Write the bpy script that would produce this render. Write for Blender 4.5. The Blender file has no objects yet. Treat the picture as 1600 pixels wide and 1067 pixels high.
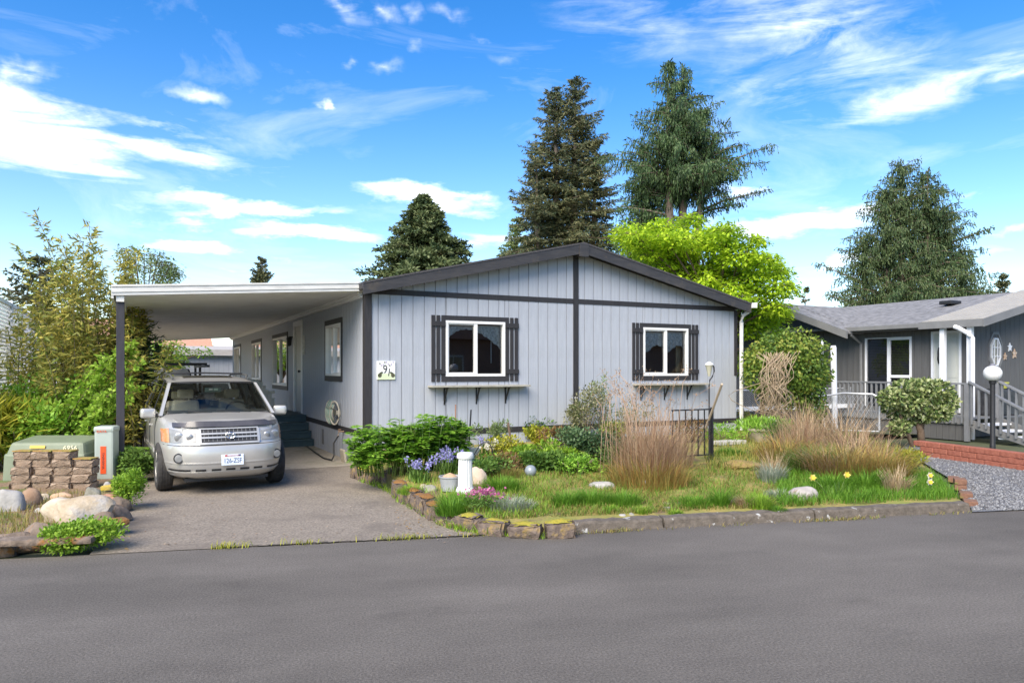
import bpy, bmesh, math, random
import numpy as np
from mathutils import Vector, Matrix

random.seed(7)
rng = np.random.default_rng(7)
SC = bpy.context.scene
COL = SC.collection
R = math.radians

# ---------------------------------------------------------------- camera
CAM_H, F, CX, HY = 1.6, 1150.0, 800.0, 578.0
cam_d = bpy.data.cameras.new('camera')
cam = bpy.data.objects.new('camera', cam_d)
COL.objects.link(cam)
cam.location = (0, 0, CAM_H)
cam.rotation_euler = (R(90), 0, 0)
cam_d.sensor_width = 36
cam_d.lens = F / 1600 * 36
cam_d.shift_y = (HY - 533.5) / 1600
cam_d.clip_end = 3000
SC.camera = cam

# ---------------------------------------------------------------- light
SUN_EL, SUN_AZ = 43, 204          # azimuth clockwise from +Y (the view direction)
sd = bpy.data.lights.new('sun', 'SUN')
sd.energy = 3.1
sd.angle = R(50)
sd.color = (1.0, 0.90, 0.75)
sun = bpy.data.objects.new('sun', sd)
COL.objects.link(sun)
sdir = Vector((math.sin(R(SUN_AZ)) * math.cos(R(SUN_EL)), math.cos(R(SUN_AZ)) * math.cos(R(SUN_EL)), math.sin(R(SUN_EL))))
sun.rotation_euler = sdir.to_track_quat('Z', 'Y').to_euler()
sun.location = (0, -20, 30)

SC.view_settings.view_transform = 'Standard'
SC.view_settings.look = 'None'
SC.view_settings.exposure = 1.30
SC.view_settings.gamma = 1.0
SC.view_settings.use_curve_mapping = False

# ---------------------------------------------------------------- sky with clouds (direction based)
world = bpy.data.worlds.new('World')
SC.world = world
world.use_nodes = True
world.cycles.sampling_method = 'MANUAL'; world.cycles.sample_map_resolution = 512
wt = world.node_tree
wt.nodes.clear()
WN = wt.nodes.new
def wl(a, b): wt.links.new(a, b)
def wmath(op, a, b=None, c=None, clamp=False):
    n = WN('ShaderNodeMath'); n.operation = op; n.use_clamp = clamp
    for i, x in enumerate((a, b, c)):
        if x is None: continue
        if isinstance(x, (int, float)): n.inputs[i].default_value = x
        else: wl(x, n.inputs[i])
    return n.outputs[0]
sky = WN('ShaderNodeTexSky'); sky.sky_type = 'NISHITA'; sky.sun_disc = False
sky.sun_elevation = R(SUN_EL); sky.sun_rotation = R(SUN_AZ)
sky.air_density = 1.0; sky.dust_density = 0.15; sky.ozone_density = 2.2
hsv = WN('ShaderNodeHueSaturation'); hsv.inputs['Saturation'].default_value = 1.40; hsv.inputs['Hue'].default_value = .507; hsv.inputs['Value'].default_value = .70
wl(sky.outputs[0], hsv.inputs['Color'])
tc = WN('ShaderNodeTexCoord')
sep = WN('ShaderNodeSeparateXYZ'); wl(tc.outputs['Generated'], sep.inputs[0])
az = wmath('ARCTAN2', sep.outputs[0], sep.outputs[1])
el = wmath('ARCSINE', sep.outputs[2])
comb = WN('ShaderNodeCombineXYZ'); wl(az, comb.inputs[0]); wl(el, comb.inputs[1])
def wnoise(scale, detail, rough, dist, sx, sy, rot=0.0, w=0.0):
    m = WN('ShaderNodeMapping'); m.inputs['Scale'].default_value = (sx, sy, 1)
    m.inputs['Rotation'].default_value = (0, 0, rot); m.inputs['Location'].default_value = (w, w * .7, 0)
    wl(comb.outputs[0], m.inputs[0])
    n = WN('ShaderNodeTexNoise'); n.inputs['Scale'].default_value = scale; n.inputs['Detail'].default_value = detail
    n.inputs['Roughness'].default_value = rough; n.inputs['Distortion'].default_value = dist
    wl(m.outputs[0], n.inputs[0]); return n.outputs[0]
n_str = wnoise(5, 7, .62, .9, 1, 5.5, R(10), 1.7)        # streaks
n_fine = wnoise(24, 5, .6, .3, 1, 2.0, 0, 5.0)
def ang(u, v):
    d = Vector(((u - CX) / F, 1, (HY - v) / F)).normalized()
    return math.atan2(d.x, d.y), math.asin(d.z)
# every bank of cloud: centre, half axes (in picture pixels near it), tilt, density
CLOUDS = [
    (40, 200, 150, 58, 16, .95), (225, 230, 165, 20, 4, .62), (150, 262, 85, 30, 24, .62), (230, 188, 130, 12, 2, .5), (20, 112, 45, 16, -12, .8),
    (390, 318, 165, 13, -5, .7), (682, 307, 82, 19, 8, 1.0), (490, 358, 118, 15, 3, .9), (310, 382, 76, 16, 2, .85),
    (305, 352, 52, 12, -3, .8), (310, 150, 36, 9, 8, .6), (508, 168, 15, 9, 20, .8), (600, 18, 24, 11, 4, .6), (540, 12, 44, 17, 28, .55),
    (706, 22, 28, 9, 3, .55), (648, 20, 15, 12, -30, .5), (605, 102, 22, 9, -12, .45), (752, 66, 18, 6, 5, .4), (790, 92, 26, 8, 8, .35),
    (655, 66, 22, 8, 18, .35), (548, 103, 10, 6, 0, .5),
    (1270, 60, 220, 80, 24, .46), (1420, 150, 230, 36, -9, .5), (1215, 150, 160, 60, 34, .3), (1010, 40, 200, 46, 26, .28),
    (1570, 118, 90, 26, -8, .5), (1165, 292, 62, 12, 3, .7), (1210, 352, 120, 17, 2, .7), (1300, 408, 70, 12, -10, .6),
    (1320, 322, 95, 17, -14, .5), (1520, 303, 38, 12, -18, .6), (1560, 400, 100, 26, -6, .36), (1580, 360, 60, 9, 0, .6),
    (760, 375, 130, 26, 0, .5), (450, 412, 60, 9, 0, .5), (430, 432, 220, 12, 0, .35), (60, 390, 120, 26, 4, .35), (150, 330, 110, 22, 10, .3)]
# wind-blown warp shared by every bank
wm = WN('ShaderNodeMapping'); wm.inputs['Scale'].default_value = (1, 2.6, 1); wm.inputs['Rotation'].default_value = (0, 0, R(8)); wl(comb.outputs[0], wm.inputs[0])
wn = WN('ShaderNodeTexNoise'); wn.inputs['Scale'].default_value = 6; wn.inputs['Detail'].default_value = 6; wn.inputs['Roughness'].default_value = .62; wl(wm.outputs[0], wn.inputs[0])
ws = WN('ShaderNodeVectorMath'); ws.operation = 'MULTIPLY_ADD'; wl(wn.outputs['Color'], ws.inputs[0]); ws.inputs[1].default_value = (.22, .075, 0); ws.inputs[2].default_value = (-.11, -.0375, 0)
wa = WN('ShaderNodeVectorMath'); wa.operation = 'ADD'; wl(comb.outputs[0], wa.inputs[0]); wl(ws.outputs[0], wa.inputs[1])
wn2 = WN('ShaderNodeTexNoise'); wn2.inputs['Scale'].default_value = 38; wn2.inputs['Detail'].default_value = 4; wl(comb.outputs[0], wn2.inputs[0])
ws2 = WN('ShaderNodeVectorMath'); ws2.operation = 'MULTIPLY_ADD'; wl(wn2.outputs['Color'], ws2.inputs[0]); ws2.inputs[1].default_value = (.05, .028, 0); ws2.inputs[2].default_value = (-.025, -.014, 0)
wb_ = WN('ShaderNodeVectorMath'); wb_.operation = 'ADD'; wl(comb.outputs[0], wb_.inputs[0]); wl(ws2.outputs[0], wb_.inputs[1])
total = None
for (u, v, a, b, tilt, dens) in CLOUDS:
    a0, e0 = ang(u, v)
    k = math.cos(e0) / F * math.cos(a0)                  # radians per pixel near here
    m = WN('ShaderNodeMapping'); m.vector_type = 'TEXTURE'
    m.inputs['Location'].default_value = (a0, e0, 0); m.inputs['Rotation'].default_value = (0, 0, R(-tilt))
    g_ = 1.6 if a > 60 else 1.75
    m.inputs['Scale'].default_value = (a * k * g_, b * k * g_, 1)
    wl(wa.outputs[0] if a > 60 else wb_.outputs[0], m.inputs[0])
    gr_ = WN('ShaderNodeTexGradient'); gr_.gradient_type = 'SPHERICAL'; wl(m.outputs[0], gr_.inputs[0])
    kd = dens * (1.35 if a > 60 else .95)
    total = wmath('MULTIPLY', gr_.outputs[1], kd) if total is None else wmath('MAXIMUM', total, wmath('MULTIPLY', gr_.outputs[1], kd))
rag = wmath('ADD', wmath('MULTIPLY', wmath('SUBTRACT', n_str, .5), 2.7), wmath('MULTIPLY', wmath('SUBTRACT', n_fine, .5), .6))
mask = wmath('MULTIPLY', wmath('ADD', total, rag), wmath('MULTIPLY', total, 1.5, clamp=True), clamp=True)
mask = wmath('MULTIPLY', wmath('POWER', mask, 1.2), .86)
# thin cirrus over the whole sky, also behind the viewer
cir = wmath('MULTIPLY', wmath('SUBTRACT', wnoise(3.0, 8, .62, 1.0, 1, 3.0, R(18), 9.0), .52, clamp=True), 1.6, clamp=True)
haze_h = wmath('POWER', wmath('SUBTRACT', 1.0, wmath('MULTIPLY', wmath('ABSOLUTE', el), 2.3, clamp=True)), 2.2)
mask = wmath('MAXIMUM', mask, wmath('ADD', wmath('MULTIPLY', cir, .5), wmath('MULTIPLY', haze_h, .24)), clamp=True)
mix = WN('ShaderNodeMix'); mix.data_type = 'RGBA'
wl(mask, mix.inputs[0]); wl(hsv.outputs[0], mix.inputs[6]); mix.inputs[7].default_value = (6.0, 6.0, 6.0, 1)
bg = WN('ShaderNodeBackground'); bg.inputs['Strength'].default_value = 0.145
wl(mix.outputs[2], bg.inputs['Color'])
wo = WN('ShaderNodeOutputWorld'); wl(bg.outputs[0], wo.inputs[0])

# ---------------------------------------------------------------- helpers
def P(u, v, z=0.0):
    d = (CAM_H - z) * F / (v - HY)
    return Vector(((u - CX) / F * d, d, z))
def Q(u, v, d):
    return Vector(((u - CX) / F * d, d, CAM_H + (HY - v) / F * d))
HL = Vector((-2.38, 12.0, 0)); HA = R(26.9)
hx = Vector((math.cos(HA), math.sin(HA), 0)); hy = Vector((-math.sin(HA), math.cos(HA), 0))
def H(x, y, z=0): return HL + hx * x + hy * y + Vector((0, 0, z))
RA, RB = P(150, 866), P(1520, 799)
rdir = (RB - RA).normalized(); rnor = Vector((-rdir.y, rdir.x, 0))
def road_d(p): return (Vector((p[0], p[1], 0)) - RA).dot(rnor)
def hz(x, y):                                             # height of the planted bed
    d = road_d((x, y))
    return 0.085 + 0.042 * min(max(d, 0), 5.0)
def PG(u, v):
    z = .2
    for _ in range(6):
        p = P(u, v, z); z = hz(p.x, p.y)
    return Vector((p.x, p.y, z))

def srgb(r, g, b):
    f = lambda c: (c / 255 / 12.92) if c <= 10 else ((c / 255 + .055) / 1.055) ** 2.4
    return (f(r), f(g), f(b))
MATS = {}
def mat(name, c1, c2=None, rough=.7, metal=0.0, scale=8.0, detail=5, stretch=(1, 1, 1), bump=0.0, bscale=None, spec=None,
        c3=None, c3scale=1.3, c3lo=.5, c3hi=.62, contrast=(.35, .65), coord='Object', coat=0.0):
    if name in MATS: return MATS[name]
    m = bpy.data.materials.new(name); m.use_nodes = True
    t = m.node_tree; b = t.nodes['Principled BSDF']
    b.inputs['Roughness'].default_value = rough; b.inputs['Metallic'].default_value = metal
    if spec is not None: b.inputs['Specular IOR Level'].default_value = spec
    if coat: b.inputs['Coat Weight'].default_value = coat; b.inputs['Coat Roughness'].default_value = .08
    N = t.nodes.new; L = t.links.new
    co = N('ShaderNodeTexCoord'); mp = N('ShaderNodeMapping'); mp.inputs['Scale'].default_value = stretch
    L(co.outputs[coord], mp.inputs[0])
    if c2 is None: b.inputs['Base Color'].default_value = (*c1, 1)
    else:
        n = N('ShaderNodeTexNoise'); n.inputs['Scale'].default_value = scale; n.inputs['Detail'].default_value = detail
        n.inputs['Roughness'].default_value = .62; L(mp.outputs[0], n.inputs[0])
        r = N('ShaderNodeMapRange'); r.inputs[1].default_value, r.inputs[2].default_value = contrast; L(n.outputs[0], r.inputs[0])
        mx = N('ShaderNodeMix'); mx.data_type = 'RGBA'; L(r.outputs[0], mx.inputs[0])
        mx.inputs[6].default_value = (*c1, 1); mx.inputs[7].default_value = (*c2, 1); out = mx.outputs[2]
        if c3 is not None:
            n3 = N('ShaderNodeTexNoise'); n3.inputs['Scale'].default_value = c3scale; n3.inputs['Detail'].default_value = 6
            n3.inputs['Roughness'].default_value = .65; L(co.outputs[coord], n3.inputs[0])
            r3 = N('ShaderNodeMapRange'); r3.inputs[1].default_value = c3lo; r3.inputs[2].default_value = c3hi; L(n3.outputs[0], r3.inputs[0])
            m3 = N('ShaderNodeMix'); m3.data_type = 'RGBA'; L(r3.outputs[0], m3.inputs[0]); L(out, m3.inputs[6]); m3.inputs[7].default_value = (*c3, 1)
            out = m3.outputs[2]
        L(out, b.inputs['Base Color'])
    if bump:
        nb = N('ShaderNodeTexNoise'); nb.inputs['Scale'].default_value = bscale or scale * 3; nb.inputs['Detail'].default_value = 4
        L(mp.outputs[0], nb.inputs[0]); bp = N('ShaderNodeBump'); bp.inputs['Strength'].default_value = bump; bp.inputs['Distance'].default_value = .02
        L(nb.outputs[0], bp.inputs['Height']); L(bp.outputs[0], b.inputs['Normal'])
    MATS[name] = m; return m
def leafmat(name, cols, trans=.3, rough=.55):
    """leaf colours picked by each leaf's own random 'tone'"""
    if name in MATS: return MATS[name]
    m = bpy.data.materials.new(name); m.use_nodes = True; t = m.node_tree; t.nodes.clear(); N = t.nodes.new; L = t.links.new
    at = N('ShaderNodeAttribute'); at.attribute_name = 'tone'
    cr = N('ShaderNodeValToRGB'); L(at.outputs['Fac'], cr.inputs[0])
    e = cr.color_ramp.elements
    while len(e) < len(cols): e.new(.5)
    for i, c in enumerate(cols): e[i].position = i / (len(cols) - 1); e[i].color = (*c, 1)
    p = N('ShaderNodeBsdfPrincipled'); p.inputs['Roughness'].default_value = rough; p.inputs['Specular IOR Level'].default_value = .3
    tr = N('ShaderNodeBsdfTranslucent'); mx = N('ShaderNodeMixShader'); mx.inputs[0].default_value = trans
    L(cr.outputs[0], p.inputs['Base Color']); L(cr.outputs[0], tr.inputs[0]); L(p.outputs[0], mx.inputs[1]); L(tr.outputs[0], mx.inputs[2])
    o = N('ShaderNodeOutputMaterial'); L(mx.outputs[0], o.inputs[0]); MATS[name] = m; return m
def glassmat(name, tint=(.9, .95, .95), refl=1.0):
    if name in MATS: return MATS[name]
    m = bpy.data.materials.new(name); m.use_nodes = True; t = m.node_tree; t.nodes.clear(); N = t.nodes.new; L = t.links.new
    fr = N('ShaderNodeFresnel'); fr.inputs[0].default_value = 1.6
    mu = N('ShaderNodeMath'); mu.operation = 'MULTIPLY'; mu.inputs[1].default_value = refl; mu.use_clamp = True; L(fr.outputs[0], mu.inputs[0])
    tr = N('ShaderNodeBsdfTransparent'); tr.inputs[0].default_value = (*tint, 1)
    gl = N('ShaderNodeBsdfGlossy'); gl.inputs['Roughness'].default_value = .015
    mx = N('ShaderNodeMixShader'); L(mu.outputs[0], mx.inputs[0]); L(tr.outputs[0], mx.inputs[1]); L(gl.outputs[0], mx.inputs[2])
    o = N('ShaderNodeOutputMaterial'); L(mx.outputs[0], o.inputs[0]); MATS[name] = m; return m

def link(o, parent=None):
    COL.objects.link(o)
    if parent is not None: o.parent = parent
    return o
def tag(o, label=None, cat=None, group=None, kind=None):
    if label: o['label'] = label
    if cat: o['category'] = cat
    if group: o['group'] = group
    if kind: o['kind'] = kind
    return o
def empty(name, loc=(0, 0, 0), rz=0, label=None, cat=None, group=None):
    o = bpy.data.objects.new(name, None); o.empty_display_size = .1; COL.objects.link(o)
    o.location = loc; o.rotation_euler = (0, 0, rz); return tag(o, label, cat, group)
class MB:
    """collects simple shapes into one mesh"""
    def __init__(s): s.v = []; s.f = []
    def add(s, vs, fs):
        k = len(s.v); s.v += [tuple(p) for p in vs]; s.f += [tuple(i + k for i in f) for f in fs]; return s
    def box(s, x0, x1, y0, y1, z0, z1):
        v = [(x, y, z) for z in (z0, z1) for y in (y0, y1) for x in (x0, x1)]
        return s.add(v, [(0, 2, 3, 1), (4, 5, 7, 6), (0, 1, 5, 4), (2, 6, 7, 3), (0, 4, 6, 2), (1, 3, 7, 5)])
    def hexa(s, b, t):                                    # 4 bottom points, 4 top points (counter-clockwise)
        return s.add(list(b) + list(t), [(3, 2, 1, 0), (4, 5, 6, 7), (0, 1, 5, 4), (1, 2, 6, 5), (2, 3, 7, 6), (3, 0, 4, 7)])
    def prism(s, pts, axis, a, b):                        # polygon in the other two axes, extruded a..b along axis
        def put(p, w):
            return (w, p[0], p[1]) if axis == 'x' else ((p[0], w, p[1]) if axis == 'y' else (p[0], p[1], w))
        n = len(pts)
        return s.add([put(p, a) for p in pts] + [put(p, b) for p in pts],
                     [tuple(range(n))[::-1], tuple(range(n, 2 * n))] + [(i, (i + 1) % n, n + (i + 1) % n, n + i) for i in range(n)])
    def tube(s, path, rad, n=6, cap=True):
        path = [Vector(p) for p in path]; m = len(path)
        rr = rad if hasattr(rad, '__len__') else [rad] * m
        up = Vector((0, 0, 1)); rings = []
        for i, p in enumerate(path):
            d = (path[min(i + 1, m - 1)] - path[max(i - 1, 0)]).normalized()
            a = d.cross(up if abs(d.z) < .95 else Vector((1, 0, 0))).normalized(); b = d.cross(a)
            rings.append([p + (a * math.cos(2 * math.pi * j / n) + b * math.sin(2 * math.pi * j / n)) * rr[i] for j in range(n)])
        vs = [q for r in rings for q in r]
        fs = [(i * n + j, i * n + (j + 1) % n, (i + 1) * n + (j + 1) % n, (i + 1) * n + j) for i in range(m - 1) for j in range(n)]
        if cap: fs += [tuple(range(n))[::-1], tuple((m - 1) * n + j for j in range(n))]
        return s.add(vs, fs)
    def lathe(s, prof, n=20, c=(0, 0, 0), axis='z', squash=1.0):     # profile of (radius, height)
        vs = []
        for (r, h) in prof:
            for j in range(n):
                a = 2 * math.pi * j / n; x, y = r * math.cos(a), r * math.sin(a) * squash
                vs.append((c[0] + x, c[1] + y, c[2] + h) if axis == 'z' else ((c[0] + h, c[1] + x, c[2] + y) if axis == 'x' else (c[0] + x, c[1] + h, c[2] + y)))
        m = len(prof)
        fs = [(i * n + j, i * n + (j + 1) % n, (i + 1) * n + (j + 1) % n, (i + 1) * n + j) for i in range(m - 1) for j in range(n)]
        fs += [tuple(range(n))[::-1], tuple((m - 1) * n + j for j in range(n))]
        return s.add(vs, fs)
    def grid(s, fn, nu, nv):
        vs = [fn(i / nu, j / nv) for j in range(nv + 1) for i in range(nu + 1)]
        return s.add(vs, [(j * (nu + 1) + i, j * (nu + 1) + i + 1, (j + 1) * (nu + 1) + i + 1, (j + 1) * (nu + 1) + i) for j in range(nv) for i in range(nu)])
    def mesh(s, name, smooth=False, bevel=0.0, fix=True):
        me = bpy.data.meshes.new(name); me.from_pydata(s.v, [], s.f)
        bm = bmesh.new(); bm.from_mesh(me)
        if fix: bmesh.ops.recalc_face_normals(bm, faces=bm.faces)
        if bevel: bmesh.ops.bevel(bm, geom=list(bm.edges), offset=bevel, segments=2, affect='EDGES', clamp_overlap=True, profile=.6)
        bm.to_mesh(me); bm.free()
        if smooth:
            me.polygons.foreach_set('use_smooth', [True] * len(me.polygons))
            if smooth != 'all': me.set_sharp_from_angle(angle=R(35))
        return me
    def build(s, name, m, parent=None, smooth=False, bevel=0.0, fix=True):
        me = s.mesh(name, smooth, bevel, fix); me.materials.append(m)
        return link(bpy.data.objects.new(name, me), parent)
def boxo(name, m, parent, *b, bevel=0.0): return MB().box(*b).build(name, m, parent, bevel=bevel)
def inst(name, me, parent=None, loc=(0, 0, 0), rot=(0, 0, 0), scale=(1, 1, 1)):
    o = link(bpy.data.objects.new(name, me), parent); o.location = loc; o.rotation_euler = rot; o.scale = scale; return o
def text(body, size, m, parent, loc, rot, name='lettering', ext=.001, sx=1.0):
    cu = bpy.data.curves.new(name, 'FONT'); cu.body = body; cu.size = size; cu.extrude = ext; cu.align_x = 'CENTER'; cu.align_y = 'CENTER'
    cu.resolution_u = 3
    t = bpy.data.objects.new('tmp', cu); COL.objects.link(t)
    dg = bpy.context.evaluated_depsgraph_get(); me = bpy.data.meshes.new_from_object(t.evaluated_get(dg)); bpy.data.objects.remove(t)
    me.materials.clear(); me.materials.append(m); me.name = name
    o = inst(name, me, parent, loc, rot, (sx, 1, 1)); return o
def npmesh(name, V, Fq, m, parent=None, tone=None, smooth=False):
    me = bpy.data.meshes.new(name); V = np.ascontiguousarray(V, dtype=np.float32); Fq = np.ascontiguousarray(Fq, dtype=np.int32)
    k = Fq.shape[1]; me.vertices.add(len(V)); me.vertices.foreach_set('co', V.ravel())
    me.loops.add(Fq.size); me.loops.foreach_set('vertex_index', Fq.ravel())
    me.polygons.add(len(Fq)); me.polygons.foreach_set('loop_start', np.arange(0, Fq.size, k, dtype=np.int32))
    if smooth: me.polygons.foreach_set('use_smooth', np.ones(len(Fq), dtype=bool))
    me.update(calc_edges=True)
    if tone is not None:
        a = me.attributes.new('tone', 'FLOAT', 'FACE'); a.data.foreach_set('value', np.ascontiguousarray(tone, dtype=np.float32))
    me.materials.append(m)
    return link(bpy.data.objects.new(name, me), parent)

# ---------------------------------------------------------------- materials of the setting
def asphalt():
    m = bpy.data.materials.new('asphalt'); m.use_nodes = True; t = m.node_tree; N = t.nodes.new; L = t.links.new; b = t.nodes['Principled BSDF']; b.inputs['Roughness'].default_value = .9; b.inputs['Specular IOR Level'].default_value = .25
    co = N('ShaderNodeTexCoord'); mp = N('ShaderNodeMapping'); mp.inputs['Rotation'].default_value = (0, 0, -math.atan2(rdir.y, rdir.x)); L(co.outputs['Object'], mp.inputs[0])
    def noise(sc, det, st=(1, 1, 1), rough=.6):
        k = N('ShaderNodeMapping'); k.inputs['Scale'].default_value = st; L(mp.outputs[0], k.inputs[0]); n = N('ShaderNodeTexNoise'); n.inputs['Scale'].default_value = sc; n.inputs['Detail'].default_value = det; n.inputs['Roughness'].default_value = rough; L(k.outputs[0], n.inputs[0]); return n.outputs[0]
    def rng_(x, a, c, lo, hi): r = N('ShaderNodeMapRange'); r.inputs[1].default_value, r.inputs[2].default_value, r.inputs[3].default_value, r.inputs[4].default_value = a, c, lo, hi; L(x, r.inputs[0]); return r.outputs[0]
    def mul(a, c): k = N('ShaderNodeMath'); k.operation = 'MULTIPLY'; L(a, k.inputs[0]); L(c, k.inputs[1]); return k.outputs[0]
    grain = rng_(noise(70, 4), .3, .72, .62, 1.42)
    vo = N('ShaderNodeTexVoronoi'); vo.inputs['Scale'].default_value = 42; L(mp.outputs[0], vo.inputs[0]); pale = rng_(vo.outputs['Distance'], .06, .16, 1.55, 1.0)
    lanes = rng_(noise(1.0, 3, (.05, .75, 1)), .3, .7, .86, 1.13)
    patch = rng_(noise(.55, 6, (.6, 1, 1), .68), .32, .70, .76, 1.2)
    stain = rng_(noise(1.6, 5, (.5, 1, 1)), .60, .74, 1.0, .80)
    f = mul(mul(mul(grain, pale), mul(lanes, patch)), stain)
    mx = N('ShaderNodeMix'); mx.data_type = 'RGBA'; mx.blend_type = 'MULTIPLY'; mx.inputs[0].default_value = 1; mx.inputs[6].default_value = (.136, .122, .106, 1); cb = N('ShaderNodeCombineColor'); [L(f, cb.inputs[k]) for k in range(3)]; L(cb.outputs[0], mx.inputs[7]); L(mx.outputs[2], b.inputs['Base Color'])
    bp = N('ShaderNodeBump'); bp.inputs['Strength'].default_value = .5; bp.inputs['Distance'].default_value = .012; L(noise(150, 3), bp.inputs['Height']); L(bp.outputs[0], b.inputs['Normal']); return m
M_asph = asphalt()
M_drive = mat('driveway_concrete', (.155, .128, .100), (.32, .272, .215), .9, scale=42, bump=.45, bscale=190, c3=(.15, .125, .10), c3scale=1.1, c3lo=.50, c3hi=.72)
M_slab = mat('carport_slab', (.30, .26, .205), (.38, .335, .27), .9, scale=14, bump=.15, c3=(.16, .16, .10), c3scale=.9, c3lo=.55, c3hi=.75)
M_ground = mat('far_ground', (.05, .07, .025), (.10, .10, .05), .95, scale=.8)
M_bed = mat('bed_soil', (.33, .25, .075), (.19, .21, .045), .97, scale=5, bump=.8, bscale=45, c3=(.15, .10, .06), c3scale=2.2, c3lo=.52, c3hi=.66)
M_bed2 = mat('left_bed_soil', (.19, .115, .07), (.30, .21, .12), .97, scale=22, bump=.8, bscale=90, c3=(.12, .17, .03), c3scale=3.0, c3lo=.5, c3hi=.62)
M_gravel = mat('gravel_ground', (.10, .10, .105), (.23, .23, .235), .9, scale=48, bump=.9, bscale=70, contrast=(.4, .6))
M_side = mat('siding_paint', (.362, .382, .420), (.415, .435, .470), .62, scale=3.0, stretch=(9, 9, .5), bump=.25, bscale=16, c3=(.345, .358, .385), c3scale=1.7, c3lo=.50, c3hi=.75)
M_groove = mat('siding_groove', (.29, .30, .33), (.33, .34, .37), .7, scale=3)
M_trim = mat('dark_trim', (.021, .019, .020), (.034, .031, .031), .6, scale=5, stretch=(8, 8, 1), bump=.1)
M_fascia = mat('fascia_paint', (.030, .028, .029), (.048, .044, .043), .55, scale=2.5, stretch=(1, 6, 6), bump=.12, c3=(.10, .08, .055), c3scale=1.1, c3lo=.56, c3hi=.72)
M_white = mat('white_vinyl', (.80, .79, .76), (.74, .73, .70), .4, scale=3)
M_dirtywhite = mat('weathered_white', (.68, .67, .63), (.52, .50, .46), .6, scale=4, stretch=(1, 1, 5), contrast=(.4, .75))
M_ceil = mat('carport_ceiling', (.80, .78, .73), (.70, .68, .63), .6, scale=3)
M_dark = mat('interior_dark', (.045, .035, .028), (.07, .05, .04), .9, scale=2)
M_room = mat('room_wall', (.15, .095, .07), (.18, .115, .085), .9, scale=2)
M_glass = glassmat('window_glass', (.80, .82, .81), 2.3)
M_lace = mat('lace_cloth', (.85, .85, .81), (.55, .55, .5), .9, scale=26, contrast=(.45, .6))
M_black = mat('black_metal', (.018, .018, .02), None, .5)
M_roof = mat('roof_shingle', (.05, .047, .05), (.08, .075, .078), .9, scale=40, bump=.4)
M_teal = mat('teal_paint', (.030, .062, .072), (.042, .078, .088), .6, scale=6, bump=.1)
M_grey = mat('neighbour_grey', (.098, .096, .094), (.122, .12, .116), .7, scale=2.5, stretch=(6, 6, .6), bump=.1)
M_greytrim = mat('neighbour_trim', (.165, .165, .165), (.20, .20, .20), .6, scale=3)
M_nshingle = mat('grey_shingle', (.14, .138, .138), (.245, .24, .24), .9, scale=5.0, stretch=(1.2, 1.2, 1), bump=.3, bscale=40, contrast=(.38, .62))
M_deck = mat('deck_grey', (.155, .16, .168), (.20, .205, .212), .6, scale=5)
M_white2 = mat('white_post_paint', (.80, .81, .83), (.72, .73, .75), .45, scale=3)
M_wood = mat('weathered_wood', (.29, .27, .22), (.40, .385, .33), .85, scale=6, stretch=(1, 8, 8), bump=.3)

# ---------------------------------------------------------------- ground, road, drive
def sheet(name, pts, m, z=None, kind='structure'):
    b = MB(); b.add([(p[0], p[1], p[2] if z is None else z) for p in pts], [tuple(range(len(pts)))])
    o = b.build(name, m, fix=False); tag(o, kind=kind); return o
S = 900
sheet('ground', [(-S, -S, 0), (S, -S, 0), (S, S, 0), (-S, S, 0)], M_ground, -.03)
far = 140
sheet('road', [RA - rdir * far, RA - rdir * far - rnor * 9, RA + rdir * far - rnor * 9, RA + rdir * far], M_asph, 0.0)
def drv(x, y): p = H(x, y); return (p.x, p.y, 0)
# driveway apron: from the road edge up to the joint in front of the carport slab
jl, jr = P(205, 786), P(640, 752)
sheet('driveway', [P(140, 867), P(300, 859), P(520, 848), P(790, 835), P(700, 806), P(655, 778), P(600, 754), P(566, 738), H(-.02, .35), H(-4.1, .35), P(196, 800)], M_drive, .006)
sheet('carport_slab', [H(.0, .37), H(.0, 20), H(-4.2, 20), H(-4.2, .37)], M_slab, .007)
sheet('back_yard', [H(-12, 3), H(-4.2, 3), H(-4.2, 40), H(-12, 40)], M_bed2, .002)
# crack with weeds where drive meets road
crk = MB()
for i in range(26):
    a = P(330 + i * 18, 857.5 - i * .89 + random.uniform(-.6, .6)); b2 = P(350 + i * 18, 857 - (i + 1) * .89 + random.uniform(-.6, .6))
    w = random.uniform(.008, .02)
    crk.add([a + Vector((0, -w, .009)), b2 + Vector((0, -w, .009)), b2 + Vector((0, w, .009)), a + Vector((0, w, .009))], [(0, 1, 2, 3)])
tag(crk.build('road_joint', mat('joint_dirt', (.02, .018, .015), (.06, .05, .03), .95, scale=12), fix=False), kind='structure')
# gravel drive of the neighbour
GR = [P(1519, 801), P(1700, 793), P(2300, 790), P(2300, 700), P(1700, 735), P(1600, 722), P(1500, 702), P(1425, 692), P(1400, 706), P(1440, 722), P(1490, 752), P(1512, 778)]
sheet('gravel_drive', GR, M_gravel, .012)
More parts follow.
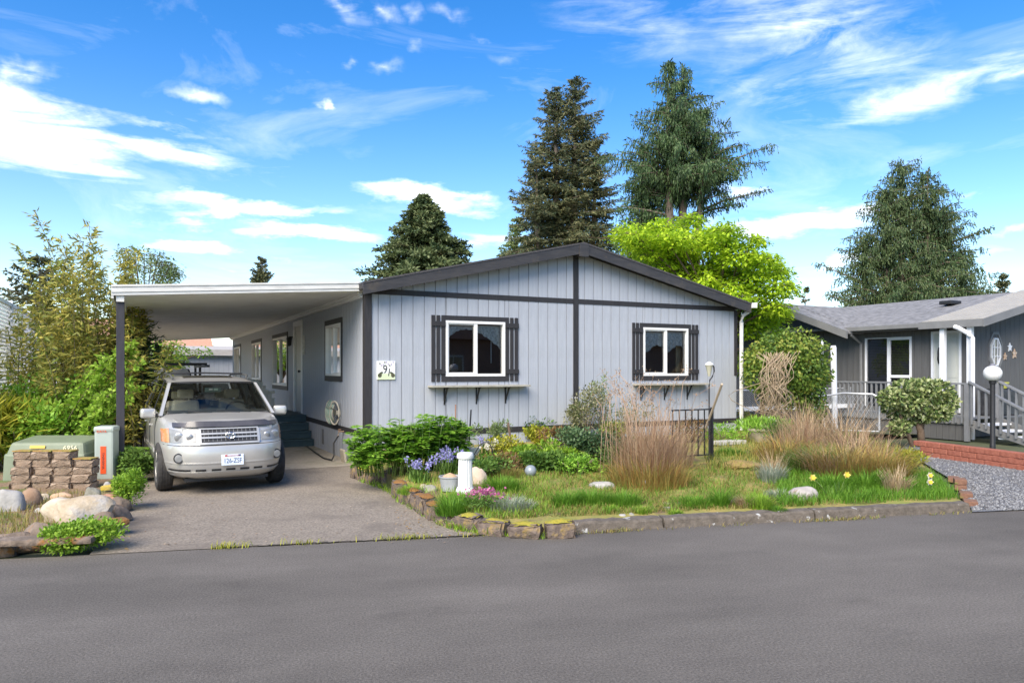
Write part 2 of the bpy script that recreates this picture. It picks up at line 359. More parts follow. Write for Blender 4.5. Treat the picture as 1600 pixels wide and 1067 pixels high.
# planted bed in front of the house
front_uv = [(563, 737), (602, 757), (640, 778), (690, 806), (745, 827), (810, 838), (868, 834), (1000, 827), (1150, 819.5), (1300, 811.5), (1420, 805), (1518, 799.5)]
front = [P(u, v) + (rnor * .12 if u > 860 else Vector((0, 0, 0))) for u, v in front_uv]
back = [H(0, -.0)] + [H(x, -.0) for x in (1, 2, 3, 4, 5, 6, 7, 8.05)] + [P(1250, 668, .3), P(1330, 680, .27), P(1425, 716, .15)]
def resample(pts, n):
    pts = [Vector((p[0], p[1], 0)) for p in pts]
    L = [0]
    for i in range(1, len(pts)): L.append(L[-1] + (pts[i] - pts[i - 1]).length)
    out = []
    for k in range(n + 1):
        d = L[-1] * k / n; i = 1
        while i < len(L) - 1 and L[i] < d: i += 1
        t = (d - L[i - 1]) / (L[i] - L[i - 1]); out.append(pts[i - 1].lerp(pts[i], t))
    return out
NB, MBD = 120, 40
fr_, bk_ = resample(front, NB), resample(back, NB)
def bedpt(s, t):
    i = min(int(s * NB), NB - 1); k = s * NB - i
    a = fr_[i].lerp(fr_[i + 1], k); b = bk_[i].lerp(bk_[i + 1], k)
    p = a.lerp(b, t); return p
gb = MB()
def bedz(s, t):
    p = bedpt(s, t); n = .018 * math.sin(p.x * 5.1 + p.y * 3.3) + .014 * math.sin(p.x * 9.7 - p.y * 7.1)
    return (p.x, p.y, hz(p.x, p.y) + n * (1 if .03 < t < .97 else 0) - (.03 if t < .01 else 0))
gb.grid(bedz, NB, MBD)
# drop the front edge to the ground so the bed is a solid bank
fe = [bedz(i / NB, 0) for i in range(NB + 1)]
gb.add([p for p in fe] + [(p[0], p[1], -.02) for p in fe], [(i, i + 1, NB + 2 + i, NB + 1 + i) for i in range(NB)])
bed = gb.build('garden_bed', M_bed, smooth='all'); tag(bed, kind='structure')
# side yard between the houses
sheet('side_yard', [H(8.0, -.05, .27), H(14.5, -.6, .02), H(14.5, 24, .2), H(8.0, 24, .3)], M_ground)
# left bed
LB = [P(-120, 868), P(0, 858), P(60, 850), P(130, 835), P(178, 812), P(190, 790), P(206, 765), P(214, 748), H(-4.2, 1.0), H(-4.2, 6), H(-12, 6), P(-600, 800)]
lb = MB(); n = len(LB)
LBZ = .09
lb.add([(p.x, p.y, LBZ) for p in LB] + [(p.x, p.y, -.02) for p in LB], [tuple(range(n))] + [(i, (i + 1) % n, n + (i + 1) % n, n + i) for i in range(n)])
tag(lb.build('left_bed', M_bed2), kind='structure')
# concrete kerb along the road: cast in sections
M_kerb = mat('kerb_concrete', (.085, .070, .054), (.15, .125, .10), .95, scale=16, bump=.6, bscale=60, c3=(.42, .42, .40), c3scale=9, c3lo=.62, c3hi=.68)
kerb = empty('kerb', (0, 0, 0)); tag(kerb, kind='structure')
ks = [(868, 1038), (1038, 1275), (1275, 1519)]
for (ua, ub) in ks:
    a = P(ua, 834 - (ua - 868) * .0533); b2 = P(ub, 834 - (ub - 868) * .0533); d = (b2 - a).normalized(); nn = Vector((-d.y, d.x, 0))
    a = a + d * .012; b2 = b2 - d * .012; k = MB(); N = 16
    for i in range(N):
        p0 = a.lerp(b2, i / N); p1 = a.lerp(b2, (i + 1) / N)
    prof = [(0, -.02), (.025, .075), (.045, .095), (.15, .102), (.17, .09), (.18, -.02)]
    vs = []; 
    for i in range(N + 1):
        p = a.lerp(b2, i / N); 
        for (o_, z_) in prof:
            j = random.uniform(-.006, .006); vs.append(p + nn * (o_ + j) + Vector((0, 0, z_ + j)))
    m_ = len(prof)
    k.add(vs, [(i * m_ + j, i * m_ + j + 1, (i + 1) * m_ + j + 1, (i + 1) * m_ + j) for i in range(N) for j in range(m_ - 1)] + [tuple(range(m_)), tuple(N * m_ + j for j in range(m_))[::-1]])
    k.build('kerb_section', M_kerb, kerb)
# ================================================================ the blue-grey house
house = empty('mobile_home', HL, HA, 'pale blue-grey manufactured home with dark trim and shuttered windows', 'house')
HW, HD = 8.0, 19.0
def roofz(x): return 3.95 - .229 * abs(x - 4.0)
Z0, ZT0, ZT1, ZB0, ZB1 = 0.0, .49, .585, 2.84, 2.93
WIN_F = [(1.382, 2.517, 1.49, 2.45), (5.55, 6.68, 1.485, 2.44)]
WIN_S = [(1.58, 2.79, 1.49, 2.46), (7.03, 9.2, 1.2, 2.45), (11.4, 13.4, 1.3, 2.45), (16.4, 18.4, 1.3, 2.45)]
DOOR = (5.19, 6.11, .62, 2.66)
def cuts(a0, a1, step, holes):
    xs = set([round(a0, 4), round(a1, 4)])
    k = a0 + step
    while k < a1 - .03: xs.add(round(k, 4)); k += step
    for h in holes: xs.add(h[0]); xs.add(h[1])
    xs = sorted(xs); out = [xs[0]]
    for x in xs[1:]:
        if x - out[-1] > .012: out.append(x)
    return list(zip(out[:-1], out[1:]))
BM = {}
def board(parent, W, a0, a1, z0, z1, z1b=None, name='siding_board', m=None, gap=.0045, th=.014):
    """one upright siding board; W maps (along, outward, up)"""
    m = m or M_side; z1b = z1 if z1b is None else z1b
    key = (round(a1 - a0, 3), round(z1 - z0, 3), round(z1b - z0, 3), W is WF)
    if key not in BM:
        w = a1 - a0; b = MB(); q = [(gap, 0), (w - gap, 0), (w - gap, z1b - z0), (gap, z1 - z0)]
        b.hexa([W(q[0][0], -.002, q[0][1]), W(q[1][0], -.002, q[1][1]), W(q[2][0], -.002, q[2][1]), W(q[3][0], -.002, q[3][1])],
               [W(q[0][0] + .002, th, q[0][1]), W(q[1][0] - .002, th, q[1][1]), W(q[2][0] - .002, th, q[2][1]), W(q[3][0] + .002, th, q[3][1])])
        me = b.mesh(name); me.materials.append(m); BM[key] = me
    return inst(name, BM[key], parent, W(a0, 0, z0))
WF = lambda a, d, z: (a, -d, z)
WS = lambda a, d, z: (-d, a, z)
def wbox(b, W, a0, a1, d0, d1, z0, z1):
    c = [W(a, d, z) for z in (z0, z1) for d in (d0, d1) for a in (a0, a1)]
    b.add(c, [(0, 2, 3, 1), (4, 5, 7, 6), (0, 1, 5, 4), (2, 6, 7, 3), (0, 4, 6, 2), (1, 3, 7, 5)]); return b
# cores with real openings
def core(W, a0, a1, z0, z1, holes, name, parent, m, d0=-.09, d1=-.0025):
    b = MB(); xs = sorted(set([a0, a1] + [h[0] for h in holes] + [h[1] for h in holes]))
    for x0, x1 in zip(xs[:-1], xs[1:]):
        hs = [h for h in holes if h[0] <= x0 + 1e-6 and h[1] >= x1 - 1e-6]
        if not hs: wbox(b, W, x0, x1, d0, d1, z0, z1)
        else:
            h = hs[0]; wbox(b, W, x0, x1, d0, d1, z0, h[2]); wbox(b, W, x0, x1, d0, d1, h[3], z1)
    return b.build(name, m, parent)
core(WF, 0.0, HW, 0, 2.86, WIN_F, 'front_wall', house, M_groove)
g = MB(); g.prism([(0.0, 2.86), (8.0, 2.86), (8.0, roofz(8) - .115), (4.0, roofz(4) - .115), (0.0, roofz(0) - .115)], 'y', .0025, .09); g.build('gable_wall', M_groove, house)
core(WS, .095, HD, 0, 2.86, WIN_S + [DOOR], 'side_wall', house, M_groove)
MB().box(HW - .09, HW + .0, .095, HD, 0, 2.9).box(.095, HW - .09, HD - .1, HD, 0, 2.9).build('rear_walls', M_side, house)
MB().box(.1, HW - .1, .1, HD - .1, .45, .52).build('floor', M_dark, house)
MB().box(.1, HW - .1, 3.4, 3.5, .52, 2.8).box(4.2, 4.3, .1, 3.4, .52, 2.8).build('partition', M_room, house)
MB().box(.1, HW - .1, .1, HD - .1, 2.62, 2.66).build('room_ceiling', M_room, house)
# boards
for (a, b2) in cuts(.0, HW, .2, WIN_F):
    hs = [h for h in WIN_F if h[0] <= a + .001 and h[1] >= b2 - .001]
    if hs:
        board(house, WF, a, b2, ZT1, hs[0][2]); board(house, WF, a, b2, hs[0][3], ZB0)
    else: board(house, WF, a, b2, ZT1, ZB0)
for (a, b2) in cuts(.0, HW, .2, []):
    board(house, WF, a, b2, Z0, ZT0, name='skirting_board')
    za, zb = roofz(a) - .117, roofz(b2) - .117
    if min(za, zb) - ZB1 > .02 : board(house, WF, a, b2, ZB1, za, zb, name='gable_board')
for (a, b2) in cuts(.0, HD, .2, WIN_S + [DOOR]):
    hs = [h for h in WIN_S + [DOOR] if h[0] <= a + .001 and h[1] >= b2 - .001]
    if a < 12:
        board(house, WS, a, b2, Z0, ZT0, name='skirting_board')
    if hs:
        if hs[0][2] - ZT1 > .06: board(house, WS, a, b2, ZT1, hs[0][2])
        board(house, WS, a, b2, hs[0][3], 2.86)
    else: board(house, WS, a, b2, ZT1, 2.86)
# trim
def trim(name, W, *b, m=M_trim): return wbox(MB(), W, *b).build(name, m, house)
trim('base_trim', WF, .03, HW - .02, -.001, .026, ZT0, ZT1)
trim('belt_trim', WF, .0, HW - .06, -.001, .026, ZB0, ZB1)
trim('centre_trim', WF, 3.945, 4.055, .0, .031, ZT0 - .03, roofz(4) - .13)
MB().box(-.034, .088, -.034, .0, ZT0 - .0, 2.885).box(-.034, .0, .0, .085, ZT0, 2.885).build('corner_trim', M_trim, house)
trim('corner_trim', WF, HW - .07, HW + .012, .0, .028, ZT1 + .9, 2.86)
trim('base_trim', WS, .09, 5.0, -.001, .026, ZT0, ZT1)
# roof
OH = .30
for sgn in (-1, 1):
    xa, xb = 4.0, 4.0 + sgn * 4.13
    za, zb = roofz(xa), roofz(xb)
    b = MB(); pts = [(xa, za), (xb, zb), (xb, zb - .03), (xa, za - .03)]
    b.prism(pts, 'y', -OH - .015, HD + .3); b.build('roof', M_roof, house)
    MB().prism([(xa, za - .031), (xb, zb - .031), (xb, zb - .11), (xa, za - .11)], 'y', -OH + .03, HD + .2).build('soffit', M_trim, house)
    MB().prism([(xa, za - .032), (xb, zb - .032), (xb, zb - .205), (xa, za - .205)], 'y', -OH - .005, -OH + .029).build('fascia', M_fascia, house)
    MB().prism([(xa, za - .10), (4.0 + sgn * 3.98, roofz(4.0 + sgn * 3.98) - .10), (4.0 + sgn * 3.98, roofz(4.0 + sgn * 3.98) - .155), (xa, za - .155)], 'y', -.028, -.0145).build('rake_board', M_trim, house)
MB().box(3.9, 4.1, -OH - .02, -OH + .03, roofz(4) - .27, roofz(4) - .03).build('ridge_block', M_fascia, house, bevel=.006)
MB().box(3.93, 4.07, -OH + .03, -.03, roofz(4) - .24, roofz(4) - .112).build('ridge_beam', M_trim, house)
# courses of shingle edge seen on the front slope line
gut = MB(); gx = HW + .14
gut.prism([(gx, 2.90), (gx + .10, 2.90), (gx + .11, 3.01), (gx + .10, 3.01), (gx + .09, 2.915), (gx + .01, 2.915), (gx + .005, 3.0), (gx, 3.0)], 'y', -.36, HD)
gut.build('gutter', M_white, house)
ds = MB(); ds.tube([(gx + .05, -.2, 2.9), (gx + .04, -.2, 2.84), (HW + .06, -.12, 2.74), (HW + .055, -.1, 2.6), (HW + .055, -.1, .33)], .042, 8); ds.build('downspout', M_dirtywhite, house, smooth=True)
# windows
def window(W, a0, a1, z0, z1, shutters=None, trimw=.075, valance=True, blinds=False, style=0):
    w = empty('window'); w.parent = house; w.location = W((a0 + a1) / 2, 0, z0)
    ox, oz = (a0 + a1) / 2, z0
    hw_ = (a1 - a0) / 2; h = z1 - z0
    def bx(name, m, *b, bevel=0.0): return wbox(MB(), W, *b).build(name, m, w, bevel=bevel)
    f = .045
    fm = MB()
    for b in ((-hw_, hw_, -.06, .035, 0, f), (-hw_, hw_, -.06, .035, h - f, h), (-hw_, -hw_ + f, -.06, .035, f, h - f), (hw_ - f, hw_, -.06, .035, f, h - f), (-.03, .03, -.045, .026, f, h - f)): wbox(fm, W, *b)
    fm.build('window_frame', M_white, w)
    sm = MB(); s = .022                                   # sliding sash on the left
    for b in ((-hw_ + f, -.03, -.03, .012, f, f + s), (-hw_ + f, -.03, -.03, .012, h - f - s, h - f), (-hw_ + f, -hw_ + f + s, -.03, .012, f + s, h - f - s)): wbox(sm, W, *b)
    sm.build('sash', M_white, w)
    for (p0, p1, d) in ((-hw_ + f, -.03, -.012), (.03, hw_ - f, -.022)):
        b = MB(); b.add([W(p0, d, f), W(p1, d, f), W(p1, d, h - f), W(p0, d, h - f)], [(0, 1, 2, 3)]); b.build('pane', M_glass, w, fix=False)
    t = trimw
    for b in ((-hw_ - t, hw_ + t, .0, .029, h, h + t + .01), (-hw_ - t, hw_ + t, .0, .029, -t - .015, 0), (-hw_ - t, -hw_, .0, .029, 0, h), (hw_, hw_ + t, .0, .029, 0, h)): bx('casing_board', M_trim, *b)
    if shutters:
        for side in (-1, 1):
            sh = empty('shutter'); sh.parent = w; sh.location = W(side * (hw_ + t), 0, 0)
            for k in range(2):
                c = side * (.06 + k * .092)
                wbox(MB(), W, c - .030, c + .030, .0145, .036, -t - .015, h + t + .008).build('slat', M_trim, sh)
            for zc in (.085, h - .06):
                e0, e1 = sorted((side * -.06, side * .19))
                wbox(MB(), W, e0, e1, .037, .052, zc - .04, zc + .04).build('batten', M_trim, sh)
    if style:
        c = MB()
        def lace(i, j):
            x = -hw_ + .03 + i * (2 * hw_ - .06); zt = h - .1
            if style == 1: drop = .04 + .34 * (abs(i - .44) / .56) ** 1.6 if i > .44 else .03 + .26 * (abs(i - .44) / .44) ** 3
            else: drop = .30 + .07 * math.cos(i * math.pi * 4 - 1.5)
            drop += .015 * abs(math.sin(i * 34))
            p = W(x, -.085 + .018 * math.sin(i * 42), zt - drop * j); return p
        c.grid(lace, 70, 6); c.build('curtain', M_lace, w, fix=False)
        bx('curtain_rail', M_white, -hw_ + .02, hw_ - .02, -.17, -.11, h - .105, h - .06)
        if style == 1: wbox(MB(), W, hw_ * .62, hw_ * .62 + .012, -.12, -.11, h * .24, h * .8).build('pull_cord', M_white, w)
        else: wbox(MB(), W, hw_ * .74, hw_ * .74 + .12, -.2, -.18, .05, h * .8).build('side_curtain', mat('tan_cloth', (.32, .26, .15), (.4, .33, .2), .9, scale=9), w)
    if blinds:
        wbox(MB(), W, -hw_, hw_, -.2, -.18, 0, h).build('blind', mat('pale_blind', (.45, .45, .42), (.38, .38, .35), .8, scale=20), w)
    return w
window(WF, *WIN_F[0], shutters=True, style=1)
window(WF, *WIN_F[1], shutters=True, style=2)
for k, w_ in enumerate(WIN_S): window(WS, *w_, trimw=.09, blinds=(k == 0))
# side door
dr = empty('door'); dr.parent = house; dr.location = WS(DOOR[0], 0, DOOR[2]); dw, dh = DOOR[1] - DOOR[0], DOOR[3] - DOOR[2]
wbox(MB(), WS, .05, dw - .05, -.05, -.01, .02, dh - .05).build('door_leaf', mat('door_cream', (.60, .56, .48), (.66, .62, .54), .5, scale=2), dr)
fm = MB()
for b in ((-.07, .0, .0, .035, -.02, dh + .07), (dw, dw + .07, .0, .035, -.02, dh + .07), (0, dw, .0, .035, dh, dh + .07), (0, .05, -.06, .034, 0, dh), (dw - .05, dw, -.06, .034, 0, dh), (.05, dw - .05, -.06, .034, dh - .05, dh)): wbox(fm, WS, *b)
fm.build('door_frame', M_white, dr)
k = MB(); k.lathe([(.012, 0), (.012, .05), (.03, .055), (.032, .08), (.012, .095)], 10, axis='x'); ko = k.build('handle', M_black, dr); ko.rotation_euler = (0, 0, math.pi); ko.location = WS(.13, -.01, .95)
wbox(MB(), WS, -.33, -.17, .015, .05, 1.32, 1.75).build('notice_frame', M_dirtywhite, dr)
wl_ = MB(); wl_.lathe([(.02, 0), (.05, .03), (.06, .16), (.075, .18), (.02, .22)], 10, WS(dw + .2, .1, 1.55)); wl_.box(*(sorted((-.1, -.0))), dw + .19, dw + .21, 1.75, 1.78); wl_.build('porch_lamp', M_black, dr)
# skirting vents and tap on the side wall
for yv in (.45, 3.0): wbox(MB(), WS, yv, yv + .16, .0145, .022, .12, .42).build('skirting_vent', M_greytrim, house)
tap = MB(); tap.tube([WS(1.35, .0, .5), WS(1.35, .12, .5), WS(1.35, .13, .43)], .014, 6); tap.lathe([(.03, 0), (.03, .012)], 8, WS(1.35, .1, .53)); tap.build('tap', mat('brass_tap', (.3, .12, .06), (.4, .3, .2), .5, scale=8), house)
# small number on the centre trim
MB().box(3.953, 4.047, -.0335, -.0312, 1.02, 1.11).build('number_plate', mat('plate_black', (.03, .03, .03), None, .5), house)
text('91', .085, M_white, house, (4.0, -.0345, 1.065), (R(90), 0, 0), 'house_number')

# decorative number tile on the wall
tile = empty('number_tile', H(.33, -.0145, 1.44), HA, 'white painted tile reading 91 with two dark painted animals on the wall', 'house number')
MB().box(-.155, .155, -.022, 0, 0, .305).build('tile', mat('glazed_white', (.80, .80, .76), None, .3), tile, bevel=.004)
MB().box(-.15, .15, -.0236, -.0228, .004, .10).build('painted_ground', mat('pale_green_glaze', (.62, .68, .45), None, .4), tile)
M_ink = mat('tile_ink', (.035, .035, .04), None, .5); M_duck = mat('duck_brown', (.10, .085, .05), (.05, .07, .03), .6, scale=30)
text('9', .20, M_ink, tile, (-.02, -.0245, .165), (R(90), 0, 0), 'numeral', sx=.8)
text('1', .18, M_ink, tile, (.045, -.0245, .115), (R(90), R(8), 0), 'numeral', sx=.8)
for sx, cx in ((1, -.1), (-1, .1)):
    d = MB(); pts = [(-.05, .0), (-.028, -.03), (.0, -.033), (.02, -.01), (.022, .03), (.045, .043), (.04, .058), (.018, .062), (-.004, .05), (-.03, .03)]
    d.prism([(sx * p[0] + cx, p[1] + .07) for p in pts], 'y', -.026, -.0238); d.build('painted_animal', M_duck, tile)
M_wis = mat('wisteria_paint', (.42, .36, .5), None, .6)
for k in range(9):
    x = -.11 + k * .028; zz = .27 - .03 * math.sin(k * 1.3) ; l = MB()
    l.prism([(x - .012, zz), (x, zz - .03), (x + .011, zz), (x, zz + .008)], 'y', -.026, -.0238); l.build('blossom', M_wis if k % 3 else M_ink, tile)

# shelves under the windows
def shelf(a0, a1, z, brs, label):
    s = empty('wall_shelf', H(a0, 0, z), HA, label, 'shelf', 'shelves under the front windows')
    MB().box(0, a1 - a0, -.23, -.0148, 0, .032).build('board', M_wood, s, bevel=.004)
    for b_ in brs:
        x = b_ - a0
        MB().box(x - .012, x + .012, -.026, -.0148, -.30, -.001).box(x - .012, x + .012, -.21, -.026, -.014, -.001).hexa(
            [(x - .009, -.026, -.26), (x + .009, -.026, -.26), (x + .009, -.026, -.22), (x - .009, -.026, -.22)],
            [(x - .009, -.18, -.014), (x + .009, -.18, -.014), (x + .009, -.14, -.014), (x - .009, -.14, -.014)]).build('bracket', M_black, s)
shelf(1.06, 2.93, 1.305, (1.36, 1.96, 2.53), 'weathered wooden shelf on black brackets under the left front window')
shelf(5.30, 7.12, 1.30, (5.50, 6.08, 6.66), 'weathered wooden shelf on black brackets under the right front window')

# ================================================================ carport
cp = empty('carport', H(-3.58, 0, 0), HA, 'white aluminium carport roof on dark posts beside the house', 'carport')
def cpl(o): o.location = (3.58, 0, 0); return o
CW, CD = 3.62, 19.2
def cz(x): return 2.905 + (x / CW) * .24                  # underside, falls away from the house
r = MB()
xs = [-.035, -CW]
r.hexa([(-.12, -.02, cz(-.12) + .06), (-.12, CD, cz(-.12) + .06), (-CW, CD, cz(-CW) + .06), (-CW, -.02, cz(-CW) + .06)],
       [(-.12, -.02, cz(-.12) + .10), (-.12, CD, cz(-.12) + .10), (-CW, CD, cz(-CW) + .10), (-CW, -.02, cz(-CW) + .10)])
cpl(r.build('roof_deck', M_dirtywhite, cp))
cb = MB(); y = 0.03
while y < CD - .1:                                        # interlocking pans, seen from below
    cb.hexa([(-.05, y, cz(-.05) - .03), (-.05, y + .135, cz(-.05) - .03), (-CW + .02, y + .135, cz(-CW) - .03), (-CW + .02, y, cz(-CW) - .03)],
            [(-.05, y, cz(-.05) + .048), (-.05, y + .135, cz(-.05) + .048), (-CW + .02, y + .135, cz(-CW) + .048), (-CW + .02, y, cz(-CW) + .048)])
    y += .19
co_ = cpl(cb.build('ceiling_pans', M_ceil, cp)); tag(co_, kind='stuff')
cpl(MB().hexa([(-.05, .0, cz(-.05) + .042), (-.05, CD, cz(-.05) + .042), (-CW, CD, cz(-CW) + .042), (-CW, 0, cz(-CW) + .042)],
          [(-.05, .0, cz(-.05) + .055), (-.05, CD, cz(-.05) + .055), (-CW, CD, cz(-CW) + .055), (-CW, 0, cz(-CW) + .055)]).build('pan_web', M_ceil, cp))
for k, (za, zb, d) in enumerate(((-.02, .022, .0), (.024, .062, .014), (.064, .10, .004), (.102, .128, .02))):
    cpl(MB().hexa([(-.115, -.035 - d, cz(-.115) + za), (-.115, -.021, cz(-.115) + za), (-CW - .03, -.021, cz(-CW) + za), (-CW - .03, -.035 - d, cz(-CW) + za)],
              [(-.115, -.035 - d, cz(-.115) + zb), (-.115, -.021, cz(-.115) + zb), (-CW - .03, -.021, cz(-CW) + zb), (-CW - .03, -.035 - d, cz(-CW) + zb)]).build('fascia_strip', M_dirtywhite, cp))
cpl(MB().box(-CW - .03, -CW + .0, -.03, CD, cz(-CW) - .06, cz(-CW) + .125).build('edge_gutter', M_dirtywhite, cp))
cpl(MB().box(-CW + .03, -CW + .13, .0, CD, cz(-CW) - .10, cz(-CW) - .003).build('edge_beam', M_ceil, cp))
cpl(MB().box(-.105, -.035, .1, CD, cz(-.05) - .07, cz(-.05) - .003).box(-.07, -.0145, .1, CD, cz(-.05) - .12, cz(-.05) - .072).build('wall_hanger', M_white, cp))
M_post = mat('charcoal_post', (.026, .024, .030), (.040, .037, .043), .6, scale=4, stretch=(6, 6, 1))
for yp in (.04, 3.8, 7.6, 11.4, 15.2, 18.9):
    p = MB().box(-CW + .03, -CW + .135, yp, yp + .105, .0, cz(-CW) - .101).build('post', M_post, cp, bevel=.004); cpl(p)
# ================================================================ steps and porch by the side door
st = empty('porch_steps', H(-.62, 3.85, 0), HA, 'dark teal wooden steps and landing below the side door', 'steps')
for k in range(4):
    y0 = 3.85 + k * .26; z1 = .155 * (k + 1)
    o = MB().box(-1.25, -.03, y0, (y0 + .28) if k < 3 else 7.0, z1 - .035, z1).build('tread', M_teal, st, bevel=.006); o.location = (.62, -3.85, 0)
    o = MB().box(-1.22, -.03, y0 + .022, y0 + .05, .004 + (k * .155 if k else 0), z1 - .036).build('riser', M_teal, st); o.location = (.62, -3.85, 0)
o = MB().box(-1.22, -1.19, 4.7, 6.95, .01, .583).build('side_skirt', M_teal, st); o.location = (.62, -3.85, 0)
rl = empty('slatted_railing', H(-.6, 6.9, .62), HA, 'cream slatted side railing at the end of the side door landing', 'railing')
for k in range(9):
    x = -.36 + k * .07
    MB().box(x, x + .062, 0, .02, -.55 + .002, .78 - (.02 * k if k < 5 else .1 * (k - 4) + .08)).build('slat', mat('cream_slat', (.80, .78, .70), (.74, .72, .64), .7, scale=4), rl)
MB().box(-.36, .27, .021, .06, .05, .12).box(-.36, .27, .021, .06, .4, .47).build('rail', mat('cream_slat', None), rl)
# ================================================================ neighbour's grey house
NX, NY = 14.4, -1.05
nb = empty('grey_house', H(NX, NY, 0), HA, 'dark grey neighbouring house with grey shingle roof at right', 'house')
def nl(o): o.location = (-NX, -NY, 0); return o
NE = 2.74
def nroof(x): return NE + .02 + .235 * (x - 13.95)        # left slope of the main roof, ridge at x = 18.1
RX = 18.1; RZ = nroof(RX)
# walls with grooves as real relief
def grooved(name, W, a0, a1, zf, holes, step=.2, m=M_grey, base=0.0):
    b = MB()
    for (a, c) in cuts(a0, a1, step, holes):
        hs = [h for h in holes if h[0] <= a + .001 and h[1] >= c - .001]
        spans = [(base, zf((a + c) / 2))] if not hs else [(base, hs[0][2]), (hs[0][3], zf((a + c) / 2))]
        for (z0, z1) in spans:
            if z1 - z0 > .03: wbox(b, W, a + .004, c - .004, 0, .014, z0, z1)
            if z1 - z0 > .03: wbox(b, W, a, c, -.08, -.0005, z0, z1)
    o = nl(b.build(name, m, nb)); tag(o, kind='stuff'); return o
WL = lambda a, d, z: (NX - d, a, z)                        # left wall, faces our house
WR = lambda a, d, z: (a, NY - d, z)                        # front wall, faces the road
slide = (.42, 1.78, .62, 2.46); ndoor = (-.86, -.1, .56, 2.56)
APY, APZ = 4.35, 3.56
def wing(y):                                               # the gabled wing at the back
    return 2.70 if y < 2.0 else min(2.70 + (y - 2.0) * .37, APZ - .02 - max(0, y - APY) * .37 if y > APY else 9)
grooved('left_wall', WL, NY, 6.7, lambda y: max(2.2, wing(y)), [slide, ndoor])
octw = (15.2, 15.58, 1.72, 2.36)
grooved('front_wall', WR, NX + .015, 21.6, lambda x: min(nroof(x), 2 * RZ - nroof(x)) - .1, [octw])
nl(MB().box(NX + .2, 22, NY + .3, 12, .3, 2.6).build('interior_block', M_dark, nb))
# roofs
b = MB(); b.hexa([(13.9, -.15, nroof(13.9) - .05), (RX, -.15, RZ - .05), (RX, 12, RZ - .05), (13.9, 12, nroof(13.9) - .05)],
                 [(13.9, -.15, nroof(13.9)), (RX, -.15, RZ), (RX, 12, RZ), (13.9, 12, nroof(13.9))]); nl(b.build('roof', M_nshingle, nb))
b = MB(); b.hexa([(RX, -1.7, RZ - .05), (22.4, -1.7, NE - .05), (22.4, 12, NE - .05), (RX, 12, RZ - .05)], [(RX, -1.7, RZ), (22.4, -1.7, NE), (22.4, 12, NE), (RX, 12, RZ)]); nl(b.build('roof', M_nshingle, nb))
# wing gable roof, ridge runs away from us
for sg in (-1, 1):
    ye = APY + sg * 2.55
    b = MB(); ze = APZ - 2.55 * .37
    b.hexa([(13.72, APY, APZ - .04), (13.72, ye, ze - .04), (RX, ye, ze - .04), (RX, APY, APZ - .04)], [(13.72, APY, APZ + .03), (13.72, ye, ze + .03), (RX, ye, ze + .03), (RX, APY, APZ + .03)])
    nl(b.build('wing_roof', M_nshingle, nb))
    nl(MB().hexa([(13.66, APY, APZ - .17), (13.66, ye, ze - .17), (13.715, ye, ze - .17), (13.715, APY, APZ - .17)], [(13.66, APY, APZ + .035), (13.66, ye, ze + .035), (13.715, ye, ze + .035), (13.715, APY, APZ + .035)]).build('rake_board', M_greytrim, nb))
nl(MB().hexa([(14.2, 1.86, 2.785), (14.2, 1.94, 2.785), (17.0, 3.55, 3.38), (17.0, 3.45, 3.38)], [(14.2, 1.86, 2.80), (14.2, 1.94, 2.80), (17.0, 3.55, 3.40), (17.0, 3.45, 3.40)]).build('valley_flashing', M_white2, nb))
nl(MB().box(13.80, 13.899, -.15, 1.9, NE - .10, NE + .01).build('gutter', M_greytrim, nb, bevel=.01))
nl(MB().box(13.9, 14.38, -.15, 1.9, NE - .13, NE - .09).build('soffit', M_grey, nb))
dsn = MB().tube([(13.86, 1.84, NE - .1), (13.9, 1.84, NE - .2), (14.33, 1.87, NE - .42), (14.34, 1.87, .2)], .04, 6); nl(dsn.build('downspout', M_greytrim, nb))
nl(MB().box(16.3, 16.75, .6, .95, nroof(16.5) + .03, nroof(16.5) + .13).build('roof_vent', M_black, nb, bevel=.02))
# pale ribbed porch roof at the front corner
M_rib = mat('ribbed_metal', (.40, .37, .315), (.34, .32, .28), .55, scale=3)
pr = MB()
for k in range(9):
    y0 = -1.66 + k * .168; pr.hexa([(13.86, y0, nroof(13.86) - .0), (RX, y0, RZ), (RX, y0 + .15, RZ), (13.86, y0 + .15, nroof(13.86))], [(13.86, y0 + .01, nroof(13.86) + .045), (RX, y0 + .01, RZ + .045), (RX, y0 + .10, RZ + .045), (13.86, y0 + .10, nroof(13.86) + .045)])
nl(pr.build('porch_roof', M_rib, nb))
nl(MB().hexa([(13.86, -1.66, nroof(13.86) - .05), (RX, -1.66, RZ - .05), (RX, -.15, RZ - .05), (13.86, -.15, nroof(13.86) - .05)], [(13.86, -1.66, nroof(13.86) - .001), (RX, -1.66, RZ - .001), (RX, -.15, RZ - .001), (13.86, -.15, nroof(13.86) - .001)]).build('porch_ceiling', M_greytrim, nb))
nl(MB().box(13.80, 13.858, -1.70, -.151, nroof(13.86) - .14, nroof(13.86) + .03).build('porch_fascia', M_greytrim, nb))
nl(MB().hexa([(13.80, -1.73, nroof(13.8) - .14), (RX, -1.73, RZ - .14), (RX, -1.705, RZ - .14), (13.80, -1.705, nroof(13.8) - .14)], [(13.80, -1.73, nroof(13.8) + .04), (RX, -1.73, RZ + .04), (RX, -1.705, RZ + .04), (13.80, -1.705, nroof(13.8) + .04)]).build('rake_board', M_greytrim, nb))
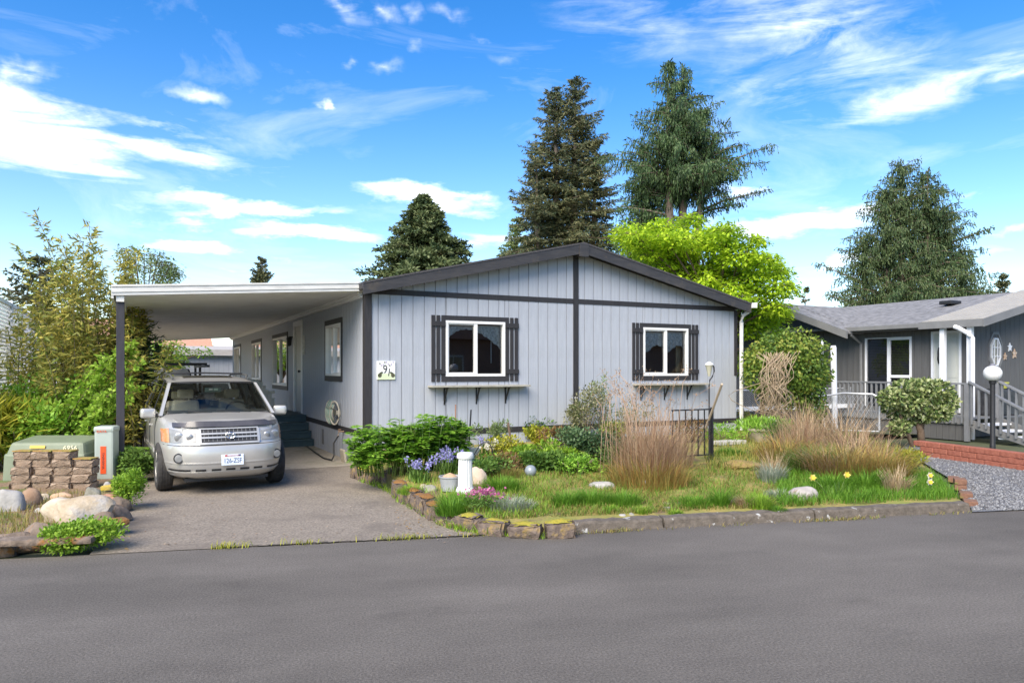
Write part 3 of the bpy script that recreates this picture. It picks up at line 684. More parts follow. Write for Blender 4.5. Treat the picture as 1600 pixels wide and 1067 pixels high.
# openings
sl = empty('sliding_door'); sl.parent = nb; sl.location = (0, .42 - NY, .62); a1 = 1.36; h1 = 1.84
fm = MB()
for q in ((0, .02, -.05, .03, 0, h1), (a1 - .028, a1, -.05, .03, 0, h1), (.02, a1 - .028, -.05, .03, h1 - .022, h1), (.62, .70, -.03, .02, 0, h1 - .022), (.07, .62, -.03, .015, .78, .85), (.02, .62, -.03, .015, h1 - .075, h1 - .022), (.02, .07, -.03, .015, 0, h1 - .075)): wbox(fm, WS, *q)
fm.build('frame', M_white2, sl)
for q in ((.07, .62), (.70, a1 - .028)):
    g_ = MB(); g_.add([WS(q[0], -.02, .02), WS(q[1], -.02, .02), WS(q[1], -.02, h1 - .05), WS(q[0], -.02, h1 - .05)], [(0, 1, 2, 3)]); g_.build('pane', glassmat('dark_glass', (.5, .5, .5), .8), sl, fix=False)
bl = MB()
for k in range(44): wbox(bl, WS, .06, a1 - .06, -.12, -.09, k * .042, k * .042 + .026)
tag(bl.build('blind_slats', mat('grey_blind', (.10, .10, .10), (.14, .14, .14), .7, scale=6), sl), kind='stuff')
nd = empty('door'); nd.parent = nb; nd.location = (0, -.86 - NY, .56)
wbox(MB(), WS, .06, .70, -.05, -.012, 0, 1.94).build('door_leaf', mat('door_pale', (.56, .57, .52), (.52, .53, .48), .5, scale=2), nd)
for (p0, p1) in ((.13, .35), (.41, .63)):
    for (z0, z1) in ((.15, .75), (.85, 1.45), (1.55, 1.85)): wbox(MB(), WS, p0, p1, -.0118, -.004, z0, z1).build('panel', mat('door_pale', None), nd, bevel=.003)
fm = MB()
for q in ((0, .06, -.05, .03, 0, 2.0), (.70, .76, -.05, .03, 0, 2.0), (.06, .70, -.05, .03, 1.94, 2.0)): wbox(fm, WS, *q)
fm.build('frame', M_white2, nd)
wr = MB().lathe([(.03, -.2), (.05, -.1), (.045, .1), (.025, .2)], 8, WS(.55, .02, 1.4)); wr.build('hanging_ornament', M_black, nd)
ow = empty('octagon_window'); ow.parent = nb; ow.location = (15.39 - NX, 0, 2.04)
oc = [(.19 * math.cos(R(22.5 + 45 * k)) * 1.08, .34 * math.sin(R(22.5 + 45 * k)) * 1.08) for k in range(8)]
for k in range(8):
    p, q = oc[k], oc[(k + 1) % 8]
    f_ = MB(); f_.hexa([(p[0], -.05, p[1]), (q[0], -.05, q[1]), (q[0] * .86, -.05, q[1] * .9), (p[0] * .86, -.05, p[1] * .9)], [(p[0], .0, p[1]), (q[0], .0, q[1]), (q[0] * .86, .0, q[1] * .9), (p[0] * .86, .0, p[1] * .9)]); f_.build('frame_piece', M_white2, ow)
    s2 = 1.45; f_ = MB(); f_.hexa([(p[0] * s2, -.035, p[1] * s2), (q[0] * s2, -.035, q[1] * s2), (q[0] * 1.25, -.035, q[1] * 1.25), (p[0] * 1.25, -.035, p[1] * 1.25)], [(p[0] * s2, -.0145, p[1] * s2), (q[0] * s2, -.0145, q[1] * s2), (q[0] * 1.25, -.0145, q[1] * 1.25), (p[0] * 1.25, -.0145, p[1] * 1.25)]); f_.build('casing_piece', M_greytrim, ow)
for x in (-.065, .065): MB().box(x - .009, x + .009, -.045, -.02, -.31, .31).build('muntin', M_white2, ow)
for z in (-.11, .11): MB().box(-.17, .17, -.044, -.021, z - .009, z + .009).build('muntin', M_white2, ow)
g_ = MB(); g_.add([(p[0] * .9, -.02, p[1] * .93) for p in oc], [tuple(range(8))]); g_.build('pane', M_glass, ow, fix=False)
g_ = MB(); g_.add([(p[0] * .95, .02, p[1] * .97) for p in oc], [tuple(range(8))]); g_.build('blind', mat('tan_blind', (.30, .29, .25), (.24, .23, .2), .8, scale=9), ow, fix=False)
# small ornaments on the front wall
M_orn = mat('ornament_tan', (.45, .27, .15), (.6, .5, .4), .7, scale=20)
def star(cx, cz, s, m, label, name='wall_ornament'):
    d = MB(); pts = []
    for k in range(10):
        r_ = s if k % 2 == 0 else s * .5; a = math.pi / 2 + k * math.pi / 5; pts.append((cx + r_ * math.cos(a), cz + r_ * math.sin(a) * 1.2))
    o = d.prism(pts, 'y', -.02, 0).build(name, m); o.location = H(0, NY - .016, 0); o.rotation_euler = (0, 0, HA); tag(o, label, 'wall ornament', 'small ornaments by the octagon window')
star(15.78, 1.93, .085, M_orn, 'tan star ornament just right of the octagon window')
star(15.98, 2.16, .10, M_white2, 'white figure ornament high on the wall right of the octagon window')
star(16.18, 2.0, .11, M_orn, 'larger tan star ornament farthest right on the grey wall')
# posts of the porch
for k, yp in enumerate((-.68, -1.33)):
    o = MB().box(-.055, .055, -.055, .055, .0, nroof(13.95) - .141).build('porch_post', M_white2, bevel=.004); o.location = H(13.95, yp, 0); o.rotation_euler = (0, 0, HA)
    tag(o, ('square white post in front of the pale door' if k == 0 else 'white corner post at the head of the porch stairs'), 'post', 'white porch posts')
d = MB().tube([(13.80, -1.05, NE - .12), (13.80, -1.15, NE - .16), (13.84, -1.36, NE - .3), (13.84, -1.45, NE - .4), (13.84, -1.45, .0)], .05, 8); nl(d.build('downspout', M_white2, nb, smooth=True))
# deck, railing, stairs
dk = empty('porch_deck', H(13.3, -1.67, 0), HA, 'grey wooden porch deck with railing and stairs', 'porch')
def dl(o): o.location = (-13.3, 1.67, 0); return o
DZ = .52
for k in range(8): dl(MB().box(13.32 + k * .134, 13.32 + k * .134 + .128, -1.67, 1.9, DZ - .03, DZ).build('deck_board', M_deck, dk))
sk = MB()
for k in range(24): sk.box(13.34, 13.354, -1.66 + k * .15, -1.66 + k * .15 + .143, .0, DZ - .14)
o = dl(sk.build('skirt_boards', M_grey, dk)); tag(o, kind='stuff')
dl(MB().box(13.30, 13.336, -1.68, 1.9, DZ - .15, DZ - .031).build('rim_joist', M_greytrim, dk))
RT = 1.31
dl(MB().box(13.25, 13.36, -1.62, 1.9, RT - .04, RT).build('top_rail', M_deck, dk, bevel=.004))
me = MB().box(-.018, .018, -.02, .02, DZ - .12, RT - .041).mesh('baluster'); me.materials.append(M_deck)
y = -1.55
while y < 1.85: inst('baluster', me, dk, (13.28 - 13.3, y + 1.67, 0)); y += .135
NS = 4; rise = DZ / NS; run = .30
for sx in (13.3, 14.45):
    y0, y1 = -1.70, -3.15; s_ = (RT + .04 - .62) / (y0 - y1)
    dl(MB().hexa([(sx - .05, y0, RT), (sx + .06, y0, RT), (sx + .06, y1, .58), (sx - .05, y1, .58)], [(sx - .05, y0, RT + .04), (sx + .06, y0, RT + .04), (sx + .06, y1, .62), (sx - .05, y1, .62)]).build('stair_rail', M_deck, dk))
    dl(MB().hexa([(sx + .03, -1.69, .32), (sx + .065, -1.69, .32), (sx + .065, -2.95, -.02), (sx + .03, -2.95, -.02)], [(sx + .03, -1.69, .50), (sx + .065, -1.69, .50), (sx + .065, -2.95, .10), (sx + .03, -2.95, .10)]).build('stringer', M_greytrim, dk))
    k = 0; y = -1.76
    while y > -3.1:
        t = (y0 - y) / (y0 - y1); zt = RT - t * (RT - .58); zb = .40 - t * .38
        dl(MB().box(sx - .02, sx + .02, y - .02, y + .02, zb, zt - .003).build('stair_baluster', M_deck, dk)); y -= .155
    dl(MB().box(sx - .045, sx + .045, -1.7, -1.61, .0, RT - .001).build('newel', M_deck, dk))
    dl(MB().box(sx - .045, sx + .045, -3.24, -3.151, .0, .75).build('newel', M_deck, dk))
for k in range(1, NS): dl(MB().box(13.37, 14.40, -1.69 - k * run, -1.69 - (k - 1) * run + .0, DZ - k * rise - .035, DZ - k * rise).build('tread', M_white2, dk))
for k in range(6): dl(MB().box(13.40 + 0 * k, 15.9, -1.66 + k * .099, -1.66 + k * .099 + .094, DZ + .0005, DZ + .004).build('porch_board', M_deck, dk)) if False else None
dl(MB().box(14.39, 15.9, -1.68, -1.07, DZ - .03, DZ).build('porch_floor', M_deck, dk))
# covered grill on the porch
gr = empty('covered_grill', H(14.95, -1.4, DZ), HA, 'low black covered grill on the porch under the octagon window', 'grill')
MB().hexa([(-.5, -.2, 0), (.5, -.2, 0), (.5, .2, 0), (-.5, .2, 0)], [(-.45, -.17, .62), (.45, -.17, .62), (.45, .17, .62), (-.45, .17, .62)]).build('cover', mat('black_tarp', (.02, .021, .023), (.05, .05, .055), .5, scale=6, bump=.5), gr, bevel=.04)
MB().box(-.47, .47, -.03, .03, .621, .64).build('handle', M_black, gr)
pt = empty('flower_pot', H(15.1, -1.42, DZ + .642), HA, 'yellow-green pot on the black covered grill', 'pot')
MB().lathe([(.07, 0), (.11, .12), (.12, .12), (.12, .15), (.1, .15), (.09, .13)], 16).build('pot', mat('yellow_glaze', (.42, .42, .08), None, .4), pt, smooth=True)
MB().lathe([(.0, .128), (.09, .129), (.06, .16), (.0, .17)], 10).build('soil', M_dark, pt)
# lamp post with globe
lp = empty('globe_lamp', P(1551, 702), 0, 'black lamp post with white globe behind the red block wall', 'lamp post'); lp.scale = (.86, .86, .97)
MB().lathe([(.062, 0), (.062, .1), (.055, .12), (.055, 1.36), (.075, 1.37), (.08, 1.42), (.06, 1.43)], 14).build('post', M_black, lp, smooth=True)
gl = MB(); gl.lathe([(.07, 1.425), (.13, 1.45), (.18, 1.51), (.197, 1.57), (.19, 1.63), (.15, 1.69), (.09, 1.725), (.03, 1.735)], 20); gl.build('globe', mat('opal_globe', (.80, .80, .79), (.70, .69, .66), .25, scale=7), lp, smooth='all')
MB().lathe([(.055, 1.735), (.06, 1.75), (.055, 1.775), (.02, 1.78)], 12).build('cap', mat('lamp_cap', (.2, .2, .24), None, .5), lp)
# red block wall
M_brk = mat('red_block', (.27, .082, .050), (.36, .125, .08), .9, scale=10, bump=.5, bscale=60)
bw = empty('block_wall', P(1433, 711), 0, 'low red concrete block wall along the gravel drive', 'garden wall')
A_, B_ = P(1430, 711), P(1760, 757); dW = (B_ - A_).normalized(); aW = math.atan2(dW.y, dW.x); LW = (B_ - A_).length
bl_ = [MB().box(-.145, .145, -.09, .09, 0, .092).mesh('block', bevel=.012) for _ in range(1)]
for me in bl_: me.materials.append(M_brk)
for row in range(3):
    n_ = int(LW / .30)
    for i in range(n_):
        x = .15 + i * .30 + (.15 if row % 2 else 0)
        bend = -.22 * (x / LW - .15) ** 2
        p = dW * x; o = inst('block', bl_[0], bw, (p.x - dW.y * bend, p.y + dW.x * bend + random.uniform(-.008, .008), row * .094 + random.uniform(-.002, .0)), (0, 0, aW + random.uniform(-.02, .02)))
# stepped red edging at the end of the bed
ebm = MB().box(-.145, .145, -.09, .09, 0, .092).mesh('brick', bevel=.016); ebm.materials.append(mat('mossy_brick', (.17, .085, .055), (.26, .14, .09), .95, scale=9, bump=.6, bscale=50, c3=(.2, .16, .05), c3scale=6, c3lo=.52, c3hi=.64))
eb = empty('brick_edging', P(1500, 770), 0, 'stepped mossy red bricks between the lawn and the gravel drive', 'brick edging')
for k, (u, v, n_) in enumerate(((1490, 752, 1), (1500, 764, 2), (1509, 777, 1), (1516, 790, 1))):
    for j in range(n_):
        p = P(u, v) - P(1500, 770); inst('brick', ebm, eb, (p.x, p.y, j * .075 - .005), (0, 0, R(60) + random.uniform(-.15, .15)), (.75, .8, .8))
# chain link gate and fence between the houses
gt = empty('gate', P(1318, 690, .2), 0, 'grey pipe gate with rounded corner behind the tall tan grass', 'gate')
def pipe(pts, r_, name, parent, m): b = MB(); b.tube(pts, r_, 6); return b.build(name, m, parent, smooth=True)
M_galv = mat('galvanised_pipe', (.55, .56, .58), None, .4, metal=.3)
gp = Q(1318, 600, 15.6) - P(1318, 690, .2)
g0 = P(1318, 690, .2)
pts = [Q(1255, 622, 16.4), Q(1300, 617, 16.1), Q(1318, 614, 15.9), Q(1364, 616, 15.5), Q(1371, 620, 15.45), Q(1374, 630, 15.4), Q(1374, 672, 15.4)]
pipe([p - g0 for p in pts], .021, 'frame', gt, M_galv)
pipe([Q(1255, 622, 16.4) - g0, Q(1255, 668, 16.4) - g0, Q(1310, 672, 16.0) - g0, Q(1374, 674, 15.4) - g0], .018, 'frame', gt, M_galv)
mesh_b = MB()
for k in range(18):
    a = k / 17
    for sgn in (-1, 1):
        p = Q(1256 + 117 * a, 618, 16.4 - a); q = Q(1256 + 117 * min(1, max(0, a + sgn * .3)), 670, 16.4 - min(1, max(0, a + sgn * .3)))
        mesh_b.tube([p - g0, q - g0], .002, 3, cap=False)
tag(mesh_b.build('wire_mesh', M_galv, gt), kind='stuff')
cf = empty('chain_fence', H(8.6, 1.5, .25), HA, 'low chain link fence with pale boards right of the house corner', 'fence')
MB().tube([(0, 0, .86), (5, .3, .86)], .022, 6).build('top_pipe', M_galv, cf)
MB().box(0, 5, -.02, .02, .36, .46).build('board', M_white2, cf)
mesh_b = MB()
for k in range(90):
    x = k * .055
    mesh_b.tube([(x, 0, .84), (min(x + .42, 5), .01, .42)], .003, 3, cap=False); mesh_b.tube([(x, .02, .84), (max(x - .42, 0), .01, .42)], .003, 3, cap=False)
tag(mesh_b.build('wire_mesh', M_galv, cf), kind='stuff')
for x in (.1, 2.5, 4.9): MB().tube([(x, .05, -.2), (x, .05, .9)], .025, 6).build('fence_post', M_galv, cf)
# white poles standing by the vine
for (u, vt, d_, w_, lab) in ((1305, 540, 16.2, .058, 'thick white pole leaning slightly right of the vine arbor'), (1288, 531, 15.4, .02, 'thin white pole at the right edge of the vine arbor')):
    t_ = Q(u, vt, d_); o = MB().lathe([(w_, 0), (w_ * 1.05, 1.4), (w_ * 1.1, t_.z - .2), (w_ * .9, t_.z - .15)], 10).build('white_pole', M_white2, smooth=True); o.location = (t_.x, t_.y, .15); o.rotation_euler = (0, R(-1.2), 0); tag(o, lab, 'pole')

# ================================================================ behind and left
shed = empty('garden_shed', H(-2.6, 23.5, 0), HA, 'grey shed with pale flat roof behind the carport', 'shed')
sb = MB()
for k in range(32): sb.box(-3.3 + k * .2 + .005, -3.3 + (k + 1) * .2 - .005, -.014, 0, 0, 2.25)
tag(sb.build('siding', M_side, shed), kind='stuff')
MB().box(-3.3, 3.1, .001, 3, 0, 2.25).build('wall', M_groove, shed)
MB().hexa([(-3.6, -.35, 2.25), (3.4, -.35, 2.25), (3.4, 3.3, 2.5), (-3.6, 3.3, 2.5)], [(-3.6, -.35, 2.50), (3.4, -.35, 2.50), (3.4, 3.3, 2.75), (-3.6, 3.3, 2.75)]).build('roof', mat('pale_felt', (.38, .35, .32), (.45, .42, .39), .9, scale=5), shed)
MB().box(-1.6, .7, -.03, -.0145, .2, 1.95).build('door', M_groove, shed)
MB().box(-1.7, .8, -.05, -.031, 1.95, 2.02).box(-1.7, -1.6, -.05, -.031, .2, 1.95).box(.7, .8, -.05, -.031, .2, 1.95).build('door_frame', M_side, shed)
fh = empty('far_house', H(-3, 40, 0), HA, 'white house with terracotta roof far behind the shed', 'house')
MB().box(-6, 8, 0, 8, 0, 3.2).build('wall', M_white2, fh)
MB().prism([(-.5, 3.1), (4, 5.0), (8.5, 3.1)], 'x', -6.5, 4.0).build('roof', mat('terracotta', (.42, .22, .14), (.52, .3, .2), .9, scale=12), fh)
# lattice screen at far left
ls = empty('lattice_screen', H(-5.3, 1.2, .2), HA, 'white wooden lattice screen standing behind the bamboo', 'lattice')
LH, LL = 2.5, 9.6
lm = MB()
for sgn in (-1, 1):
    s = -LH
    while s < LL:
        a0, a1 = (s, s + LH) if sgn > 0 else (s + LH, s); z0, z1 = 0, LH
        pa, pb = Vector((a0, 0)), Vector((a1, LH))
        def clip(t): return pa.lerp(pb, t)
        ts = sorted([t for t in ((0 - a0) / (a1 - a0), (LL - a0) / (a1 - a0))]); t0 = max(0, ts[0]); t1 = min(1, ts[1])
        if t1 > t0 + .01:
            p, q = clip(t0), clip(t1); w = .021; x = -.006 * sgn
            lm.add([(x, p.x - w, p.y), (x, p.x + w, p.y), (x, q.x + w, q.y), (x, q.x - w, q.y), (x + .006, p.x - w, p.y), (x + .006, p.x + w, p.y), (x + .006, q.x + w, q.y), (x + .006, q.x - w, q.y)], [(0, 1, 2, 3), (7, 6, 5, 4), (0, 4, 5, 1), (2, 6, 7, 3), (1, 5, 6, 2), (3, 7, 4, 0)])
        s += .125
tag(lm.build('lattice_strips', M_white2, ls), kind='stuff')
MB().box(-.03, .03, 0, LL, LH, LH + .06).box(-.03, .03, 0, LL, -.06, 0).build('rail', M_white2, ls)
for k in range(5): MB().box(-.04, .04, k * 2.4 - .03, k * 2.4 + .03, -.2, LH + .1).build('post', M_white2, ls)

# house across the road, seen only mirrored in the windows
rang = math.atan2(rdir.y, rdir.x)
ah = empty('brown_house', (24, .2, 0), rang, 'brown house across the road, mirrored in the front windows', 'house')
MB().box(-14, 14, -7, 0, 0, 3.1).build('wall', mat('brown_siding', (.36, .21, .16), (.40, .24, .18), .8, scale=3), ah)
MB().prism([(-7.4, 3.05), (-3, 5.4), (.4, 3.05)], 'x', -14.4, 14.4).build('roof', mat('brown_roof', (.12, .08, .065), (.15, .1, .08), .9, scale=6), ah)
for xw in (-9.2, 3.0):
    MB().box(xw, xw + 1.2, .001, .05, 1.1, 2.3).build('window_frame', M_white, ah)
    MB().box(xw + .08, xw + .57, .051, .06, 1.18, 2.22).box(xw + .63, xw + 1.12, .051, .06, 1.18, 2.22).build('pane', mat('mirror_pane', (.05, .09, .10), None, .1), ah)
al = empty('globe_lamp', (12.6, 1.0, 0), 0, 'globe lamp post across the road, mirrored in the left front window', 'lamp post')
MB().lathe([(.06, 0), (.05, .1), (.05, 1.5)], 10).build('post', M_black, al)
MB().lathe([(.05, 1.5), (.16, 1.58), (.19, 1.68), (.16, 1.79), (.05, 1.86)], 14).build('globe', mat('opal_globe', None), al, smooth='all')
# ================================================================ silver SUV
M_car = mat('silver_paint', (.50, .485, .45), (.55, .535, .50), .32, metal=.4, scale=2, coat=.5)
M_carglass = glassmat('car_glass', (.50, .54, .51), .75)
M_tyre = mat('tyre_rubber', (.022, .021, .020), (.05, .045, .04), .85, scale=14)
M_rim = mat('alloy_rim', (.45, .44, .42), (.36, .35, .33), .35, metal=.7, scale=9)
M_plast = mat('black_plastic', (.018, .018, .019), (.03, .03, .03), .5, scale=8)
M_lens = mat('lamp_lens', (.30, .30, .29), (.22, .22, .215), .28, scale=14)
M_chrome = mat('chrome', (.75, .75, .75), None, .12, metal=1.0)
M_amber = mat('amber_lens', (.62, .20, .07), (.70, .32, .16), .15, scale=10, coat=.6)
M_seat = mat('beige_leather', (.46, .41, .33), (.40, .36, .29), .6, scale=6)
LEV = np.array([  # z, half width, front y, rear y, rise towards the cowl
    (.21, .70, -1.96, 2.02, 0), (.25, .78, -2.06, 2.10, 0), (.31, .815, -2.12, 2.15, 0), (.40, .835, -2.165, 2.19, 0), (.50, .845, -2.185, 2.20, 0), (.60, .852, -2.185, 2.20, 0),
    (.655, .855, -2.165, 2.18, 0), (.675, .855, -2.125, 2.165, 0), (.72, .857, -2.10, 2.16, 0), (.80, .855, -2.065, 2.155, .0), (.86, .847, -2.025, 2.15, .025), (.90, .83, -1.985, 2.14, .06), (.925, .80, -1.935, 2.12, .085), (.945, .70, -1.84, 2.05, .10), (.955, .50, -1.60, 1.8, .105), (.957, .2, -.8, 1.0, .11)])
def lev(z): return [np.interp(z, LEV[:, 0], LEV[:, k]) for k in range(1, 5)]
def sup(c, n): return math.copysign(abs(c) ** (2 / n), c)
NSE = 4.4
def car_body(name, LV, m, parent, wheels, r_arch, wy):
    b = MB(); NT = 72; rows = []
    for (z, w, f, r, rise) in LV:
        yc, ly = (f + r) / 2, (r - f) / 2; row = []
        for j in range(NT):
            a = 2 * math.pi * j / NT; x = w * sup(math.cos(a), NSE); y = yc + ly * sup(math.sin(a), NSE)
            zz = z + rise * min(1, max(0, (y + 2.05) / 1.0))
            row.append((x, y, zz))
        rows.append(row)
    vs = [p for r_ in rows for p in r_]; m_ = len(rows)
    b.add(vs, [(i * NT + j, i * NT + (j + 1) % NT, (i + 1) * NT + (j + 1) % NT, (i + 1) * NT + j) for i in range(m_ - 1) for j in range(NT)] + [tuple(range(NT))[::-1], tuple((m_ - 1) * NT + j for j in range(NT))])
    o = b.build(name, m, parent)
    # cut the wheel wells out of the body
    cut = MB()
    for (wx, y_) in wheels:
        s = 1 if wx > 0 else -1; a0, a1 = sorted((s * .56, s * 1.2)); cut.lathe([(r_arch, a0), (r_arch, a1)], 32, (0, y_, wy), 'x')
    co = cut.build('cutter', M_plast)
    md = o.modifiers.new('b', 'BOOLEAN'); md.object = co; md.operation = 'DIFFERENCE'; md.solver = 'EXACT'
    dg = bpy.context.evaluated_depsgraph_get(); me = bpy.data.meshes.new_from_object(o.evaluated_get(dg)); o.modifiers.clear(); o.data = me; bpy.data.objects.remove(co)
    me.polygons.foreach_set('use_smooth', [True] * len(me.polygons)); me.set_sharp_from_angle(angle=R(28)); return o
def cfront(x, z, off=0.0):                                 # point on the nose of the body
    w, f, r, rise = lev(z); yc, ly = (f + r) / 2, (r - f) / 2
    t = max(0.0, 1 - abs(x / w) ** NSE); y = yc - ly * t ** (1 / NSE)
    return (x + math.copysign(off * min(1, abs(x / w) ** 6), x), y - off, z + rise * min(1, max(0, (y + 2.05))))
def patch(name, m, parent, x0, x1, zf0, zf1, off=.006, nu=14, nv=5, th=.012):
    b = MB()
    f_ = lambda o_: (lambda i, j: cfront(x0 + (x1 - x0) * i, zf0(i) + (zf1(i) - zf0(i)) * j, o_))
    b.grid(f_(off), nu, nv); k = len(b.v); b.grid(f_(off - th), nu, nv); W_ = nu + 1
    edge = [i for i in range(W_)] + [j * W_ + nu for j in range(1, nv + 1)] + [nv * W_ + i for i in range(nu - 1, -1, -1)] + [j * W_ for j in range(nv - 1, 0, -1)]
    b.f += [(edge[i], edge[(i + 1) % len(edge)], k + edge[(i + 1) % len(edge)], k + edge[i]) for i in range(len(edge))]
    return b.build(name, m, parent, smooth=True)
car_base = H(-2.36, .26, .008); CR = HA + R(3.0)
car = empty('suv', car_base, CR, 'silver SUV parked nose-out under the carport', 'car'); car.scale = (.93, .93, .955)
WB = 1.275; WZ = .335
wheels = [(-.765, -WB), (.765, -WB), (-.765, WB), (.765, WB)]
car_body('body', LEV, M_car, car, wheels, .375, WZ)
cons = lambda c: (lambda i: c)
# hood with shut lines
def hoodpt(i, j):
    y = -1.93 + j * .87; x = (i * 2 - 1) * (.66 + .03 * j) * (1 - .10 * (1 - j) ** 2)
    z = .932 + .105 * min(1, (j * .95 + .05)) ** .8 + .03 * (1 - (i * 2 - 1) ** 2) - .055 * max(0, (.14 - j) / .14) ** 2
    return (x, y - .06 * (1 - (i * 2 - 1) ** 2) * (1 - j), z)
b = MB(); b.grid(hoodpt, 20, 14); k = len(b.v); b.grid(lambda i, j: tuple(np.array(hoodpt(i, j)) - np.array((0, 0, .03))), 20, 14); W_ = 21
edge = [i for i in range(W_)] + [j * W_ + 20 for j in range(1, 15)] + [14 * W_ + i for i in range(19, -1, -1)] + [j * W_ for j in range(13, 0, -1)]
b.f += [(edge[i], edge[(i + 1) % len(edge)], k + edge[(i + 1) % len(edge)], k + edge[i]) for i in range(len(edge))]
b.build('hood', M_car, car, smooth=True)
# hood deflector: dark strip standing at the hood's lip
b = MB()
def defl(i, j):
    x = (i * 2 - 1) * .70; c = 1 - (i * 2 - 1) ** 2; p = cfront(x * .98, .895, .025)
    lift = .012 * math.sin(i * math.pi) + .02 * abs(i * 2 - 1)
    return (x, p[1] - .012 + .055 * j, .888 + (.075 - .02 * (abs(i * 2 - 1) > .72)) * j + lift)
b.grid(defl, 28, 4); b.grid(lambda i, j: tuple(np.array(defl(i, j)) + np.array((0, .012, -.006))), 28, 4); b.build('hood_deflector', mat('smoked_plastic', (.055, .05, .052), (.085, .08, .08), .3, scale=3, coat=.4), car, smooth=True)
# grille
gr = patch('grille', M_plast, car, -.365, .365, cons(.705), cons(.872), .010)
for k in range(2):
    z = .758 + k * .05; patch('grille_bar', M_car, gr, -.365, .365, cons(z), cons(z + .02), .028, th=.03)
patch('grille_frame', M_car, gr, -.39, .39, cons(.682), cons(.704), .026, th=.04); patch('grille_frame', M_car, gr, -.39, .39, cons(.873), cons(.886), .026, th=.04)
for s in (-1, 1): patch('grille_frame', M_car, gr, *sorted((s * .366, s * .40)), cons(.7045), cons(.8725), .026, nu=3, th=.04)
for k in range(13): x = -.33 + k * .055; patch('grille_rib', mat('rib_grey', (.2, .2, .2), None, .4), gr, x - .003, x + .003, cons(.718), cons(.865), .016, nu=1, th=.01)
em = MB()
def ell(rx, rz, oz, ox=0):
    p0 = cfront(0, .79, .055); return [(ox + rx * math.cos(a), p0[1], p0[2] + oz + rz * math.sin(a)) for a in np.linspace(0, 2 * math.pi, 25)]
em.tube(ell(.062, .042, 0), .0055, 6, cap=False); em.tube(ell(.022, .040, 0), .0045, 6, cap=False); em.tube(ell(.046, .016, .022), .0045, 6, cap=False); em.build('emblem', M_chrome, gr, smooth=True)
# headlights
for s in (-1, 1):
    x0, x1 = .425, .852
    h = patch('headlight', M_lens, car, *sorted((s * x0, s * .733)), (lambda i, s=s: .700 + .012 * (1 - (i if s > 0 else 1 - i))), (lambda i, s=s: .835 + .035 * (i if s > 0 else 1 - i)), .008)
    patch('turn_lens', M_amber, h, *sorted((s * .735, s * .812)), cons(.700), (lambda i, s=s: .870 - .02 * (i if s > 0 else 1 - i)), .009)
    for (xx, rr) in ((.63, .062), (.505, .045)):
        p = cfront(s * xx, .775, .012); l = MB(); l.lathe([(rr * .55, -.012), (rr * .9, -.006), (rr, 0), (rr * .93, .01)], 18, (0, 0, 0), 'y'); o = l.build('reflector', mat('reflector', (.46, .46, .46), (.32, .32, .33), .32, metal=.5, scale=40), h, smooth=True); o.location = p; o.rotation_euler = (R(8), 0, s * R(16 if rr > .05 else 8))
    p = cfront(s * .64, .505, .016); l = MB(); l.lathe([(.045, -.012), (.062, -.014), (.068, 0), (.068, .02)], 20, (0, 0, 0), 'y'); o = l.build('fog_light', M_plast, car, smooth=True); o.location = p; o.rotation_euler = (0, 0, s * R(14))
    l = MB(); l.lathe([(.02, -.018), (.045, -.016), (.052, -.010)], 18, (0, 0, 0), 'y'); l.build('lens', M_lens, o, smooth=True)
    # mirrors
    mb = MB(); mb.box(-.10, .10, -.06, .06, -.065, .075); o = mb.build('mirror', M_car, car, bevel=.035); o.location = (s * .945, -.86, 1.045); o.rotation_euler = (0, 0, s * R(-10))
    me_ = o.data; me_.polygons.foreach_set('use_smooth', [True] * len(me_.polygons))
    mb = MB(); mb.hexa([(-.06, -.03, -.03), (.06, -.03, -.03), (.06, .03, -.03), (-.06, .03, -.03)], [(-.06, -.03, .03), (.06, -.03, .03), (.06, .03, .03), (-.06, .03, .03)]); a_ = mb.build('arm', M_plast, o); a_.location = (-s * .11, .0, -.03)
# lower bumper openings and lip
for (a, c) in ((-.74, -.50), (-.44, -.31), (-.24, -.12), (-.055, .065), (.13, .25), (.31, .43), (.50, .74)):
    patch('air_slot', M_plast, car, a, c, cons(.325), cons(.352), .0035, nu=6, nv=2, th=.004)
patch('bumper_lip', M_car, car, -.80, .80, cons(.285), cons(.312), .012, nu=24, nv=2)
MB().box(-.55, .55, -1.9, -1.5, .17, .215).build('under_tray', M_plast, car)
patch('bumper_seam', M_plast, car, -.80, .80, cons(.664), cons(.670), .004, nu=30, nv=1, th=.004)
patch('bumper_crease', M_car, car, -.78, .78, cons(.425), cons(.44), .010, nu=30, nv=2)
# plate
p = cfront(0.02, .47, .006)
pl = MB().box(-.145, .145, -.006, .004, -.072, .072).build('licence_plate', mat('plate_white', (.72, .76, .80), (.62, .70, .78), .4, scale=5), car, bevel=.004); pl.location = (p[0], p[1] - .012, p[2]); pl.rotation_euler = (R(-4), 0, 0)
text('126-ZSF', .088, mat('plate_blue', (.045, .07, .17), None, .5), pl, (0, -.0075, -.014), (R(90), 0, 0), 'plate_number', sx=.80)
text('WASHINGTON', .026, mat('plate_red', (.45, .07, .06), None, .5), pl, (0, -.0075, .052), (R(90), 0, 0), 'plate_heading')
MB().box(-.10, -.07, -.0085, -.0065, .045, .068).build('sticker', mat('plate_red', None), pl); MB().box(.075, .105, -.0085, -.0065, .045, .068).build('sticker', mat('plate_blue', None), pl)
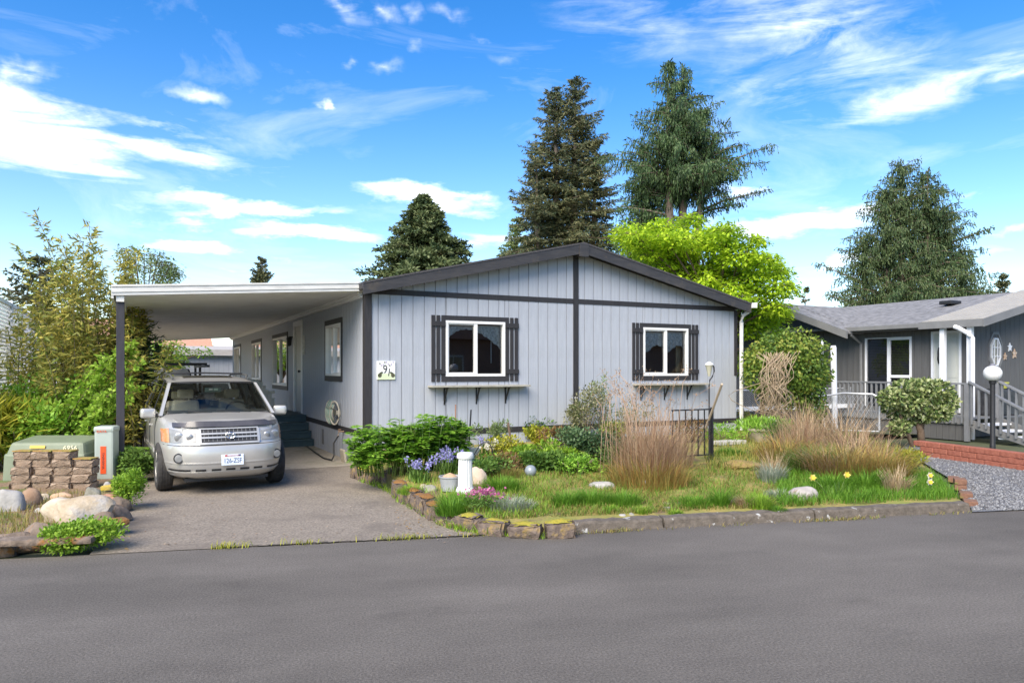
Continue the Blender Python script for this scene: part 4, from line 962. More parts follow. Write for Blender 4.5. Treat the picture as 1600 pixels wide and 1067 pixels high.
# greenhouse
def gl_pt(x, y, z): return (x, y, z)
ZB_, ZR_ = 1.035, 1.475
def ws(i, j, o_=0.0):
    hw = .70 + (.595 - .70) * j; x = (i * 2 - 1) * hw; bow = 1 - (i * 2 - 1) ** 2
    return (x, -1.09 + .62 * j - .14 * bow * (1 - .35 * j) - o_ * .5, ZB_ + (ZR_ - ZB_) * j + .012 * bow * j + o_)
b = MB(); b.grid(ws, 16, 8); b.build('windscreen', M_carglass, car, smooth='all', fix=False)
# black screen border
b = MB(); b.grid(lambda i, j: ws(i, -.03 + .055 * j, .003), 16, 1); b.grid(lambda i, j: ws(i, .965 + .05 * j, .003), 16, 1); b.build('screen_border', M_plast, car, fix=False)
for s in (-1, 1):
    def side(y, t):                                        # side of the cabin: t 0 belt .. 1 roof edge
        x = .80 + (.635 - .80) * t - .02 * max(0, (y - 1.2)) * t
        zt = np.interp(y, [-.42, .3, 1.2, 1.95], [1.475, 1.525, 1.525, 1.46]); zb = np.interp(y, [-1.15, 2.1], [1.02, 1.06]); return (s * x, y, zb + (zt - zb) * t)
    def yfr(t): return -1.06 + .58 * t                     # A pillar line
    def yre(t): return 2.06 - .24 * t
    def pillar(name, ya, yb, m, off=.012, t0=0., t1=1.):
        bb = MB(); 
        g1 = lambda i, j: (lambda p: (p[0] + s * off, p[1], p[2]))(side(ya(t0 + (t1 - t0) * j) + (yb(t0 + (t1 - t0) * j) - ya(t0 + (t1 - t0) * j)) * i, t0 + (t1 - t0) * j))
        g2 = lambda i, j: (lambda p: (p[0] - s * .03, p[1], p[2]))(side(ya(t0 + (t1 - t0) * j) + (yb(t0 + (t1 - t0) * j) - ya(t0 + (t1 - t0) * j)) * i, t0 + (t1 - t0) * j))
        bb.grid(g1, 2, 8); bb.grid(g2, 2, 8); v = bb.v; k = 27
        e = [0, 1, 2] + [j * 3 + 2 for j in range(1, 9)] + [25, 24] + [j * 3 for j in range(7, 0, -1)]
        bb.f += [(e[q], e[(q + 1) % len(e)], k + e[(q + 1) % len(e)], k + e[q]) for q in range(len(e))]
        return bb.build(name, m, car, smooth=True)
    pillar('pillar', lambda t: yfr(t) - .05, lambda t: yfr(t) + .07, M_car)
    pillar('pillar', lambda t: .10, lambda t: .20, M_plast, .004); pillar('pillar', lambda t: 1.10, lambda t: 1.19, M_plast, .004)
    pillar('pillar', lambda t: yre(t) - .16, lambda t: yre(t), M_car)
    for ya, yb in ((lambda t: yfr(t) + .06, lambda t: .11), (lambda t: .19, lambda t: 1.11), (lambda t: 1.18, lambda t: yre(t) - .15)):
        bb = MB(); bb.grid(lambda i, j: side(ya(j * .94 + .02) + (yb(j * .94 + .02) - ya(j * .94 + .02)) * i, j * .94 + .02), 6, 6); bb.build('side_window', M_carglass, car, smooth='all', fix=False)
    bb = MB(); bb.grid(lambda i, j: (lambda p: (p[0] + s * .014 * (1 - abs(j * 2 - 1)), p[1], p[2] + (j - .5) * .05))(side(-1.06 + 3.1 * i, 0)), 12, 4); bb.build('belt_moulding', M_car, car, smooth=True)
    # roof rail
    rr = [(s * .55, -.20, 1.535), (s * .575, -.12, 1.585), (s * .575, .6, 1.605), (s * .57, 1.4, 1.59), (s * .56, 1.7, 1.53)]
    bb = MB(); bb.tube(rr, .017, 8); bb.build('roof_rail', mat('rail_grey', (.12, .12, .115), None, .4, metal=.3), car, smooth=True)
    # door shut lines and handles
    for yl in (-.92, .15, 1.12): bb = MB(); bb.tube([(s * .846, yl, .36), (s * .859, yl, .60), (s * .861, yl, .80), (s * .84, yl, .985)], .0045, 4); bb.build('door_seam', M_plast, car)
    for yl in (.0, .98): o = MB().box(-.014, .014, -.09, .09, -.014, .014).build('door_handle', M_car, car, bevel=.008); o.location = (s * .865, yl, .84)
    bb = MB(); bb.box(-.012, .012, -.86, .86, -.03, .03); o = bb.build('side_moulding', M_car, car, bevel=.008); o.location = (s * .862, .0, .52)
def roofp(i, j, o_=0):
    y = -.49 + 2.35 * j; x = (i * 2 - 1) * (.632 - .03 * abs(j - .3)); zt = np.interp(y, [-.42, .3, 1.2, 1.95], [1.475, 1.525, 1.525, 1.46])
    return (x, y - .05 * (1 - (i * 2 - 1) ** 2) * (1 - j), zt + .05 * (1 - (i * 2 - 1) ** 4) * min(1, .35 + j * 2) + o_)
b = MB(); b.grid(roofp, 16, 16); b.grid(lambda i, j: roofp(i, j, -.025), 16, 16); b.build('roof', M_car, car, smooth=True)
b = MB(); b.grid(lambda i, j: roofp(.2 + .6 * i, .22 + .2 * j, .004), 8, 4); b.build('sunroof', mat('sunroof_glass', (.10, .09, .06), None, .1, coat=1), car, fix=False)
for yb in (.25, .95): bb = MB(); bb.tube([(-.57, yb, 1.605), (0, yb, 1.62), (.57, yb, 1.605)], .014, 6); bb.build('roof_crossbar', M_plast, car)
b = MB(); b.grid(lambda i, j: ((i * 2 - 1) * (.74 - .16 * j), 2.06 - .22 * j, 1.04 + .38 * j), 8, 6); b.build('rear_window', glassmat('privacy_glass', (.16, .17, .17), 1.2), car, fix=False)
# cabin: dash, seats, wheel
b = MB(); b.grid(lambda i, j: ((i * 2 - 1) * .70, -1.10 + .55 * j - .1 * (1 - (i * 2 - 1) ** 2) * (1 - j), 1.045 + .03 * math.sin(j * math.pi)), 12, 6); b.build('dashboard', mat('dash_grey', (.13, .125, .115), (.17, .16, .15), .7, scale=9), car, fix=False)
for y_, sc in ((-.15, 1), (.85, .96)):
    for s in (-1, 1):
        seat = MB().hexa([(-.23, 0, .9), (.23, 0, .9), (.23, .14, .9), (-.23, .14, .9)], [(-.19, .08, 1.2 * sc), (.19, .08, 1.2 * sc), (.19, .19, 1.2 * sc), (-.19, .19, 1.2 * sc)]).build('seat', M_seat, car, bevel=.04); seat.location = (s * .35, y_, 0)
        hr = MB().box(-.12, .12, .08, .17, 1.225 * sc, 1.365 * sc).build('headrest', M_seat, seat, bevel=.035)
        st_ = MB().tube([(-.05, .12, 1.18 * sc), (-.05, .12, 1.24 * sc)], .007, 6).tube([(.05, .12, 1.18 * sc), (.05, .12, 1.24 * sc)], .007, 6).build('headrest_post', M_chrome, seat)
sw = MB(); sw.tube([(.35 + .18 * math.cos(a), -.62 + .06 * math.sin(a), 1.03 + .15 * math.sin(a)) for a in np.linspace(0, 2 * math.pi, 25)], .014, 6, cap=False); sw.build('steering_wheel', M_plast, car, smooth=True)
MB().box(-.12, .12, -.50, -.46, 1.33, 1.40).build('rear_mirror', mat('mirror_teal', (.16, .24, .23), None, .15), car, bevel=.01)
MB().box(-.06, -.01, -.52, -.505, 1.36, 1.385).build('sticker', M_white, car); MB().box(.01, .07, -.52, -.505, 1.355, 1.385).build('sticker', mat('pale_green_sticker', (.5, .65, .55), None, .5), car)
for x in (-.12, .28):
    bb = MB(); p0, p1 = ws((x + .7) / 1.4, .0, .015), ws((x - .32 + .7) / 1.4, .07, .015); bb.tube([p0, p1], .009, 5); bb.build('wiper', M_plast, car)
# wheels
def wheel(parent, x, y, r=.335, wd=.20, rotz=0.0):
    w = empty('wheel'); w.parent = parent; w.location = (x, y, r); w.rotation_euler = (0, 0, rotz + (0 if x > 0 else math.pi))
    t = MB(); h = wd / 2
    t.lathe([(r * .64, -h * .8), (r * .70, -h), (r * .86, -h * 1.04), (r * .95, -h * .93), (r * .99, -h * .72), (r, -h * .3), (r, h * .3), (r * .99, h * .72), (r * .95, h * .93), (r * .86, h * 1.04), (r * .70, h), (r * .64, h * .8)], 36, (0, 0, 0), 'x'); t.build('tyre', M_tyre, w, smooth=True)
    tr_ = MB()
    for q in (-.05, -.017, .017, .05): tr_.lathe([(r * 1.001, q - .006), (r * 1.006, q - .004), (r * 1.006, q + .004), (r * 1.001, q + .006)], 36, (0, 0, 0), 'x')
    tr_.build('tread', M_tyre, w)
    t = MB(); t.lathe([(r * .65, h * .86), (r * .63, h * .6), (r * .58, h * .5), (r * .10, h * .45)], 30, (0, 0, 0), 'x'); t.build('rim_well', M_plast, w)
    t = MB(); t.lathe([(r * .68, h * .82), (r * .69, h * .95), (r * .62, h * .9), (r * .60, h * .7)], 30, (0, 0, 0), 'x')
    for k in range(6):
        a = k * math.pi / 3; c, s_ = math.cos(a), math.sin(a); p = lambda rr, ww, xx: (xx, rr * c - ww * s_, rr * s_ + ww * c)
        t.hexa([p(r * .1, -.03, h * .6), p(r * .64, -.022, h * .7), p(r * .64, .022, h * .7), p(r * .1, .03, h * .6)], [p(r * .1, -.026, h * .85), p(r * .64, -.018, h * .9), p(r * .64, .018, h * .9), p(r * .1, .026, h * .85)])
    t.lathe([(r * .20, h * .6), (r * .20, h * .9), (r * .1, h * .97), (r * .02, h * .98)], 16, (0, 0, 0), 'x'); t.build('rim', M_rim, w, smooth=True)
    return w
for (x, y) in wheels: wheel(car, x, y, WZ, .205)

# ================================================================ blue pickup with ladder rack, behind the SUV
M_blue = mat('blue_paint', (.012, .028, .075), (.016, .034, .09), .3, scale=2, coat=.6)
pk = empty('pickup_truck', H(-2.95, 5.55, .008), HA + R(1), 'dark blue pickup with black overhead rack parked behind the silver SUV', 'truck')
LV2 = [(z + (.14 if z > .5 else .12), w * 1.0, f * 1.05, r * 1.15, rise * .6) for (z, w, f, r, rise) in LEV]
car_body('body', LV2, M_blue, pk, [(-.77, -1.4), (.77, -1.4), (-.77, 1.55), (.77, 1.55)], .41, .37)
for (x, y) in ((-.77, -1.4), (.77, -1.4), (-.77, 1.55), (.77, 1.55)): wheel(pk, x, y, .36, .21)
MB().box(-.88, .88, -2.40, -2.25, .50, .68).build('bumper', mat('bumper_grey', (.45, .46, .48), None, .35, metal=.5), pk, bevel=.03)
MB().box(-.46, .46, -2.27, -2.20, .74, .98).build('grille', M_plast, pk, bevel=.01)
for s in (-1, 1): MB().box(*sorted((s * .5, s * .76)), -2.24, -2.16, .78, .96).build('headlight', M_lens, pk, bevel=.02)
b = MB(); b.hexa([(-.74, -.85, 1.12), (.74, -.85, 1.12), (.74, .62, 1.12), (-.74, .62, 1.12)], [(-.60, -.22, 1.62), (.60, -.22, 1.62), (.60, .55, 1.62), (-.60, .55, 1.62)]); b.build('cab', M_blue, pk, bevel=.03)
b = MB(); b.add([(-.67, -.835, 1.17), (.67, -.835, 1.17), (.56, -.265, 1.585), (-.56, -.265, 1.585)], [(0, 1, 2, 3)]); b.build('windscreen', mat('pale_screen', (.25, .28, .30), (.45, .48, .5), .08, scale=3, coat=1), pk, fix=False).location = (0, -.03, .03)
rk = MB()
for y in (-.3, 1.0, 2.2): rk.box(-.95, .95, y - .025, y + .025, 1.70, 1.745)
for s in (-1, 1):
    rk.box(s * .92 - .025, s * .92 + .025, -.9, 2.3, 1.6995 - .05, 1.6995)
    for y in (1.0, 2.2): rk.box(s * .92 - .025, s * .92 + .025, y - .026, y + .026, .95, 1.648)
rk.build('ladder_rack', M_black, pk)
for s in (-1, 1): o = MB().box(-.09, .09, -.05, .05, -.06, .07).build('mirror', M_plast, pk, bevel=.02); o.location = (s * .93, -.62, 1.2)

# ================================================================ things by the side wall
hr = empty('hose_reel', H(-.03, 1.62, .62), HA, 'green garden hose coiled on a wall reel by the corner', 'hose reel')
M_hose = mat('green_hose', (.10, .28, .22), (.16, .36, .28), .5, scale=9); M_bone = mat('reel_tan', (.42, .38, .30), (.5, .45, .36), .6, scale=9)
for k in range(2):
    y0 = .0 + k * .34
    rim = MB(); rim.tube([(-.10 - .06 * math.cos(a), y0 + .10 * math.cos(a) * 1.0, .20 + .21 * math.sin(a)) for a in np.linspace(0, 2 * math.pi, 21)], .016, 6, cap=False); rim.build('reel_rim', M_bone, hr, smooth=True)
for k in range(6):
    rad = .13 + .012 * k; y0 = .04 + .045 * k
    c = MB(); c.tube([(-.13 - .03 * math.cos(a * 2), y0 + rad * .75 * math.cos(a), .20 + rad * 1.15 * math.sin(a)) for a in np.linspace(0, 2 * math.pi, 21)], .012, 6, cap=False); c.build('hose_coil', M_hose if k % 2 else M_bone, hr, smooth=True)
MB().box(-.06, .015, .02, .3, .16, .24).build('bracket', M_bone, hr)
bh = MB(); pts = [WS(1.35, .12, .43), WS(1.3, .22, .30), WS(1.15, .25, .10), WS(1.1, .3, .03), WS(1.5, .35, .022), WS(2.4, .3, .022), WS(3.4, .22, .022), WS(3.8, .2, .022)]
pts = [H(*p) for p in pts]; c_ = []
for i in range(len(pts) - 1):
    for t in np.linspace(0, 1, 6, endpoint=False): c_.append(pts[i].lerp(pts[i + 1], t))
bh.tube(c_ + [pts[-1]], .014, 6); o = bh.build('black_hose', M_plast, smooth=True); tag(o, 'black hose running from the tap along the foot of the side wall', 'hose')
o = MB().box(-.02, .02, -.14, .14, 0, .22).build('stone_slab', mat('slab_tan', (.38, .33, .25), (.45, .4, .31), .9, scale=12, bump=.4), bevel=.015); o.location = H(-.12, .95, .005); o.rotation_euler = (0, R(-8), HA); tag(o, 'small tan slab leaning on the skirting beside the black hose', 'slab')
# ================================================================ foliage tools
def unit(a): return a / np.maximum(np.linalg.norm(a, axis=1, keepdims=True), 1e-6)
def rvec(n): return unit(rng.normal(size=(n, 3)))
def leafarr(Pp, D, ln, wd, up=None, fold=.0):
    """rhombic leaves: base P, axis D, length, width"""
    n = len(Pp); D = unit(D); U = rvec(n) if up is None else unit(up + rvec(n) * .35)
    S_ = unit(np.cross(D, U)); Nn = np.cross(S_, D)
    ln = np.broadcast_to(ln, (n,))[:, None]; wd = np.broadcast_to(wd, (n,))[:, None]
    mid = Pp + D * ln * .45
    V = np.stack([Pp, mid + S_ * wd * .5 + Nn * fold * wd, Pp + D * ln - Nn * ln * .08, mid - S_ * wd * .5 + Nn * fold * wd], axis=1).reshape(-1, 3)
    return V
def quads(n): return np.arange(n * 4).reshape(n, 4)
def foliage(name, V, m, parent, tone=None, jit=.25):
    n = len(V) // 4
    if tone is None: tone = rng.random(n)
    else: tone = np.clip(tone + rng.normal(size=n) * jit * .5, 0, 1)
    return npmesh(name, V, quads(n), m, parent, tone)
def stems(name, paths, rads, m, parent, n=5, smooth=True):
    b = MB()
    for p, r_ in zip(paths, rads): b.tube(p, r_, n)
    return b.build(name, m, parent, smooth='all' if smooth else False, fix=False)
def blades(base, h, w, lean, bend=.5, az_=None):
    """grass blades of two segments: returns verts, quads (N*2)"""
    n = len(base); a = rng.random(n) * 2 * np.pi if az_ is None else az_
    d = np.stack([np.cos(a), np.sin(a), np.zeros(n)], 1); sd_ = np.stack([-np.sin(a), np.cos(a), np.zeros(n)], 1)
    h = np.broadcast_to(h, (n,))[:, None]; w = np.broadcast_to(w, (n,))[:, None]; lean = np.broadcast_to(lean, (n,))[:, None]
    z = np.array([[0, 0, 1.]])
    p1 = base + z * h * .55 + d * h * lean * .35; p2 = base + z * h * (1 - .35 * lean * bend) + d * h * lean
    V = np.stack([base - sd_ * w * .5, base + sd_ * w * .5, p1 + sd_ * w * .42, p1 - sd_ * w * .42, p2 + sd_ * w * .08, p2 - sd_ * w * .08], 1).reshape(-1, 3)
    k = np.arange(n)[:, None] * 6
    Fq = np.concatenate([k + np.array([[0, 1, 2, 3]]), k + np.array([[3, 2, 4, 5]])], 0)
    return V, Fq, n
def grassobj(name, base, h, w, lean, m, parent=None, tone=None, bend=.5):
    V, Fq, n = blades(base, h, w, lean, bend); t = rng.random(n) if tone is None else tone
    return npmesh(name, V, Fq, m, parent, np.concatenate([t, t]))
def G(*c): return [srgb(*x) for x in c]
# leaf colours (real surface colours)
L_fir = leafmat('fir_needles', [(0.046, 0.069, 0.032), (0.103, 0.115, 0.051), (0.196, 0.184, 0.081), (0.069, 0.103, 0.057)], .12)
L_deo = leafmat('cedar_needles', [(.024, .052, .020), (.055, .105, .034), (.105, .165, .055), (.035, .065, .024)], .15)
L_cyp = leafmat('cypress_needles', [(.030, .060, .024), (.065, .110, .038), (.125, .165, .06), (.042, .075, .028)], .15)
L_ced2 = leafmat('red_cedar_needles', [(0.053, 0.084, 0.034), (0.113, 0.150, 0.056), (0.188, 0.217, 0.094)], .12)
L_maple = leafmat('maple_leaves', [(0.196, 0.330, 0.018), (0.360, 0.540, 0.026), (0.600, 0.750, 0.044), (0.300, 0.480, 0.023)], .45)
L_bam = leafmat('olive_leaves', [(0.130, 0.154, 0.035), (0.309, 0.309, 0.066), (0.570, 0.475, 0.106), (0.214, 0.261, 0.048)], .3)
L_pale = leafmat('pale_green_leaves', [(0.125, 0.188, 0.062), (0.225, 0.300, 0.112), (0.312, 0.375, 0.175)], .35)
L_lime = leafmat('lime_leaves', [(0.131, 0.262, 0.021), (0.248, 0.408, 0.037), (0.393, 0.553, 0.073)], .4)
L_mid = leafmat('mid_green_leaves', [(0.056, 0.119, 0.021), (0.112, 0.210, 0.035), (0.182, 0.294, 0.056)], .3)
L_dark = leafmat('dark_green_leaves', [(0.034, 0.076, 0.031), (0.068, 0.128, 0.048), (0.136, 0.204, 0.085)], .2, .4)
L_fern = leafmat('fern_leaves', [(0.139, 0.310, 0.031), (0.248, 0.466, 0.047), (0.373, 0.590, 0.085)], .4)
L_var = leafmat('variegated_leaves', [(0.078, 0.117, 0.033), (0.208, 0.208, 0.104), (0.442, 0.416, 0.260)], .3)
L_rust = leafmat('rust_leaves', [(0.156, 0.078, 0.033), (0.260, 0.143, 0.052), (0.156, 0.169, 0.052)], .3)
L_yel = leafmat('yellow_green_leaves', [(0.184, 0.230, 0.023), (0.368, 0.380, 0.034), (0.483, 0.437, 0.057)], .35)
L_vine = leafmat('vine_leaves', [(0.070, 0.119, 0.028), (0.154, 0.224, 0.042), (0.336, 0.364, 0.056), (0.420, 0.308, 0.084)], .3)
L_arb = leafmat('arbor_leaves', [(.06, .12, .022), (.12, .21, .035), (.22, .32, .05), (.34, .36, .07)], .35)
L_cam = leafmat('camellia_leaves', [(0.060, 0.102, 0.030), (0.120, 0.180, 0.048), (0.288, 0.336, 0.120), (0.432, 0.456, 0.240)], .15, .3)
L_grass = leafmat('grass_blades', [(0.075, 0.188, 0.015), (0.138, 0.300, 0.025), (0.225, 0.400, 0.044)], .4)
L_dry = leafmat('dry_grass', [(.24, .17, .06), (.38, .28, .10), (.30, .30, .07), (.16, .2, .04)], .35)
L_red = leafmat('red_dry_grass', [(.26, .15, .09), (.44, .28, .17), (.56, .41, .26), (.34, .21, .125)], .3) #[(0.250, 0.125, 0.081), (0.425, 0.237, 0.150), (0.575, 0.400, 0.237), (0.325, 0.188, 0.112)], .3)
L_tan = leafmat('tan_dry_grass', [(.30, .19, .10), (.46, .33, .19), (.58, .45, .28)], .3)
L_gold = leafmat('gold_grass', [(0.308, 0.168, 0.056), (0.504, 0.308, 0.098), (0.420, 0.350, 0.098), (0.238, 0.266, 0.070)], .3)
L_blue = leafmat('silver_grass', [(.18, .23, .16), (.32, .36, .27), (.46, .47, .36)], .3)
L_lav = leafmat('lavender_petals', [(.22, .20, .48), (.34, .32, .62), (.45, .42, .7)], .3)
L_pink = leafmat('pink_petals', [(.38, .08, .20), (.55, .15, .32), (.6, .28, .42)], .3)
L_white = leafmat('white_petals', [(.75, .72, .6), (.8, .79, .74), (.7, .66, .5)], .3)
L_daf = leafmat('daffodil_petals', [(.75, .60, .10), (.8, .68, .2), (.78, .72, .4)], .3)
M_bark = mat('conifer_bark', (.13, .095, .07), (.22, .17, .13), .95, scale=6, stretch=(3, 3, .6), bump=.6)
M_bark2 = mat('brown_bark', (.10, .065, .04), (.17, .12, .08), .95, scale=8, bump=.5)
M_twig = mat('grey_twig', (.20, .15, .10), (.28, .22, .16), .9, scale=9)
M_stem = mat('green_stem', (.10, .17, .03), (.14, .2, .05), .8, scale=9)
M_dryvine = mat('dry_vine', (.30, .22, .14), (.42, .33, .22), .9, scale=9)
M_cane = mat('olive_cane', (.10, .09, .04), (.16, .14, .06), .8, scale=6)

# ---------------------------------------------------------------- trees
def conifer(name, label, base, leaders, style, lm, seed, group=None, prof=None, dens=1.0, cat='tree', needle=(.20, .05), gap=.0, trunk_bare=0.0, group_tone=.3, extra=None, wild=.25):
    """leaders: list of (dx, dy, height, radius, start height). style 'fir', 'weep' or 'cone'"""
    global rng
    rng = np.random.default_rng(seed)
    t = empty(name, base, 0, label, cat, group); VV = []; TT = []; tp = []; tr = []
    for (dx, dy, hh, rad, z0) in leaders:
        tp.append([(dx * .35, dy * .35, -.3), (dx * .7, dy * .7, hh * .35), (dx, dy, hh * .7), (dx, dy, hh * .985)]); tr.append([.024 * hh, .018 * hh, .010 * hh, .01])
        nb_ = int((hh - z0) / .26 * 4.6 * dens)
        for _ in range(nb_):
            s = rng.random() ** .82; z = z0 + (hh - z0) * s
            L_ = rad * (prof(s) if prof else (1 - s) ** .75 * (.55 + .45 * min(1, s * 6 + .35))) * rng.uniform(1 - wild * 1.1, 1.05 + wild * .5)
            if L_ < .18: L_ = .18
            a = rng.random() * 2 * np.pi; o = np.array([math.cos(a), math.sin(a), 0])
            if gap and rng.random() < gap: continue
            px = dx * min(1, z / (hh * .7)); py = dy * min(1, z / (hh * .7))
            if style == 'weep': rise0, droop = rng.uniform(.45, 1.15), .60
            elif style == 'cone': rise0, droop = rng.uniform(.2, .5), .30
            else: rise0, droop = (-.05 + .55 * s), .30 * (1 - s) + .06
            ns = max(3, int(L_ / .15)); k = (np.arange(ns) + .4) / ns
            pts = np.array([px, py, z]) + o[None] * (k * L_)[:, None] + np.array([0, 0, 1.])[None] * (L_ * (rise0 * k - droop * k ** 2))[:, None]
            if style == 'fir': pts[:, 2] += .12 * L_ * k ** 4
            tone0 = rng.random() * group_tone + (1 - group_tone) * .5 * rng.random() * 2
            lat = np.array([-o[1], o[0], 0])
            if style == 'weep':
                m = 6
                for q in range(m):
                    st = pts + rng.normal(size=pts.shape) * .07
                    hang = (.2 + .8 * rng.random(ns)) * (.30 + .38 * (1 - .5 * s)) * (1.1 - .5 * k)
                    sg = 3
                    dirn = unit(np.array([0, 0, -1.])[None] + o[None] * .25 + rng.normal(size=(ns, 3)) * .22)
                    for g in range(sg):
                        VV.append(leafarr(st + dirn * (hang * g / sg)[:, None], dirn, hang / sg * 1.35, needle[1] * .75)); TT.append(np.full(ns, tone0))
                VV.append(leafarr(pts, np.broadcast_to(o, pts.shape) + rng.normal(size=pts.shape) * .35, needle[0], needle[1])); TT.append(np.full(ns, tone0))
            else:
                for sd_ in (-1, 1):
                    tl = np.clip(.46 * L_ * (1 - k * .75), .12, .62) * rng.uniform(.6, 1.2, ns)
                    dirn = unit(o[None] * .75 + lat[None] * sd_ * .8 + np.array([0, 0, -.25 if style == 'fir' else .25])[None] + rng.normal(size=(ns, 3)) * .22)
                    sg = 3
                    for g in range(sg):
                        pp = pts + dirn * (tl * g / sg)[:, None]
                        VV.append(leafarr(pp + rng.normal(size=pp.shape) * .02, dirn + rng.normal(size=pp.shape) * .35, tl / sg * 1.3 + .06, needle[1])); TT.append(np.full(ns, tone0))
                        VV.append(leafarr(pp, dirn + rng.normal(size=pp.shape) * .6 + np.array([[0, 0, -.3]]), needle[0] * .8, needle[1])); TT.append(np.full(ns, tone0))
                VV.append(leafarr(pts, np.broadcast_to(o, pts.shape) + rng.normal(size=pts.shape) * .3, needle[0], needle[1])); TT.append(np.full(ns, tone0))
            if L_ > .5: tp.append([pts[0] - o * L_ / ns * .4, pts[len(pts) // 2], pts[-1]]); tr.append([.012 + .012 * L_, .008 + .006 * L_, .004])
        # leader tip
        n = 14; z = hh - rng.random(n) * .5; VV.append(leafarr(np.stack([np.full(n, dx), np.full(n, dy), z], 1), np.array([[0, 0, 1.]]) + rng.normal(size=(n, 3)) * .5, .22, .05)); TT.append(np.full(n, .5))
    if extra:
        for (az_, z, L_, rise) in extra:                   # single long limbs that stick out
            o = np.array([math.cos(R(az_)), math.sin(R(az_)), 0]); ns = int(L_ / .07); k = np.arange(ns) / ns
            pts = np.array([0, 0, z]) + o[None] * (k * L_)[:, None] + np.array([0, 0, 1.])[None] * (rise * (k * 1.35 - .35 * k ** 3))[:, None]
            tp.append([pts[0], pts[ns // 2], pts[-1]]); tr.append([.09, .05, .01])
            for q in range(4):
                hang = (.15 + .85 * rng.random(ns)) * (.62 - .38 * k)
                dirn = unit(np.array([0, 0, -1.])[None] + o[None] * .2 + rng.normal(size=(ns, 3)) * .3); st = pts + rng.normal(size=pts.shape) * .07
                for g in range(3): VV.append(leafarr(st + dirn * (hang * g / 3)[:, None], dirn, hang / 3 * 1.35, needle[1])); TT.append(np.full(ns, .4))
    stems('trunk', tp, tr, M_bark, t, 5)
    V = np.concatenate(VV); foliage('crown', V, lm, t, np.concatenate(TT), .55); return t
def at_depth(u, d, z=0): return Vector(((u - CX) / F * d, d, z))
ht = lambda v, d: CAM_H + (HY - v) / F * d
D1 = 36; conifer('fir_tree', 'tall dark brownish fir with two tops behind the roof ridge', at_depth(880, D1), [(-.35, 0, ht(140, D1), 2.9, 5.8), (.6, .2, ht(122, D1), 2.7, 5.8), (-1.3, -.4, ht(235, D1), 1.9, 6.0), (1.5, -.3, ht(225, D1), 1.9, 6.0)], 'fir', L_fir, 11, prof=lambda s: (1 - s) ** .66 * .94 + .06, dens=1.25, needle=(.24, .052), wild=.6)
D2 = 33; conifer('weeping_cedar', 'tall weeping cedar with bare trunks and one long low limb', at_depth(1060, D2), [(-.45, 0, ht(98, D2), 3.0, 9.0), (.3, .3, ht(100, D2), 2.8, 9.2), (.95, -.2, ht(175, D2), 3.0, 8.8), (-1.5, .4, ht(225, D2), 2.1, 5.0), (-1.2, .8, ht(260, D2), 2.2, 5.0)], 'weep', L_deo, 12, prof=lambda s: ((1 - s) ** .85) * .94 + .06, dens=.95, needle=(.26, .065), wild=.5, extra=[(6, 8.3, 4.3, 1.5), (8, 8.2, 3.2, 1.0), (12, 10.4, 3.1, 1.5), (20, 9.6, 3.1, .9), (170, 7.6, 2.6, .3), (160, 9.4, 2.4, .6), (185, 8.4, 2.7, .5)])
D3 = 35; conifer('weeping_cypress', 'broad many-topped weeping conifer above the grey roof', at_depth(1420, D3), [(-1.1, 0, ht(300, D3), 2.5, 3.6), (-.2, .3, ht(258, D3), 2.4, 3.6), (.9, 0, ht(268, D3), 2.4, 3.6), (1.7, .3, ht(325, D3), 2.4, 3.6), (-2.0, .2, ht(370, D3), 1.8, 3.4), (2.5, 0, ht(390, D3), 1.7, 3.4)], 'weep', L_cyp, 13, prof=lambda s: ((1 - s) ** .55) * .78 + .2, dens=.9, needle=(.26, .065), wild=.5, extra=[(8, 6.4, 4.5, 2.1), (15, 5.2, 4.5, 1.4), (12, 4.4, 4.6, 1.0), (20, 7.2, 3.2, 1.9), (172, 4.2, 4.3, 2.6), (168, 5.6, 3.2, 1.9), (5, 3.8, 4.4, .9), (180, 3.6, 4.0, 1.6)])
D4 = 42; conifer('cone_cedar', 'dense conical cedar rising behind the left roof slope', at_depth(662, D4), [(0, 0, ht(306, D4), 3.6, 5.0)], 'cone', L_ced2, 14, prof=lambda s: (1 - s) ** .78 + .03, dens=3.6, needle=(.30, .11), wild=.3)
D5 = 60; conifer('distant_fir', 'small distant fir above the carport roof', at_depth(409, D5), [(0, 0, ht(402, D5), 2.1, 3)], 'fir', L_fir, 15, prof=lambda s: (1 - s) ** .6, dens=.9, needle=(.32, .11))
D6 = 38; conifer('small_conifer', 'pale conifer tip left of the big fir, just over the roof', at_depth(808, D6), [(0, 0, ht(342, D6), 1.9, 3)], 'cone', L_pale, 16, prof=lambda s: (1 - s) ** .7 + .05, dens=1.2, needle=(.22, .08))
D7 = 52; conifer('distant_fir', 'dark distant conifer at the right edge above the grey roof', at_depth(1567, D7), [(0, 0, ht(428, D7), 1.7, 3)], 'fir', L_fir, 17, dens=.9, needle=(.3, .1))
conifer('distant_fir', 'thin spindly conifer left of the broad weeping conifer', at_depth(1258, 50), [(0, 0, ht(448, 50), .7, 3)], 'fir', L_fir, 18, dens=.5, needle=(.25, .07))
conifer('dark_spruce', 'dark spruce mostly hidden behind the bamboo at far left', at_depth(62, 24), [(0, 0, ht(405, 24), 2.2, 1.5)], 'fir', L_fir, 19, prof=lambda s: (1 - s) ** .6, dens=.9, needle=(.2, .07))

